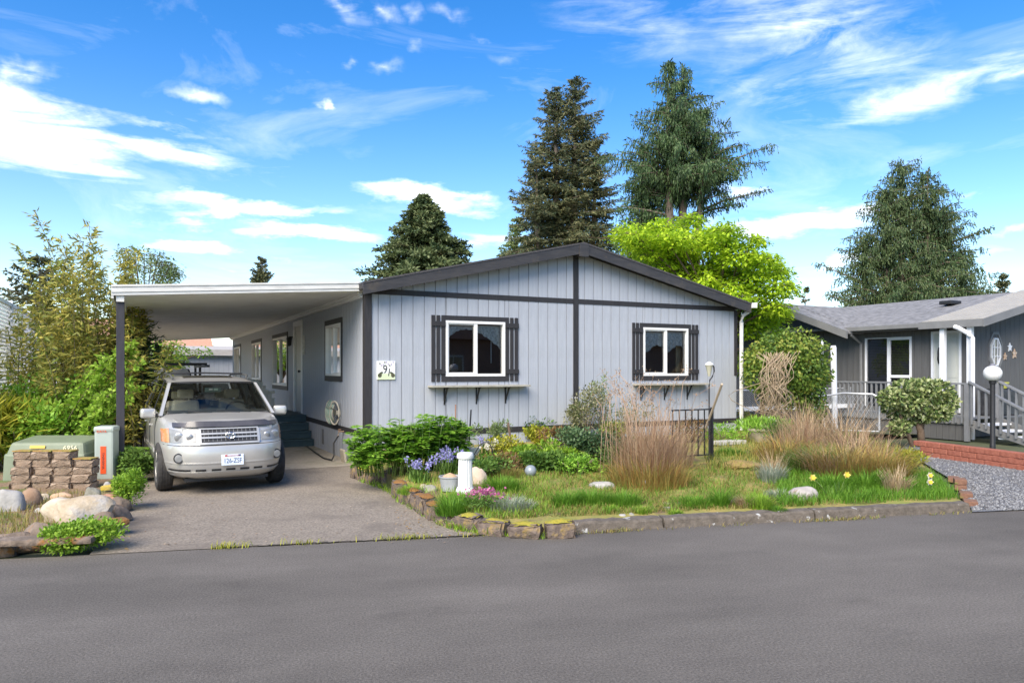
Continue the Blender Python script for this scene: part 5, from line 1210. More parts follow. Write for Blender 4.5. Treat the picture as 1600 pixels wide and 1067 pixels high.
def deciduous(name, label, base, clumps, lm, seed, leaf=(.12, .085), per=520, trunk=(.12, 2.0), flat=.35, bark=None, cat='tree', group=None):
    """clumps: (x, y, z, radius) relative to base"""
    global rng
    rng = np.random.default_rng(seed); t = empty(name, base, 0, label, cat, group); VV = []; TT = []; tp = []; tr = []
    top = Vector((0, 0, trunk[1])); tp.append([(0, 0, -.2), (.04, .02, trunk[1] * .5), top]); tr.append([trunk[0], trunk[0] * .85, trunk[0] * .7])
    for (x, y, z, r_) in clumps:
        n = int(per * r_ * r_ / .36); d = rvec(n); rr = rng.random(n) ** .38
        p = d * (rr * r_)[:, None]; p[:, 2] *= flat; p[:, 2] -= .35 * (p[:, 0] ** 2 + p[:, 1] ** 2) / max(r_, .01) * .55
        p *= rng.uniform(.8, 1.15, size=(n, 1)); c = np.array([x, y, z]); P3 = p + c
        out = np.stack([p[:, 0], p[:, 1], np.full(n, -.25 * r_)], 1) + rng.normal(size=(n, 3)) * .35 * r_
        VV.append(leafarr(P3, out, leaf[0] * rng.uniform(.6, 1.25, n), leaf[1] * rng.uniform(.7, 1.2, n), up=np.array([[0, 0, 1.]]))); TT.append(np.full(n, rng.random()) * .5 + .25)
        m = Vector((x, y, z)); mid = top.lerp(m, .5) + Vector((0, 0, .15 * (m - top).length)); tp.append([top, mid, m, m + Vector((x, y, 0)).normalized() * r_ * .6]); tr.append([trunk[0] * .42, trunk[0] * .25, .012, .004])
        for _ in range(4):
            a = rng.random() * 6.28; tp.append([m, m + Vector((math.cos(a) * r_ * .5, math.sin(a) * r_ * .5, .05)), m + Vector((math.cos(a) * r_ * .9, math.sin(a) * r_ * .9, -.05))]); tr.append([.012, .008, .003])
    stems('trunk', tp, tr, bark or M_bark2, t, 5); foliage('crown', np.concatenate(VV), lm, t, np.concatenate(TT), .6); return t
# lime green maple: clumps follow the crown's outline
DM = 20.0; mb_ = at_depth(1120, DM)
rr_ = random.Random(5); cl = []
spans = [(350, 1010, 1140), (365, 975, 1165), (382, 968, 1200), (400, 985, 1218), (420, 1010, 1225), (445, 1050, 1232), (470, 1090, 1228), (495, 1130, 1232), (520, 1140, 1215), (548, 1150, 1200), (575, 1150, 1185)]
for (v, ua, ub) in spans:
    n_ = max(2, int((ub - ua) / 34))
    for i in range(n_):
        for dd in ((-1.0, .4) if n_ > 3 else (0,)):
            u = ua + (ub - ua) * (i + .5) / n_ + rr_.uniform(-12, 12); d_ = DM + dd * 1.0 + rr_.uniform(-.7, .7)
            p = Q(u, v + rr_.uniform(-8, 10), d_) - mb_; cl.append((p.x, p.y, p.z, rr_.uniform(.34, .62)))
deciduous('maple_tree', 'bright lime-green maple spreading behind the right end of the roof', mb_, cl, L_maple, 21, (.125, .07), 620, (.14, 1.9), .5)
# pale tree behind the carport
DP = 26.0; pb = at_depth(225, DP); cl = []
for _ in range(34):
    u = rr_.uniform(190, 282); vt = 385 + (u - 215) ** 2 * .011; v = rr_.uniform(max(vt, 383), 470); p = Q(u, v, DP + rr_.uniform(-1, 1)) - pb; cl.append((p.x, p.y, p.z, rr_.uniform(.28, .5)))
deciduous('pale_tree', 'pale green leafy tree showing above the left end of the carport', pb, cl, L_pale, 22, (.12, .07), 190, (.1, 2.2), .8)
DQ = 30.0; pb = at_depth(262, DQ); cl = []
for _ in range(16):
    p = Q(rr_.uniform(222, 330), rr_.uniform(535, 565), DQ + rr_.uniform(-1, 1)) - pb; cl.append((p.x, p.y, p.z, rr_.uniform(.4, .6)))
deciduous('pale_tree', 'sunny green tree glimpsed under the far end of the carport roof', pb, cl, L_lime, 23, (.15, .09), 150, (.1, 1.2), .7)
cl = [(rr_.uniform(-6, 8), rr_.uniform(-1.5, 1.5), rr_.uniform(1.0, 3.4), rr_.uniform(.8, 1.2)) for _ in range(26)]
deciduous('hedge', 'dark green hedge filling the gap behind the shed and houses', at_depth(900, 44), cl, L_mid, 24, (.2, .12), 160, (.1, .8), .8, cat='hedge')
cl = [(rr_.uniform(-3.5, 4.5), rr_.uniform(-1, 1), rr_.uniform(1.2, 3.0), rr_.uniform(.6, 1.0)) for _ in range(30)]
deciduous('hedge', 'olive hedge at the foot of the broad weeping conifer', at_depth(1400, 32), cl, L_vine, 25, (.16, .1), 150, (.1, .8), .8, cat='hedge')

# ---------------------------------------------------------------- bamboo-like shrub at left
def canes(name, label, base, n, hmin, hmax, spread, lm, seed, leaf=(.12, .026), per=120, az_=None, cat='shrub', lean=(.05, .5), stem_r=.012, start=.3, sm=None, taper=.0):
    global rng
    rng = np.random.default_rng(seed); t = empty(name, base, 0, label, cat); tp = []; tr = []; VV = []; TT = []
    for i in range(n):
        a = rng.random() * 2 * np.pi if az_ is None else R(rng.uniform(*az_)); b0 = np.array([rng.normal() * spread * .35, rng.normal() * spread * .35, 0]); h = rng.uniform(hmin, hmax) if i % 3 else hmax * rng.uniform(.8, 1)
        h *= 1 - taper * min(1.0, np.linalg.norm(b0) / max(spread * .7, .01)); ln = rng.uniform(*lean) * h; o = np.array([math.cos(a), math.sin(a), 0]); k = np.linspace(0, 1, 9)
        pts = b0[None] + o[None] * (ln * k ** 1.8)[:, None] + np.array([0, 0, 1.])[None] * (h * (k - .10 * k ** 3 * (ln / h) * 3))[:, None]
        tp.append([tuple(p) for p in pts]); tr.append([stem_r * (1.1 - x) + .002 for x in k])
        m = int(per * h / hmax); kk = start + (1 - start) * rng.random(m) ** .85
        idx = np.minimum((kk * 8).astype(int), 7); f = (kk * 8 - idx)[:, None]; c = pts[idx] * (1 - f) + pts[idx + 1] * f
        nt = 4; side = rvec(m); side[:, 2] = side[:, 2] * .4 + .15; sl = rng.uniform(.08, .42, m)[:, None] * (1.1 - kk[:, None] * .6) * min(1.0, h / 2.0)
        tone0 = np.clip(rng.random() * .6 + .2 + (.15 - .3 * 0), 0, 1)
        for g in range(nt):
            q = c + side * sl * (g + .6) / nt
            VV.append(leafarr(q, side + rng.normal(size=(m, 3)) * .55 + np.array([[0, 0, -.15]]), leaf[0] * rng.uniform(.6, 1.2, m), leaf[1])); TT.append(np.full(m, tone0))
        for q in range(0, m, 3): tp.append([tuple(c[q]), tuple(c[q] + side[q] * sl[q])]); tr.append([.003, .0015])
    stems('stems', tp, tr, sm or M_cane, t, 4); foliage('foliage', np.concatenate(VV), lm, t, np.concatenate(TT), .6); return t
canes('bamboo_clump', 'tall feathery olive-yellow bamboo clump left of the carport post', at_depth(133, 12.6, .15), 74, 1.7, 4.95, 1.75, L_bam, 31, (.12, .030), 170, lean=(.02, .30), start=.10, taper=.55)
canes('bamboo_clump', 'shorter olive bamboo leaning out by the lattice screen', at_depth(118, 13.6, .15), 12, 1.4, 2.9, 1.2, L_bam, 32, (.13, .034), 130, lean=(.05, .5), start=.1)
canes('hanging_bamboo', 'dark leafy bamboo drooping inside the carport behind the post', at_depth(213, 13.4, .1), 10, 2.0, 2.55, .5, L_dark, 33, (.13, .03), 90, lean=(.02, .16), start=.35)

def shrub(name, label, base, rx, rz, n, lm, seed, leaf=(.07, .04), ry=None, stem=True, zc=None, hollow=.55, tone=None, cat='shrub', group=None, top=0.0, spiky=0.0, sm=None, upb=.3, lumps=5):
    """a leafy bush: uneven outline from a few lobes"""
    global rng
    rng = np.random.default_rng(seed); ry = ry or rx; t = empty(name, base, 0, label, cat, group); zc = rz * .98 if zc is None else zc
    lob = [(rng.normal() * rx * .42, rng.normal() * ry * .42, zc + rng.normal() * rz * .32, rng.uniform(.42, .72)) for _ in range(lumps)] + [(0, 0, zc * .9, .8)]
    VV = []; TT = []
    for (x, y, z, s) in lob:
        m = n // len(lob); d = rvec(m); r_ = (hollow + (1 - hollow) * rng.random(m) ** .6) * (1 + rng.normal(size=m) * .10)
        p = d * r_[:, None] * np.array([rx * s, ry * s, rz * s]) + np.array([x, y, z]); keep = p[:, 2] > -.01; p = p[keep]; d = d[keep]; m = len(p)
        VV.append(leafarr(p, d * .7 + rng.normal(size=(m, 3)) * .5 + np.array([[0, 0, upb]]), leaf[0] * rng.uniform(.6, 1.25, m), leaf[1] * rng.uniform(.7, 1.2, m), up=np.array([[0, 0, 1.]]) + d * .5)); TT.append(np.full(m, rng.random() * .5 + .25))
    if stem:
        tp = []; tr = []
        for _ in range(9):
            e = np.array([rng.normal() * rx * .5, rng.normal() * ry * .5, zc + rng.uniform(-.2, .7) * rz]); tp.append([(rng.normal() * .03, rng.normal() * .03, -.05), tuple(e * .5 + np.array([0, 0, .1 * rz])), tuple(e)]); tr.append([.012, .008, .003])
        stems('stems', tp, tr, sm or M_twig, t, 4)
    foliage('foliage', np.concatenate(VV), lm, t, np.concatenate(TT), .6); return t
def pat(u, v, h=0):                                        # left bed point
    return P(u, v, LBZ)
# ---------------------------------------------------------------- left bed plants and things
def rockmesh(seed, sx, sy, sz, rough=.16, sub=3, flat=0.0):
    r2 = np.random.default_rng(seed); bm = bmesh.new(); bmesh.ops.create_icosphere(bm, subdivisions=sub, radius=1)
    pl = r2.normal(size=(9, 3)); pl /= np.linalg.norm(pl, axis=1)[:, None]; of = r2.uniform(.62, .95, 9)
    ph = r2.uniform(0, 6, 6)
    for v in bm.verts:
        p = np.array(v.co)
        for q, o in zip(pl, of):
            d = p @ q - o
            if d > 0: p = p - q * d * .85
        p = p * (1 + rough * .35 * (math.sin(p[0] * 5 + ph[0]) * math.sin(p[1] * 4 + ph[1]) + .5 * math.sin(p[2] * 9 + ph[2] + p[0] * 7)))
        v.co = (p[0] * sx, p[1] * sy, (p[2] * sz if p[2] > -.3 else -.3 * sz))
    zmin = min(v.co.z for v in bm.verts)
    for v in bm.verts: v.co.z -= zmin
    me = bpy.data.meshes.new('rock'); bm.to_mesh(me); bm.free(); me.polygons.foreach_set('use_smooth', [True] * len(me.polygons)); me.set_sharp_from_angle(angle=R(38)); return me
M_rock_tan = mat('tan_rock', (.36, .28, .18), (.55, .47, .36), .9, scale=5, bump=.5, bscale=30, c3=(.42, .385, .335), c3scale=3.5, c3lo=.5, c3hi=.6)
M_rock_white = mat('white_rock', (.30, .285, .26), (.44, .42, .39), .85, scale=6, bump=.4, c3=(.25, .24, .24), c3scale=6, c3lo=.6, c3hi=.7)
M_rock_brown = mat('brown_rock', (.22, .13, .075), (.34, .23, .15), .9, scale=6, bump=.4, c3=(.5, .45, .38), c3scale=4, c3lo=.58, c3hi=.66)
M_rock_red = mat('red_rock', (.30, .14, .09), (.42, .24, .16), .85, scale=5, bump=.4)
M_rock_grey = mat('grey_rock', (.20, .19, .15), (.32, .31, .25), .95, scale=9, bump=.6, c3=(.28, .28, .10), c3scale=6, c3lo=.55, c3hi=.65)
def rock(label, p, s, m, seed, rz=0, z=None, rough=.16, name='rock', sink=.03):
    me = rockmesh(seed, *s, rough); me.materials.append(m); o = inst(name, me, None, (p.x, p.y, p.z - sink), (0, 0, rz)); return tag(o, label, 'rock')
rock('large tan boulder with pale top in the left bed', pat(97, 823) + Vector((0, .28, 0)), (.37, .24, .23), M_rock_tan, 3, R(8), rough=.34)
rock('rough white rock cut off by the left edge', pat(2, 800) + Vector((0, .12, 0)), (.17, .14, .22), M_rock_white, 4)
rock('brown angular rock beside the white rock', pat(38, 790) + Vector((0, .1, 0)), (.13, .12, .17), M_rock_brown, 5)
rock('small smooth beige stone in front of the stacked blocks', pat(70, 779), (.075, .065, .075), M_rock_tan, 6)
rock('long orange-tan stone in front of the stacked blocks', pat(97, 778), (.15, .08, .075), mat('orange_rock', (.45, .28, .16), (.55, .38, .26), .9, scale=6, bump=.3), 7)
rock('upright lichen-grey stone at the right end of the stacked blocks', pat(144, 779), (.11, .09, .15), M_rock_grey, 8)
rock('reddish rounded stone lying right of the lichen-grey stone', pat(166, 783), (.15, .09, .09), M_rock_red, 9)
rock('pale egg-shaped stone behind the yellow mossy slab', pat(160, 764) + Vector((0, .1, 0)), (.06, .05, .085), M_rock_white, 10)
rock('small brown stone beside the pale egg-shaped stone', pat(174, 762) + Vector((0, .1, 0)), (.05, .05, .06), M_rock_brown, 11)
rock('little pitted pale stone left of the boulder', pat(62, 800), (.06, .05, .06), M_rock_white, 12)
o = MB().box(-.13, .13, -.05, .05, 0, .06).build('mossy_slab', mat('yellow_moss', (.50, .36, .04), (.38, .30, .12), .95, scale=12, bump=.5), bevel=.012); o.location = pat(171, 769) + Vector((.02, .05, .03)); o.rotation_euler = (0, R(-6), R(10)); tag(o, 'flat slab with bright yellow moss near the carport post', 'slab')
# border stones of the left bed
M_bord = mat('mossy_stone', (.12, .09, .068), (.24, .185, .14), .95, scale=9, bump=.7, bscale=30, c3=(.28, .125, .03), c3scale=5, c3lo=.54, c3hi=.66)
M_mosst = mat('rust_moss', (.27, .125, .025), (.16, .085, .035), .97, scale=14, bump=.8, bscale=60)
bord = [(-30, 868, .30, .17), (14, 862, .22, .16), (52, 858, .20, .22), (100, 846, .26, .17), (150, 832, .22, .20), (172, 818, .16, .19), (180, 802, .13, .17)]
labs = ['grey border stone under the white rock', 'dark border stone at the left edge beside the road', 'tall brown border stone left of the bright green bush', 'flat border slab below the boulder', 'moss-covered corner border stone beside the driveway', 'rust-mossed border stone along the driveway', 'smaller mossy border stone towards the parked car', 'border stone just outside the left edge']
for k, (u, v, s, h) in enumerate(bord):
    p = P(u, v); me = rockmesh(40 + k, s, .15, h * .86, .3); me.materials.append(M_bord); o = inst('border_stone', me, None, (p.x, p.y + .08, -.02), (0, 0, R(12) + random.uniform(-.2, .2))); tag(o, labs[k], 'stone', 'border stones of the left bed')
# flat mossy cap slabs
for k, (u, v, s, a, lab) in enumerate(((60, 834, .42, 10, 'long flat cap slab along the front of the left bed'), (158, 808, .20, 40, 'rust-mossed flat cap stone at the corner of the left bed'))):
    p = P(u, v, .2); o = MB().box(-s, s, -.10, .10, 0, .055).build('cap_slab', M_bord if k == 0 else M_mosst, bevel=.02); o.location = (p.x, p.y + .06, LBZ + .015); o.rotation_euler = (0, 0, R(a)); tag(o, lab, 'slab')
# stacked retaining blocks
M_rblk = mat('tan_block', (.25, .175, .12), (.40, .305, .22), .95, scale=16, bump=.9, bscale=55, c3=(.17, .12, .085), c3scale=4, c3lo=.55, c3hi=.7)
M_rmos = mat('block_moss_top', (.36, .18, .07), (.28, .26, .05), .95, scale=12, bump=.6)
bs0 = pat(86, 773); Bm = []
for k in range(3):
    bm = bmesh.new(); bmesh.ops.create_cube(bm, size=1); bmesh.ops.scale(bm, vec=(.245, .19, .142), verts=bm.verts); bmesh.ops.bevel(bm, geom=list(bm.edges), offset=.012, segments=2, affect='EDGES')
    bmesh.ops.subdivide_edges(bm, edges=list(bm.edges), cuts=2)
    r2 = random.Random(k)
    for v in bm.verts: v.co += Vector((r2.uniform(-.008, .008), r2.uniform(-.022, .014), r2.uniform(-.007, .007)))
    me = bpy.data.meshes.new('block'); bm.to_mesh(me); bm.free(); me.materials.append(M_rblk); Bm.append(me)
by = 9.45
cols = [(40, 5), (72, 5), (103, 5), (134, 4)]
names_ = ['leftmost column', 'second column', 'third column', 'short right column']
for c, (u, nrow) in enumerate(cols):
    col = empty('block_stack', (0, 0, 0), 0, 'leftmost stack of tan retaining blocks before the green transformer' if c == 0 else ('second stack of tan retaining blocks from the left' if c == 1 else ('third stack of tan retaining blocks, under the transformer number' if c == 2 else 'shorter right-hand stack of tan retaining blocks with yellow moss')), 'block stack', 'stacked retaining blocks')
    X = (u - CX) / F * by; col.location = (X, by, LBZ - .02)
    for r_ in range(nrow):
        inst('block', Bm[(c + r_) % 3], col, (random.uniform(-.018, .018), random.uniform(-.025, .02), .049 + r_ * .098), (0, 0, random.uniform(-.09, .09)), (random.uniform(.94, 1.03), 1, .672))
    m_ = MB().box(-.118, .118, -.09, .09, 0, .014).build('moss_cap', M_rmos, col, bevel=.005); m_.location = (0, 0, nrow * .098)
# green transformer
tf = empty('transformer_box', Vector(((96 - CX) / F * 10.45, 10.3, LBZ - .02)), R(2), 'olive green utility transformer box numbered 6956 behind the blocks', 'utility box'); tf.scale = (.92, .92, .74)
M_tf = mat('olive_box', (.165, .195, .125), (.20, .23, .15), .55, scale=3, bump=.05)
b = MB(); b.hexa([(-.60, -.30, 0), (.58, -.30, 0), (.58, .42, 0), (-.60, .42, 0)], [(-.60, -.26, .52), (.58, -.26, .52), (.58, .42, .60), (-.60, .42, .60)]); b.build('lower_case', M_tf, tf, bevel=.04)
b = MB(); b.hexa([(-.60, -.27, .40), (.585, -.27, .40), (.585, .43, .40), (-.60, .43, .40)], [(-.53, -.20, .72), (.53, -.20, .72), (.55, .43, .80), (-.55, .43, .80)]); b.build('lid', M_tf, tf, bevel=.05)
text('6956', .115, mat('number_cream', (.72, .66, .42), None, .6), tf, (.36, -.243, .625), (R(78), 0, 0), 'box_number', sx=.9)
o = MB().box(-.11, .11, -.004, .0, -.026, .026).build('sticker', mat('yellow_sticker', (.70, .42, .05), None, .5), tf); o.location = (-.12, -.232, .645); o.rotation_euler = (R(-12), 0, 0)
# data pedestal
pd = empty('utility_pedestal', Vector(((167 - CX) / F * 10.3, 10.3, LBZ - .02)), R(8), 'pale grey-green utility pedestal with orange warning label', 'utility pedestal'); pd.scale = (1, 1, .95)
MB().box(-.125, .125, -.115, .115, 0, .73).build('case', mat('pedestal_grey', (.34, .39, .34), (.38, .43, .38), .5, scale=3), pd, bevel=.03)
MB().box(-.135, .135, -.125, .125, .70, .79).build('cap', mat('pedestal_grey', None), pd, bevel=.035)
M_or = mat('orange_label', (.72, .085, .015), None, .5)
MB().box(-.04, .035, -.120, -.116, .10, .50).build('warning_label', M_or, pd)
text('DATA', .048, M_or, pd, (-.02, -.1265, .715), (R(90), 0, 0), 'heading')
text('WARNING', .05, M_ink, pd, (-.0, -.1215, .29), (R(90), R(-90), 0), 'label_text')
# plants of the left bed
shrub('green_bush', 'bright yellow-green rounded bush at the roadside corner of the left bed', P(98, 868) + Vector((0.02, .16, 0)), .34, .16, 4600, L_lime, 51, (.034, .024), ry=.22, stem=False, hollow=.4)
shrub('green_bush', 'bright green bush at the driveway edge in front of the carport post', P(200, 798) + Vector((-.02, .1, .02)), .22, .25, 3400, L_lime, 52, (.035, .022), stem=False, hollow=.4)
shrub('green_bush', 'loose green plant between the pedestal and the SUV', P(195, 757) + Vector((0, .25, .08)), .28, .20, 2000, L_mid, 53, (.055, .035))
for k, (u, v, d_, h, s_) in enumerate(((30, 660, 11.2, .52, 54), (95, 640, 11.8, .75, 55), (105, 660, 12.0, .62, 56), (-30, 640, 11.6, .55, 57))):
    labs = ['leafy lime shrub behind the left end of the transformer', 'tall leafy green shrub filling the space behind the transformer', 'leafy shrub behind the pedestal and carport post', 'leafy shrub cut by the left edge of the picture']
    b0 = Q(u, v, d_); shrub('leafy_shrub', labs[k], (b0.x, b0.y, LBZ - .02), .85, h * .8, 4200, L_lime if k in (0,) else L_fern, s_, (.085, .05), ry=.6, zc=h, hollow=.35, lumps=8)
shrub('broadleaf_plant', 'coarse strappy yellow-green plant at the left edge under the lattice', (Q(20, 640, 11.0).x, 11.0, LBZ), .65, .5, 1500, L_yel, 58, (.26, .035), zc=.72, hollow=.3)
canes('arching_shrub', 'arching branch of fresh lime leaves reaching up before the bamboo', (Q(95, 640, 11.3).x, 11.3, LBZ), 7, 1.3, 2.35, .25, L_lime, 59, (.085, .05), 60, az_=(-10, 25), lean=(.35, .62), start=.3)
canes('arching_shrub', 'arching lime-leaved branches crossing in front of the carport post', (Q(118, 640, 10.9).x, 10.9, LBZ), 8, .9, 1.62, .25, L_lime, 60, (.08, .05), 60, az_=(-20, 20), lean=(.3, .56), start=.25)
# fern-like sumac at the post
t = empty('sumac_plant', P(205, 745) + Vector((0, 0, .1)), 0, 'young fern-like plant with paired leaflets beside the SUV wheel', 'plant'); VV = []; tp = []
for k in range(8):
    a = R(-60 + k * 34 + random.uniform(-8, 8)); o = np.array([math.cos(a), math.sin(a) * .8, 0]); L_ = random.uniform(.28, .42)
    kk = np.linspace(.15, 1, 12); pts = o[None] * (kk * L_)[:, None] + np.array([0, 0, 1.])[None] * (.28 + .26 * kk - .30 * kk ** 2)[:, None]; tp.append([(0, 0, 0), (0, 0, .2)] + [tuple(p) for p in pts[::3]])
    lat = np.array([-o[1], o[0], 0])
    for s in (-1, 1): VV.append(leafarr(pts, lat[None] * s + o[None] * .35 + np.zeros((12, 3)), .13 * np.sin(kk * 2.6 + .3), .035, up=np.array([[0, 0, 1.]])))
stems('stems', tp, [[.006] * len(p) for p in tp], M_stem, t, 4); foliage('foliage', np.concatenate(VV), L_fern, t)
# litter grass in left bed
n = 2600; uu = rng.uniform(-10, 200, n); vv = rng.uniform(770, 845, n); B = np.array([pat(a, b) for a, b in zip(uu, vv)]); keep = [k for k in range(n) if road_d(B[k]) > .22 and B[k][0] < P(183, 800).x]
tag(grassobj('bed_weeds', B[keep], rng.uniform(.03, .10, len(keep)), .007, rng.uniform(.2, .9, len(keep)), L_dry), 'short weeds and litter between the rocks of the left bed', 'weeds', kind='stuff')

# ---------------------------------------------------------------- front garden: edging
def edge_run(uvs, label, m, hgt, ln, depth, seed, name='stone_edging', top=None):
    t = empty(name, P(*uvs[0]), 0, label, 'edging'); p0 = P(*uvs[0]); pts = [P(u, v) for u, v in uvs]; r2 = random.Random(seed); x = 0; L = [0]
    for i in range(1, len(pts)): L.append(L[-1] + (pts[i] - pts[i - 1]).length)
    while x < L[-1] - ln * .4:
        w = ln * r2.uniform(.85, 1.15); d = min(x + w / 2, L[-1]); i = 1
        while i < len(L) - 1 and L[i] < d: i += 1
        tt = (d - L[i - 1]) / (L[i] - L[i - 1]); dr_ = (pts[i] - pts[i - 1]).normalized(); c = pts[i - 1].lerp(pts[i], tt) + Vector((dr_.y, -dr_.x, 0)) * .07; h = hgt * r2.uniform(.85, 1.1)
        bm = bmesh.new(); bmesh.ops.create_cube(bm, size=1); bmesh.ops.scale(bm, vec=(w - .012, depth, h), verts=bm.verts); bmesh.ops.bevel(bm, geom=list(bm.edges), offset=.02, segments=2, affect='EDGES'); bmesh.ops.subdivide_edges(bm, edges=list(bm.edges), cuts=1)
        for v in bm.verts: v.co += Vector((r2.uniform(-.014, .014), r2.uniform(-.018, .018), r2.uniform(-.016, .016)))
        me = bpy.data.meshes.new('stone'); bm.to_mesh(me); bm.free(); me.materials.append(m); o = inst('stone', me, t, (c.x - p0.x, c.y - p0.y, h / 2 - .02), (r2.uniform(-.06, .06), r2.uniform(-.05, .05), math.atan2(dr_.y, dr_.x) + r2.uniform(-.06, .06)))
        if top:
            mo = MB().grid(lambda i_, j_: ((i_ - .5) * (w - .02) * (.8 + .2 * math.sin(j_ * 3)), (j_ - .5) * depth * (.75 + .25 * math.sin(i_ * 3.1)), h / 2 - .012 + .03 * math.sin(i_ * math.pi) * math.sin(j_ * math.pi) + r2.uniform(0, .014)), 8, 6).build('moss', top, o, smooth='all', fix=False)
        x += w
    return t
M_edge = mat('edging_stone', (.10, .075, .06), (.19, .145, .115), .95, scale=9, bump=.8, bscale=35, c3=(.30, .20, .05), c3scale=4.5, c3lo=.56, c3hi=.68)
M_ymoss = mat('green_yellow_moss', (.38, .30, .03), (.24, .24, .03), .97, scale=10, bump=.8, bscale=60)
edge_run([(563, 745), (598, 757), (625, 748), (668, 752)], 'yellow-mossed stone edging around the green leafy plants at the house corner', M_edge, .21, .22, .17, 1, top=M_ymoss)
edge_run([(628, 775), (660, 792), (692, 812)], 'row of rust-mossed edging stones along the driveway', M_edge, .21, .27, .16, 2, top=M_mosst)
edge_run([(728, 822), (765, 830), (805, 835), (840, 837), (872, 836)], 'run of brown edging stones below the pink flowers', M_edge, .165, .30, .18, 3, top=M_ymoss)
edge_run([(697, 815), (728, 826)], 'low sunken stone filling the gap in the driveway edging', M_edge, .10, .2, .14, 4)
t_ = PG(860, 775)
# ---------------------------------------------------------------- front garden: plants
def tuft(name, label, p, n, h, r_, lm, seed, w=.008, lean=(.1, .6), cat='ornamental grass', group=None, bend=.5):
    global rng
    rng = np.random.default_rng(seed); t = empty(name, p, 0, label, cat, group); a = rng.random(n) * 2 * np.pi; q = rng.random(n) ** .6 * r_
    base = np.stack([np.cos(a) * q, np.sin(a) * q, np.full(n, -.02)], 1); az_ = a + rng.normal(size=n) * .6
    V, Fq, n = blades(base, h * rng.uniform(.35, 1.0, n) * (1 - .45 * (q / r_) ** 1.6), w * rng.uniform(.7, 1.3, n), rng.uniform(*lean, n), bend, az_); to = np.clip(rng.random(n), 0, 1)
    npmesh('blades', V, Fq, lm, t, np.concatenate([to, to])); return t
# bright leafy plants at the corner
for k, (u, v, h, r_) in enumerate(((578, 742, .62, .26), (606, 744, .66, .28), (634, 738, .68, .28), (660, 738, .72, .28), (688, 734, .72, .26), (708, 730, .66, .2))):
    labs = ['bright green fern-leaved plant right at the house corner', 'bright green fern-leaved plant second from the house corner', 'bright green fern-leaved plant third from the house corner', 'taller bright green fern-leaved plant in the middle of the clump', 'bright green fern-leaved plant left of the brown rod', 'last bright green fern-leaved plant beside the wooden planter']
    p = PG(u, v); rng = np.random.default_rng(70 + k); t = empty('ferny_plant', p, 0, labs[k], 'plant', 'bright green plants at the house corner'); tp = []; VV = []; TT = []
    for s in range(22):
        a = rng.random() * 6.28; q = rng.random() ** .5 * r_; hh = h * rng.uniform(.65, 1.08); b0 = np.array([math.cos(a) * q * .7, math.sin(a) * q * .7, 0]); tip = b0 + np.array([math.cos(a) * r_ * .35, math.sin(a) * r_ * .35, hh]); tp.append([tuple(b0), tuple((b0 + tip) / 2 + [0, 0, .03]), tuple(tip)])
        for f in range(11):
            kf = rng.uniform(.30, 1.0); c = b0 * (1 - kf) + tip * kf; d = rvec(1)[0]; d[2] = d[2] * .3 + .2; L_ = rng.uniform(.10, .20); kk = np.linspace(.2, 1, 7); pts = c[None] + d[None] * (kk * L_)[:, None] - np.array([[0, 0, 1.]]) * (kk ** 2 * L_ * .35)[:, None]; lat = np.cross(d, [0, 0, 1.]); lat /= np.linalg.norm(lat) + 1e-6
            for sd_ in (-1, 1): VV.append(leafarr(pts, lat[None] * sd_ + d[None] * .7 + rng.normal(size=(7, 3)) * .12, .10 * (1.15 - kk * .6), .034, up=np.array([[0, 0, 1.]]))); TT.append(np.full(7, rng.random()))
    stems('stems', tp, [[.007, .006, .003]] * len(tp), M_stem, t, 4); foliage('foliage', np.concatenate(VV), L_fern, t, np.concatenate(TT), .4)
# column pedestal
col = empty('garden_column', PG(727, 770), R(20), 'white fluted plaster column standing in the grass', 'column')
M_pl = mat('white_plaster', (.72, .72, .70), (.64, .64, .61), .6, scale=9)
MB().lathe([(.115, 0), (.118, .03), (.105, .045), (.10, .06), (.092, .07)], 24).build('base', M_pl, col, smooth=True)
b = MB(); vs = []
for z, r_ in ((.068, .088), (.40, .080)):
    for j in range(64): a = 2 * math.pi * j / 64; q = r_ * (1 - .07 * (j % 4 in (1, 2))); vs.append((q * math.cos(a), q * math.sin(a), z))
b.add(vs, [(j, (j + 1) % 64, 64 + (j + 1) % 64, 64 + j) for j in range(64)]); b.build('shaft', M_pl, col)
MB().lathe([(.08, .399), (.095, .41), (.10, .43), (.098, .455), (.088, .475), (.06, .478)], 24).build('capital', M_pl, col, smooth=True)
# white shell-like ornament, planter box, wire arch, pots
sh = empty('shell_ornament', PG(736, 722), R(15), 'ruffled white ceramic ornament behind the plaster column', 'garden ornament')
b = MB(); b.grid(lambda i, j: ((.05 + .10 * j + .012 * math.sin(i * 38) * j) * math.cos(i * 6.28), (.05 + .07 * j) * math.sin(i * 6.28) * .8, .05 + .16 * j + .02 * math.sin(i * 25) * j), 40, 6); b.build('bowl', mat('cream_ceramic', (.76, .71, .60), (.78, .76, .72), .4, scale=8), sh, smooth='all', fix=False)
V = leafarr(np.array([[.0, 0, .12]] * 60) + rng.normal(size=(60, 3)) * [.05, .03, .03], rvec(60) + np.array([[0, 0, .8]]), .11, .06); foliage('ruffle', V, L_white, sh)
MB().lathe([(.05, -.03), (.04, .02), (.055, .06)], 12).build('foot', mat('cream_ceramic', None), sh)
pb = empty('planter_box', PG(707, 726) + Vector((0, .12, 0)), HA, 'dark slatted wooden planter box behind the purple flowers', 'planter')
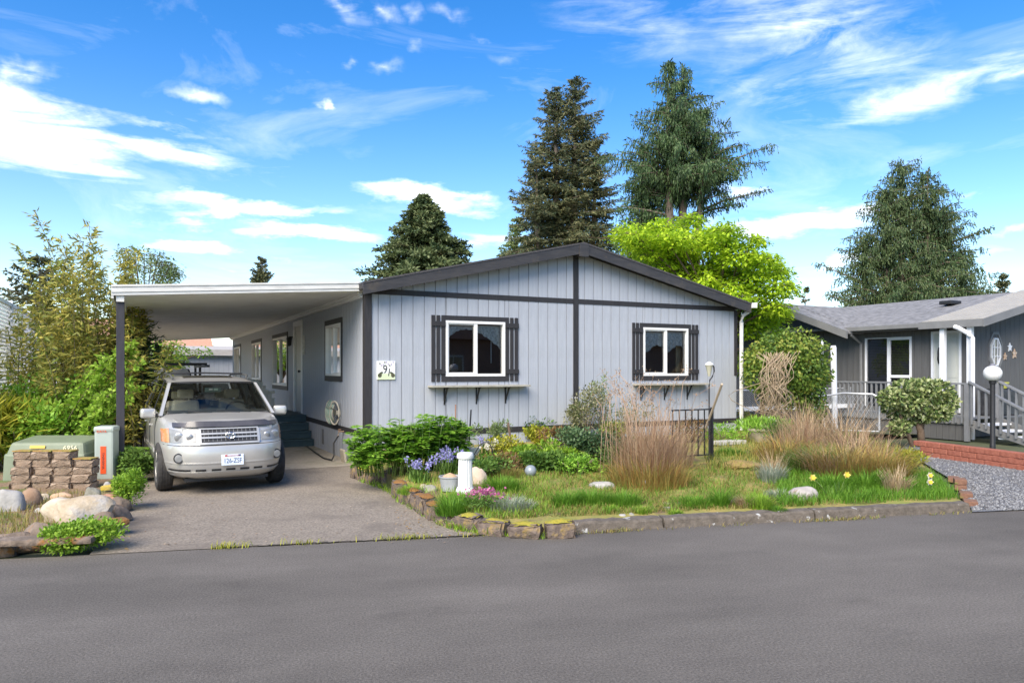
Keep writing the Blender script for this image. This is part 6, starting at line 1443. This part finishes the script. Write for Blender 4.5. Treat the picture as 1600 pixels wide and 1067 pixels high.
for k in range(3):
    MB().box(-.20, .20, -.13, -.11, -.02 + k * .085, .055 + k * .085).build('front_slat', mat('dark_wood', (.06, .05, .045), (.11, .095, .085), .9, scale=8, stretch=(1, 8, 8), bump=.3), pb)
    for s in (-1, 1): MB().box(*sorted((s * .20, s * .18)), -.109, .13, -.02 + k * .085, .055 + k * .085).build('side_slat', mat('dark_wood', None), pb)
MB().box(-.175, .175, -.105, .12, 0, .19).build('soil', M_dark, pb)
shrub('planter_herb', 'thin dry herb growing from the dark planter box', PG(707, 726) + Vector((0.05, .12, .18)), .20, .22, 500, L_var, 81, (.05, .018))
ln_ = empty('solar_lantern', PG(712, 726) + Vector((-.02, -.06, .17)), 0, 'small dark lantern with cream glass on the planter box', 'lantern')
MB().lathe([(.02, 0), (.05, .01), (.03, .03)], 10).build('base', M_black, ln_); MB().lathe([(.04, .03), (.055, .08), (.045, .11)], 12).build('glass', mat('cream_glass', (.6, .55, .35), None, .2), ln_, smooth=True); MB().lathe([(.075, .11), (.06, .125), (.02, .14)], 12).build('cap', M_black, ln_)
wh = PG(755, 728); o = MB().tube([(-.28, -.25, .02), (-.12, -.06, .18), (-.05, 0, .30), (.0, 0, .335), (.05, 0, .34), (.10, 0, .31), (.13, 0, .22), (.13, 0, .12)], .008, 6).build('wire_hook', M_black, smooth=True); o.location = wh; tag(o, 'bent black wire hook arching over the plants behind the column', 'wire hook')
pt = empty('grey_pot', PG(703, 766), 0, 'grey metal flower pot left of the plaster column', 'pot')
MB().lathe([(.10, 0), (.125, .15), (.135, .16), (.135, .175), (.12, .175), (.115, .15)], 20).build('pot', mat('zinc_pot', (.30, .31, .32), (.38, .39, .40), .5, scale=6), pt, smooth=True)
MB().lathe([(.112, .148), (.06, .19), (.01, .21)], 12).build('dry_soil', mat('dry_straw', (.42, .27, .15), (.5, .35, .22), .95, scale=20), pt)
rock('tan flaky rock behind the plaster column', PG(745, 752), (.13, .11, .17), mat('flaky_rock', (.50, .38, .27), (.62, .5, .38), .9, scale=6, bump=.4), 83)
rock('grey smooth stone left of the grey pot', PG(672, 765), (.09, .08, .07), M_rock_grey, 84)
rock('small beige stone at the rust-mossed edging', PG(661, 762), (.07, .06, .06), M_rock_tan, 85)
def spikes(name, label, p, n, h, r_, lm, seed, green=L_mid, cat='flowers', petal=.03):
    global rng
    rng = np.random.default_rng(seed); t = empty(name, p, 0, label, cat); tp = []; VV = []
    for k in range(n):
        a = rng.random() * 6.28; q = rng.random() ** .5 * r_; b0 = np.array([math.cos(a) * q, math.sin(a) * q, 0]); hh = h * rng.uniform(.7, 1.05); tip = b0 * 1.25 + np.array([0, 0, hh]); tp.append([tuple(b0), tuple(tip)])
        m = 22; kk = rng.uniform(.68, 1.02, m); VV.append(leafarr(b0[None] * (1 - kk[:, None]) + tip[None] * kk[:, None] + rng.normal(size=(m, 3)) * .014, rvec(m), petal, petal * .8))
    stems('stems', tp, [[.004, .003]] * len(tp), M_stem, t, 4); foliage('blossom', np.concatenate(VV), lm, t)
    m = n * 7; a = rng.random(m) * 6.28; B = np.stack([np.cos(a) * r_ * .8 * rng.random(m), np.sin(a) * r_ * .8 * rng.random(m), np.zeros(m)], 1); grassobj('leaves', B, h * rng.uniform(.4, .8, m), .014, rng.uniform(.2, .8, m), green, t); return t
spikes('bluebells', 'lavender-blue bell flowers just left of the plaster column', PG(700, 745), 16, .36, .17, L_lav, 91)
spikes('bluebells', 'loose lavender flowers behind the rust-mossed edging', PG(656, 752), 12, .30, .18, L_lav, 92)
spikes('bluebells', 'few blue flowers under the wire hook', PG(757, 712), 5, .36, .10, L_lav, 93)
spikes('lavender', 'small purple flowers at the right house corner by the downspout', PG(1152, 672), 8, .32, .14, L_lav, 94)
spikes('white_narcissus', 'white narcissus blooms behind the plaster column to the right', PG(774, 715), 5, .28, .12, L_white, 95, petal=.045)
spikes('white_narcissus', 'white narcissus blooms above the round planter', PG(1207, 690) + Vector((0, 0, .22)), 4, .22, .10, L_white, 96, petal=.055)
shrub('pink_flowers', 'low pink flowering plant over the brown edging stones', PG(752, 796) + Vector((0, 0, .03)), .20, .07, 700, L_mid, 97, (.03, .018), stem=False, cat='flowers'); 
V = leafarr(np.array(PG(756, 792)) + rng.normal(size=(260, 3)) * [.10, .05, .03] + [0, 0, .14], rvec(260) + np.array([[0, 0, .6]]), .032, .026); o = foliage('pink_blossom', V, L_pink, None); tag(o, 'bright pink blossom heads over the edging stones', 'flowers', kind='stuff')
tuft('silver_grass', 'pale silvery grass mound right of the pink flowers', PG(800, 795), 900, .20, .25, L_blue, 98, .007, (.3, 1.1))
tuft('silver_grass', 'small silvery grass tuft left of the speckled boulder', PG(1218, 778), 420, .17, .17, L_blue, 99, .006, (.3, 1.0))
tuft('silver_grass', 'dry silvery-green tuft in the middle of the right lawn', PG(1206, 752), 520, .36, .17, L_blue, 100, .008, (.2, .8))
tuft('silver_grass', 'dry tan seed tuft rising from the silvery-green tuft', PG(1208, 746), 260, .50, .15, L_tan, 101, .007, (.15, .6))
gz = empty('gazing_ball', PG(829, 745), 0, 'blue-grey gazing ball nestled in the plants', 'gazing ball')
MB().lathe([(.03, 0), (.055, .02), (.075, .055), (.08, .08), (.075, .105), (.055, .14), (.03, .155), (.005, .158)], 20).build('ball', mat('ball_grey', (.22, .25, .27), (.27, .30, .32), .25, scale=5), gz, smooth='all')
for (u0, v0, u1, v1, d_, r_, m, lab) in ((712, 632, 711, 700, 11.5, .012, mat('rust_rod', (.28, .15, .10), None, .8), 'rusty thin rod standing in the ferny plants'), (736, 640, 731, 712, 11.4, .014, M_black, 'dark tilted rod behind the plaster column'), (794, 660, 802, 705, 12.0, .022, M_bark2, 'short brown stake in front of the base trim'), ):
    a, c = Q(u0, v0, d_), Q(u1, v1 + 12, d_); o = MB().tube([a - c, (0, 0, 0)], r_, 6).build('garden_stake', m); o.location = c; tag(o, lab, 'stake')
# shrubs along the house
shr = [(862, 672, .36, .34, 900, L_var, (.075, .032), .72, 'thin variegated shrub left of the centre trim', 111),
       (915, 692, .34, .36, 1500, L_var, (.06, .032), .62, 'grey-green leafy shrub in front of the centre trim', 112),
       (940, 690, .18, .50, 900, L_pale, (.05, .025), .60, 'upright pale green shrub right of the centre trim', 113),
       (925, 722, .46, .26, 3600, L_dark, (.05, .032), .30, 'dense dark green bush below the centre trim', 114),
       (878, 710, .24, .16, 900, L_rust, (.05, .028), .34, 'rust-leaved low shrub left of the dark green bush', 115),
       (962, 712, .30, .22, 1300, L_vine, (.05, .028), .34, 'yellowish twiggy shrub behind the red grass', 116),
       (845, 700, .26, .15, 1200, L_yel, (.07, .038), .24, 'yellow-green euphorbia below the base trim', 117),
       (795, 716, .32, .14, 1300, L_yel, (.05, .03), .18, 'yellow-tipped low plant in front of the stake', 118),
       (818, 668, .14, .14, 300, L_lime, (.08, .045), .42, 'small lime-leaved stem against the base trim', 119),
       (775, 728, .25, .08, 800, L_fern, (.055, .035), .10, 'fresh green ground plant under the wire hook', 120),
       (850, 735, .26, .12, 1100, L_mid, (.08, .045), .14, 'broad-leaved green plant behind the gazing ball', 121),
       (800, 735, .34, .11, 900, L_rust, (.05, .018), .16, 'brown withered plant left of the gazing ball', 122),
       (885, 735, .3, .10, 900, L_mid, (.05, .03), .12, 'low green ground plant in front of the dark bush', 123),
       (1172, 672, .36, .22, 1200, L_vine, (.05, .022), .26, 'mixed twiggy plant beside the downspout', 124),
       (775, 700, .22, .22, 900, L_pale, (.05, .022), .30, 'grey-green wispy herb against the skirting right of the wooden planter', 301),
       (832, 690, .24, .20, 900, L_mid, (.06, .032), .30, 'mid green bush below the small lime-leaved stem', 302),
       (868, 725, .28, .14, 1200, L_lime, (.06, .032), .18, 'lime leafy plant left of the dark green bush', 303),
       (905, 740, .30, .13, 1100, L_fern, (.05, .025), .14, 'fresh green plant at the lawn edge below the dark bush', 304),
       (955, 735, .28, .20, 1000, L_mid, (.045, .02), .22, 'grassy green shrub between the dark bush and the red grass', 305),
       (985, 700, .32, .34, 1000, L_var, (.05, .02), .50, 'twiggy grey shrub behind the left edge of the red grass', 306),
       (762, 745, .25, .10, 900, L_mid, (.06, .03), .12, 'leafy green weed patch right of the tan flaky rock', 307),
       (815, 725, .22, .12, 800, L_lime, (.06, .035), .16, 'bright leafy clump above the gazing ball', 308),
       (1130, 690, .32, .14, 1000, L_fern, (.06, .02), .16, 'green leafy patch behind the step stone', 309),
       (1215, 700, .30, .25, 1000, L_mid, (.05, .022), .30, 'green undergrowth between the round planter and tan grass', 310),
       (1425, 735, .26, .16, 900, L_yel, (.05, .02), .18, 'yellowish weeds at the gravel end of the golden mound', 311),
       (1085, 690, .40, .22, 1400, L_rust, (.045, .02), .26, 'brown-green shrub behind the black iron rail', 125)]
for (u, v, rx, rz, n, lm, lf, zc, lab, sd2) in shr: shrub('garden_shrub', lab, PG(u, v), rx, rz, int(n * 1.2), lm, sd2, lf, zc=zc, hollow=.3, lumps=7)
# big reddish ornamental grass
tuft('red_grass', 'big clump of tall reddish dry grass below the right window', PG(1018, 752) + Vector((0, .25, 0)), 1150, 1.22, .42, L_red, 131, .007, (.05, .75), bend=.6)
tuft('red_grass', 'green-gold skirt of grass around the tall reddish clump', PG(1015, 758) + Vector((0, .1, 0)), 1500, .52, .50, L_gold, 132, .007, (.2, 1.2))
tuft('red_grass', 'second reddish dry grass clump leaning left of the iron rail', PG(1052, 735) + Vector((0, .25, 0)), 520, 1.15, .32, L_red, 133, .007, (.05, .8), bend=.6)
# long wavy seed stems
t = empty('seed_stems', PG(1005, 748) + Vector((0, .2, 0)), 0, 'long thin wavy seed stems arching up across the right window', 'grass stems'); tp = []
for k in range(42):
    a = rng.uniform(-.6, 3.7); ln = rng.uniform(.1, .5); h = rng.uniform(1.0, 1.5); x0 = rng.normal() * .25; tp.append([(x0, rng.normal() * .12, 0), (x0 + ln * .25 * math.cos(a), 0, h * .5), (x0 + ln * .6 * math.cos(a), .05, h * .85), (x0 + ln * 1.1 * math.cos(a), .05, h * .97), (x0 + ln * 1.4 * math.cos(a), .05, h * .92)])
stems('stems', tp, [[.004, .0035, .003, .0025, .0015]] * len(tp), mat('seed_stem', (.42, .28, .19), (.5, .36, .25), .8, scale=4), t, 4)
VV = [leafarr(np.array(p[q])[None] + rng.normal(size=(8, 3)) * .03, rvec(8) + np.array([[0, 0, 1.]]), .035, .012) for p in tp for q in (2, 3)]; tag(foliage('seed_heads', np.concatenate(VV), L_red, t), kind='stuff')
# right: tall tan grass, golden mound
tuft('tan_grass', 'tall tan dry grass fanning out before the grey house', PG(1290, 718) + Vector((0, .5, 0)), 460, 1.15, .5, L_tan, 141, .009, (.1, .75), bend=.5)
tuft('tan_grass', 'tan dry stalks leaning right in front of the gate', PG(1335, 715) + Vector((0, .4, 0)), 380, 1.1, .4, L_tan, 142, .009, (.3, 1.0), bend=.5)
tuft('gold_grass', 'broad golden-brown grass mound at the right of the bed', PG(1340, 752) + Vector((0, .3, 0)), 1500, .66, .44, L_gold, 143, .008, (.2, 1.4))
tuft('gold_grass', 'golden grass mound nearest the gravel drive', PG(1385, 750) + Vector((0, .2, 0)), 1100, .60, .36, L_gold, 144, .008, (.2, 1.4))
tuft('gold_grass', 'brownish grass clump beside the round planter', PG(1235, 725) + Vector((0, .2, 0)), 1000, .60, .44, L_gold, 145, .008, (.2, 1.2))
tuft('gold_grass', 'green-brown grass filling between the golden mounds', PG(1290, 740) + Vector((0, .2, 0)), 1500, .52, .5, L_mid, 146, .009, (.2, 1.1))
tuft('gold_grass', 'long faded grass blades drooping over the small stones', PG(1400, 770), 300, .48, .14, L_tan, 147, .007, (.2, .8))
tuft('tan_grass', 'reddish-tan stalks rising out of the golden mound', PG(1360, 735) + Vector((0, .3, 0)), 420, 1.0, .5, L_red, 148, .008, (.15, 1.0), bend=.5)
tuft('tan_grass', 'thin pinkish stalks left of the golden mound', PG(1265, 722) + Vector((0, .4, 0)), 300, 1.15, .4, L_red, 149, .007, (.1, .8), bend=.5)
tuft('gold_grass', 'rust-brown grass clump left of the golden mound', PG(1305, 748) + Vector((0, .2, 0)), 700, .58, .30, L_red, 150, .008, (.2, 1.4))
tuft('grass_tuft', 'green grass breaking through between the golden mounds', PG(1362, 765) + Vector((0, .1, 0)), 700, .36, .26, L_grass, 151, .008, (.2, 1.1), cat='grass tuft')
tuft('grass_tuft', 'green grass at the front of the rust-brown clump', PG(1300, 764), 600, .30, .28, L_grass, 152, .008, (.2, 1.1), cat='grass tuft')
# round planter
rp = empty('round_planter', PG(1194, 690), 0, 'round grey planter tub with green leaves near the house corner', 'planter')
MB().lathe([(.24, 0), (.30, .20), (.33, .21), (.33, .25), (.29, .25), (.27, .2)], 24).build('tub', mat('stone_tub', (.32, .27, .20), (.40, .35, .27), .8, scale=8), rp, smooth=True)
MB().lathe([(.27, .2), (.1, .22), (.01, .225)], 14).build('soil', M_dark, rp)
shrub('planter_leaves', 'bright green leaves filling the round planter', PG(1194, 690) + Vector((0, 0, .2)), .34, .12, 1200, L_fern, 151, (.11, .018), stem=False, zc=.1, upb=.8)
# vine over an arbour
va = Q(1225, 640, 15.0); va.z = .2
t = empty('arbor_vine', va, 0, 'leafy green vine smothering an arbor right of the house', 'vine'); VV = []; TT = []; rng = np.random.default_rng(161); tp = []
for (u, v, r_) in ((1190, 560, .36), (1215, 545, .42), (1245, 545, .45), (1268, 555, .38), (1185, 590, .32), (1255, 580, .45), (1225, 580, .42), (1278, 585, .28), (1262, 612, .36), (1235, 615, .38), (1270, 640, .3), (1205, 610, .3)):
    c = Q(u, v, 15.0 + rng.uniform(-.3, .3)) - va; n = int(820 * r_ / .4); d = rvec(n); p = d * (r_ * (.45 + .6 * rng.random(n) ** .6))[:, None] * np.array([1, .8, .9]) + np.array(c); VV.append(leafarr(p, d * .6 + rng.normal(size=(n, 3)) * .7 + [[0, 0, -.3]], .085 * rng.uniform(.6, 1.2, n), .05, up=d)); TT.append(np.full(n, rng.random() * .4 + .15 + (.2 if v < 565 else 0)))
foliage('foliage', np.concatenate(VV), L_arb, t, np.concatenate(TT), .6)
for s in (-.45, .5): tp.append([(s, 0, -.1), (s * .95, .05, 1.0), (s * .7, 0, 1.7)])
stems('trunk', tp, [[.05, .045, .03]] * len(tp), M_bark2, t, 6)
dvv = empty('dry_vines', Q(1205, 650, 14.4), 0, 'tangle of bare tan vines hanging down the left of the arbor', 'vine'); dvv.location.z = .2; b0 = Vector(dvv.location); tp = []
for k in range(64):
    r2 = rng.random
    p0 = Q(1212 + rng.normal() * 13, 548 + r2() * 12, 14.4) - b0; pm = Q(1209 + rng.normal() * 14, 590, 14.3 + rng.normal() * .08) - b0; p1 = Q(1207 + rng.normal() * 17, 612 + r2() * 22, 14.3 + rng.normal() * .15) - b0; p2 = Q(1205 + rng.normal() * 15, 648, 14.4 + rng.normal() * .1) - b0; p3 = Q(1206 + rng.normal() * 14, 664, 14.4) - b0
    pts = [p0, pm, p1, p2, p3]; sm = []
    for i in range(4):
        for tt in np.linspace(0, 1, 4, endpoint=False):
            a_ = pts[max(i - 1, 0)]; b_ = pts[i]; c_ = pts[i + 1]; d_ = pts[min(i + 2, 4)]
            sm.append(.5 * ((2 * b_) + (c_ - a_) * tt + (2 * a_ - 5 * b_ + 4 * c_ - d_) * tt ** 2 + (-a_ + 3 * b_ - 3 * c_ + d_) * tt ** 3))
    tp.append(sm)
stems('vine_stems', tp, [[.0065] * 16] * len(tp), M_dryvine, dvv, 4)
tuft('dry_stalks', 'dry tan stalks at the foot of the arbor', Vector((Q(1245, 680, 14.6).x, 14.4, .25)), 320, 1.0, .5, L_tan, 162, .009, (.05, .5))
# clipped camellia
cm = Q(1437, 690, 15.2); cm.z = .0
t = empty('camellia', cm, 0, 'clipped glossy-leaved camellia with bare trunk before the porch', 'shrub'); VV = []; rng = np.random.default_rng(171)
for (u, v, r_) in ((1395, 622, .26), (1415, 612, .30), (1440, 610, .32), (1465, 612, .30), (1478, 628, .24), (1400, 638, .26), (1425, 632, .28), (1455, 632, .30), (1470, 645, .2), (1412, 655, .22), (1405, 668, .17), (1440, 648, .2)):
    c = Q(u, v, 15.2 + rng.uniform(-.2, .2)) - cm; n = int(560 * r_ / .3); d = rvec(n); p = d * (r_ * (.72 + .28 * rng.random(n)))[:, None] * np.array([1, 1, .75]) + np.array(c); VV.append(leafarr(p, d + rng.normal(size=(n, 3)) * .6, .095, .055, up=d))
foliage('foliage', np.concatenate(VV), L_cam, t)
stems('trunk', [[(.05, 0, -.05), (.02, 0, .35), (-.1, 0, .62), (-.35, 0, .9)], [(.05, 0, -.05), (.04, .03, .4), (.2, 0, .75), (.35, 0, .95)], [(-.12, 0, -.05), (-.2, .03, .2), (-.38, 0, .6), (-.5, 0, .9)], [(.04, 0, .35), (.0, -.1, .7), (-.05, -.15, 1.0)]], [[.085, .07, .04, .02], [.075, .06, .035, .02], [.05, .045, .03, .015], [.04, .03, .015]], M_bark2, t, 7)
# iron rail, solar light, leaning stick
ir = empty('iron_rail', PG(1095, 722), HA, 'black wrought iron rail panel standing in the garden', 'railing'); z1 = .80
pa, pc = -.55, .20
for z in (z1, ): MB().box(pa, pc, -.012, .012, z - .02, z).build('top_bar', M_black, ir)
MB().box(pa, pc, -.008, .008, .10, .115).build('bottom_bar', M_black, ir)
for k in range(7):
    x = pa + .02 + k * .12; MB().box(x - .007, x + .007, -.0075, .0075, .116, z1 - .021).build('bar', M_black, ir)
MB().box(pc, pc + .035, -.018, .018, -.1, z1 + .02).build('post', M_black, ir)
sl_ = empty('path_light', PG(1108, 724), 0, 'tall black shepherd-hook path light with cream cone shade', 'garden light'); hh = 1.6 + (578 - 600) / F * 10.6
pp = PG(1108, 724); dpt = pp.y; zz = lambda v: CAM_H + (HY - v) / F * dpt - pp.z
MB().tube([(0, 0, -.05), (0, 0, zz(602)), (.01, 0, zz(594)), (.05, 0, zz(588)), (.075, 0, zz(580)), (.07, 0, zz(573)), (.03, 0, zz(569))], .011, 8).build('pole', M_black, sl_, smooth=True)
MB().lathe([(.018, zz(588)), (.03, zz(582)), (.05, zz(573)), (.062, zz(570)), (.03, zz(569))], 14).build('shade', mat('cream_shade', (.45, .43, .32), None, .4), sl_, smooth=True)
MB().lathe([(.066, zz(570)), (.05, zz(567.5)), (.01, zz(565))], 14).build('cap', M_white, sl_, smooth=True)
a, c = Q(1128, 600, 10.35), PG(1085, 712); o = MB().tube([a - c, (0, 0, -.05)], .018, 8).build('wooden_stick', mat('stick_wood', (.42, .33, .23), (.5, .4, .29), .9, scale=8), smooth=True); o.location = c; tag(o, 'bare wooden stick leaning against the iron rail', 'stick')
# low step stone, mounds
o = MB().box(-.32, .32, -.12, .12, 0, .07).build('stepping_stone', mat('pale_concrete', (.42, .40, .36), (.5, .48, .44), .9, scale=9), bevel=.012); o.location = PG(1138, 694); o.rotation_euler = (0, 0, HA); tag(o, 'pale concrete step stone right of the iron rail', 'stone')
me = rockmesh(181, .34, .22, .09, .3); me.materials.append(mat('cut_grass', (.34, .22, .09), (.24, .2, .05), .97, scale=22, bump=1.0)); o = inst('grass_pile', me, None, PG(1160, 730), (0, 0, .3)); tag(o, 'mound of dry cut grass on the lawn', 'grass pile'); tuft('cut_grass', 'loose dry clippings on the cut grass mound', PG(1160, 732) + Vector((0, .05, .0)), 700, .14, .3, L_dry, 182, .006, (.6, 1.8))
# rocks on the lawn
rock('flat white rock lying on the lawn left of the red grass', PG(940, 760), (.19, .09, .08), M_rock_white, 191, .1)
rock('round white-grey rock at the foot of the red grass', PG(1003, 757), (.085, .07, .085), M_rock_white, 192)
rock('small white pebble near the kerb', PG(972, 804), (.045, .04, .035), M_rock_white, 193)
rock('grey pebble beside the small white pebble', PG(986, 803), (.04, .04, .035), M_rock_grey, 194)
rock('cluster stone, flat and beige, in the middle of the lawn', PG(1042, 785), (.07, .05, .03), M_rock_tan, 195)
rock('cluster stone, white, right of the flat beige one', PG(1060, 786), (.05, .045, .04), M_rock_white, 196)
rock('cluster stone, grey, below the flat beige one', PG(1042, 793), (.06, .04, .035), M_rock_grey, 197)
rock('speckled round boulder at the right front of the lawn', PG(1254, 780), (.19, .15, .145), mat('speckled_rock', (.30, .27, .24), (.42, .38, .35), .9, scale=7, bump=.4, c3=(.25, .16, .12), c3scale=9, c3lo=.55, c3hi=.62), 198)
rock('pinkish flaky stone under the faded grass', PG(1410, 768), (.12, .08, .06), M_rock_red, 199)
# daffodils
def daffodil(label, p, h, lean, lm):
    t = empty('daffodil', p, 0, label, 'flower', 'daffodils on the lawn'); tip = Vector((lean, 0, h)); stems('stem', [[(0, 0, 0), (lean * .5, 0, h * .6), tuple(tip)]], [[.005, .005, .004]], M_stem, t, 4)
    a = np.linspace(0, 2 * np.pi, 6, endpoint=False); D = np.stack([np.cos(a), np.full(6, -.5), np.sin(a)], 1); foliage('petals', leafarr(np.tile(np.array(tip), (6, 1)), D, .05, .04, up=np.array([[0, -1., 0]])), lm, t)
    b = MB(); b.lathe([(.012, 0), (.018, -.02), (.024, -.035)], 10, tuple(tip), 'y'); b.build('trumpet', mat('daffodil_yellow', (.78, .52, .05), None, .6), t)
    B = rng.normal(size=(10, 3)) * [.02, .02, 0]; grassobj('leaves', B, h * rng.uniform(.6, 1, 10), .012, rng.uniform(.1, .5, 10), L_mid, t)
daffodil('yellow daffodil leaning left behind the speckled boulder', PG(1296, 778), .24, -.2, L_daf); daffodil('yellow daffodil with bowed head in the middle of the right lawn', PG(1312, 776), .26, .08, L_daf)
daffodil('upper white daffodil near the stepped bricks', PG(1456, 762), .16, -.03, L_white); daffodil('lower white daffodil near the stepped bricks', PG(1452, 772), .15, .0, L_white)
# bright tufts on the lawn
tu = [(885, 788, .22, .16, L_grass, 'bluish green grass clump at the left of the lawn'), (925, 785, .20, .22, L_grass, 'bright green grass clump under the flat white rock'), (975, 788, .2, .2, L_grass, 'bright green grass clump in the middle front of the lawn'), (1125, 790, .28, .09, L_grass, 'tall narrow bright tuft at the front of the lawn'), (1085, 788, .13, .24, L_grass, 'low green grass mat left of the tall narrow tuft'),
      (1185, 792, .22, .15, L_lime, 'lime green grass dome near the kerb'), (1165, 790, .15, .12, L_tan, 'small dry tuft between the green ones'), (1215, 798, .10, .09, L_grass, 'little green tuft just behind the kerb'), (1002, 800, .10, .1, L_lime, 'yellow-green seedling clump near the pebbles'), (1055, 801, .07, .08, L_lime, 'tiny yellow-green weed rosette near the kerb'), (955, 797, .09, .1, L_lime, 'low lime weed left of the pebbles'),
      (785, 765, .22, .22, L_grass, 'green grass clump right of the plaster column'), (705, 800, .24, .16, L_grass, 'long green grass spilling through the gap in the edging'), (720, 785, .16, .22, L_grass, 'green grass around the foot of the plaster column'), (790, 745, .18, .25, L_dry, 'brown-green grass clump behind the column grass'), (1242, 700, .3, .16, L_grass, 'green grass behind the round planter'), (1140, 710, .16, .22, L_grass, 'green grass patch right of the iron rail'), (640, 768, .12, .15, L_lime, 'yellow-green leaves behind the rust-mossed edging')]
for k, (u, v, h, r_, lm, lab) in enumerate(tu): tuft('grass_tuft', lab, PG(u, v), int(260 + 1700 * r_ * r_ * 8), h * 1.15, r_, lm, 200 + k, .0065, (.15, 1.1), cat='grass tuft')
# lawn grass
def inpoly(p, poly):
    c = False; j = len(poly) - 1
    for i in range(len(poly)):
        if (poly[i].y > p[1]) != (poly[j].y > p[1]) and p[0] < (poly[j].x - poly[i].x) * (p[1] - poly[i].y) / (poly[j].y - poly[i].y) + poly[i].x: c = not c
        j = i
    return c
BEDP = fr_[::6] + bk_[::-6]
rng = np.random.default_rng(300)
def lawn(name, region, n, h, lm, w=.005, lean=(.2, 1.0), label=None, z=0.0):
    pts = []
    us, vs_ = rng.uniform(region[0], region[1], n), rng.uniform(region[2], region[3], n)
    B = np.array([PG(a, b) for a, b in zip(us, vs_)]); d = np.array([road_d(b) for b in B]); k = (d > .24) & np.array([inpoly(b, BEDP) for b in B])
    B = B[k]; nn = math.sin; B[:, 2] += .0
    o = grassobj(name, B, h * rng.uniform(.4, 1.1, len(B)), w, rng.uniform(*lean, len(B)), lm); tag(o, label, 'grass', kind='stuff'); return o
lawn('lawn_grass', (1215, 1520, 740, 806), 15000, .13, L_grass, .006, label='bright green lawn grass at the right')
lawn('dry_lawn', (770, 1300, 725, 828), 24000, .055, L_dry, .007, (.5, 1.6), label='short dry mossy lawn in the middle')
lawn('lawn_grass', (760, 1240, 735, 826), 9000, .09, L_grass, .005, label='sparse green blades in the dry lawn')
lawn('bed_grass', (570, 860, 745, 826), 3500, .10, L_lime, .006, label='weedy grass among the left bed plants')
lawn('side_grass', (1100, 1430, 672, 735), 6000, .16, L_vine, .008, label='rough grass in front of the side yard')
# weeds in the joints and along the kerb
n = 900; k = rng.random(n); uu = 330 + k * 470; B = np.array([P(a, 857.5 - (a - 330) * .0494 + rng.normal() * 1.2) for a in uu]); B[:, 2] = .004
keep = rng.random(n) < np.clip(.25 + .75 * np.sin(uu / 31.0) * np.sin(uu / 87.0 + 1), .05, 1)
tag(grassobj('joint_weeds', B[keep], rng.uniform(.02, .07, keep.sum()), .007, rng.uniform(.4, 1.4, keep.sum()), L_yel), 'weeds growing in the joint between drive and road', 'weeds', kind='stuff')
n = 1500; uu = rng.uniform(868, 1519, n); B = np.array([P(a, 835.5 - (a - 868) * .0533 + abs(rng.normal()) * 1.0) for a in uu]); B[:, 2] = .002
keep = rng.random(n) < np.clip(.2 + .8 * np.sin(uu / 40.0) * np.sin(uu / 93.0), .04, 1)
tag(grassobj('kerb_weeds', B[keep], rng.uniform(.01, .05, keep.sum()), .007, rng.uniform(.4, 1.4, keep.sum()), L_dry), 'tiny weeds at the foot of the kerb', 'weeds', kind='stuff')
n = 1100; k = rng.random(n); e0 = [P(u, v) for u, v in ((563, 752), (600, 764), (628, 785), (692, 822), (730, 832), (850, 842))]; B = []
for q in k:
    i = min(int(q * 5), 4); p = e0[i].lerp(e0[i + 1], q * 5 - i); B.append((p.x + rng.normal() * .03, p.y + rng.normal() * .03, .004))
tag(grassobj('edge_weeds', np.array(B), rng.uniform(.02, .11, n) * (rng.random(n) > .3), .008, rng.uniform(.3, 1.3, n), L_lime), 'weeds sprouting along the foot of the edging stones', 'weeds', kind='stuff')
# gravel stones
n = 9000; V0 = np.array([P(a, b) for a, b in zip(rng.uniform(1425, 1640, n), 700 + 98 * rng.random(n) ** .8)]); 
V0 = V0[[inpoly(p, GR) for p in V0]]; n = len(V0); s = rng.uniform(.008, .022, n)[:, None, None]; oc8 = np.array([[1, 0, 0], [-1, 0, 0], [0, 1, 0], [0, -1, 0], [0, 0, .7], [0, 0, -.5]]); Vv = (V0[:, None, :] + [0, 0, .014] + (oc8[None] + rng.normal(size=(n, 6, 3)) * .25) * s).reshape(-1, 3)
f8 = np.array([[0, 2, 4], [2, 1, 4], [1, 3, 4], [3, 0, 4], [2, 0, 5], [1, 2, 5], [3, 1, 5], [0, 3, 5]]); Fq = (np.arange(n)[:, None, None] * 6 + f8[None]).reshape(-1, 3)
tag(npmesh('gravel_stones', Vv, Fq, leafmat('gravel_colours', [(.09, .09, .095), (.19, .19, .195), (.31, .31, .31)], 0, .9), None, np.repeat(rng.random(n), 8)), 'loose grey gravel on the neighbouring drive', 'gravel', kind='stuff')
# fallen leaves and bits on the paving
n = 160; B = np.array([P(a, b, .012) for a, b in zip(rng.uniform(170, 700, n), rng.uniform(770, 850, n))]); tag(foliage('fallen_bits', leafarr(B, rng.normal(size=(n, 3)) * [1, 1, .1], .03, .018, up=np.array([[0, 0, 1.]])), leafmat('fallen_leaf', [(.3, .2, .12), (.45, .38, .3), (.2, .12, .06)], .1), None), 'small fallen leaves scattered on the driveway', 'leaf litter', kind='stuff')
n = 220; B = np.array([P(rng.uniform(152, 200), rng.uniform(800, 860), .012) if k % 2 else P(rng.uniform(620, 760), rng.uniform(795, 838), .012) for k in range(n)]); tag(foliage('moss_litter', leafarr(B, rng.normal(size=(n, 3)) * [1, 1, .15], .035, .015, up=np.array([[0, 0, 1.]])), leafmat('rust_litter', [(.36, .18, .04), (.45, .3, .1), (.25, .14, .05)], .1), None), 'rusty moss crumbs and needles along the bed edges', 'leaf litter', kind='stuff')

if False:
    print(sum(len(o.data.loop_triangles) for o in bpy.data.objects if o.type == 'MESH'))
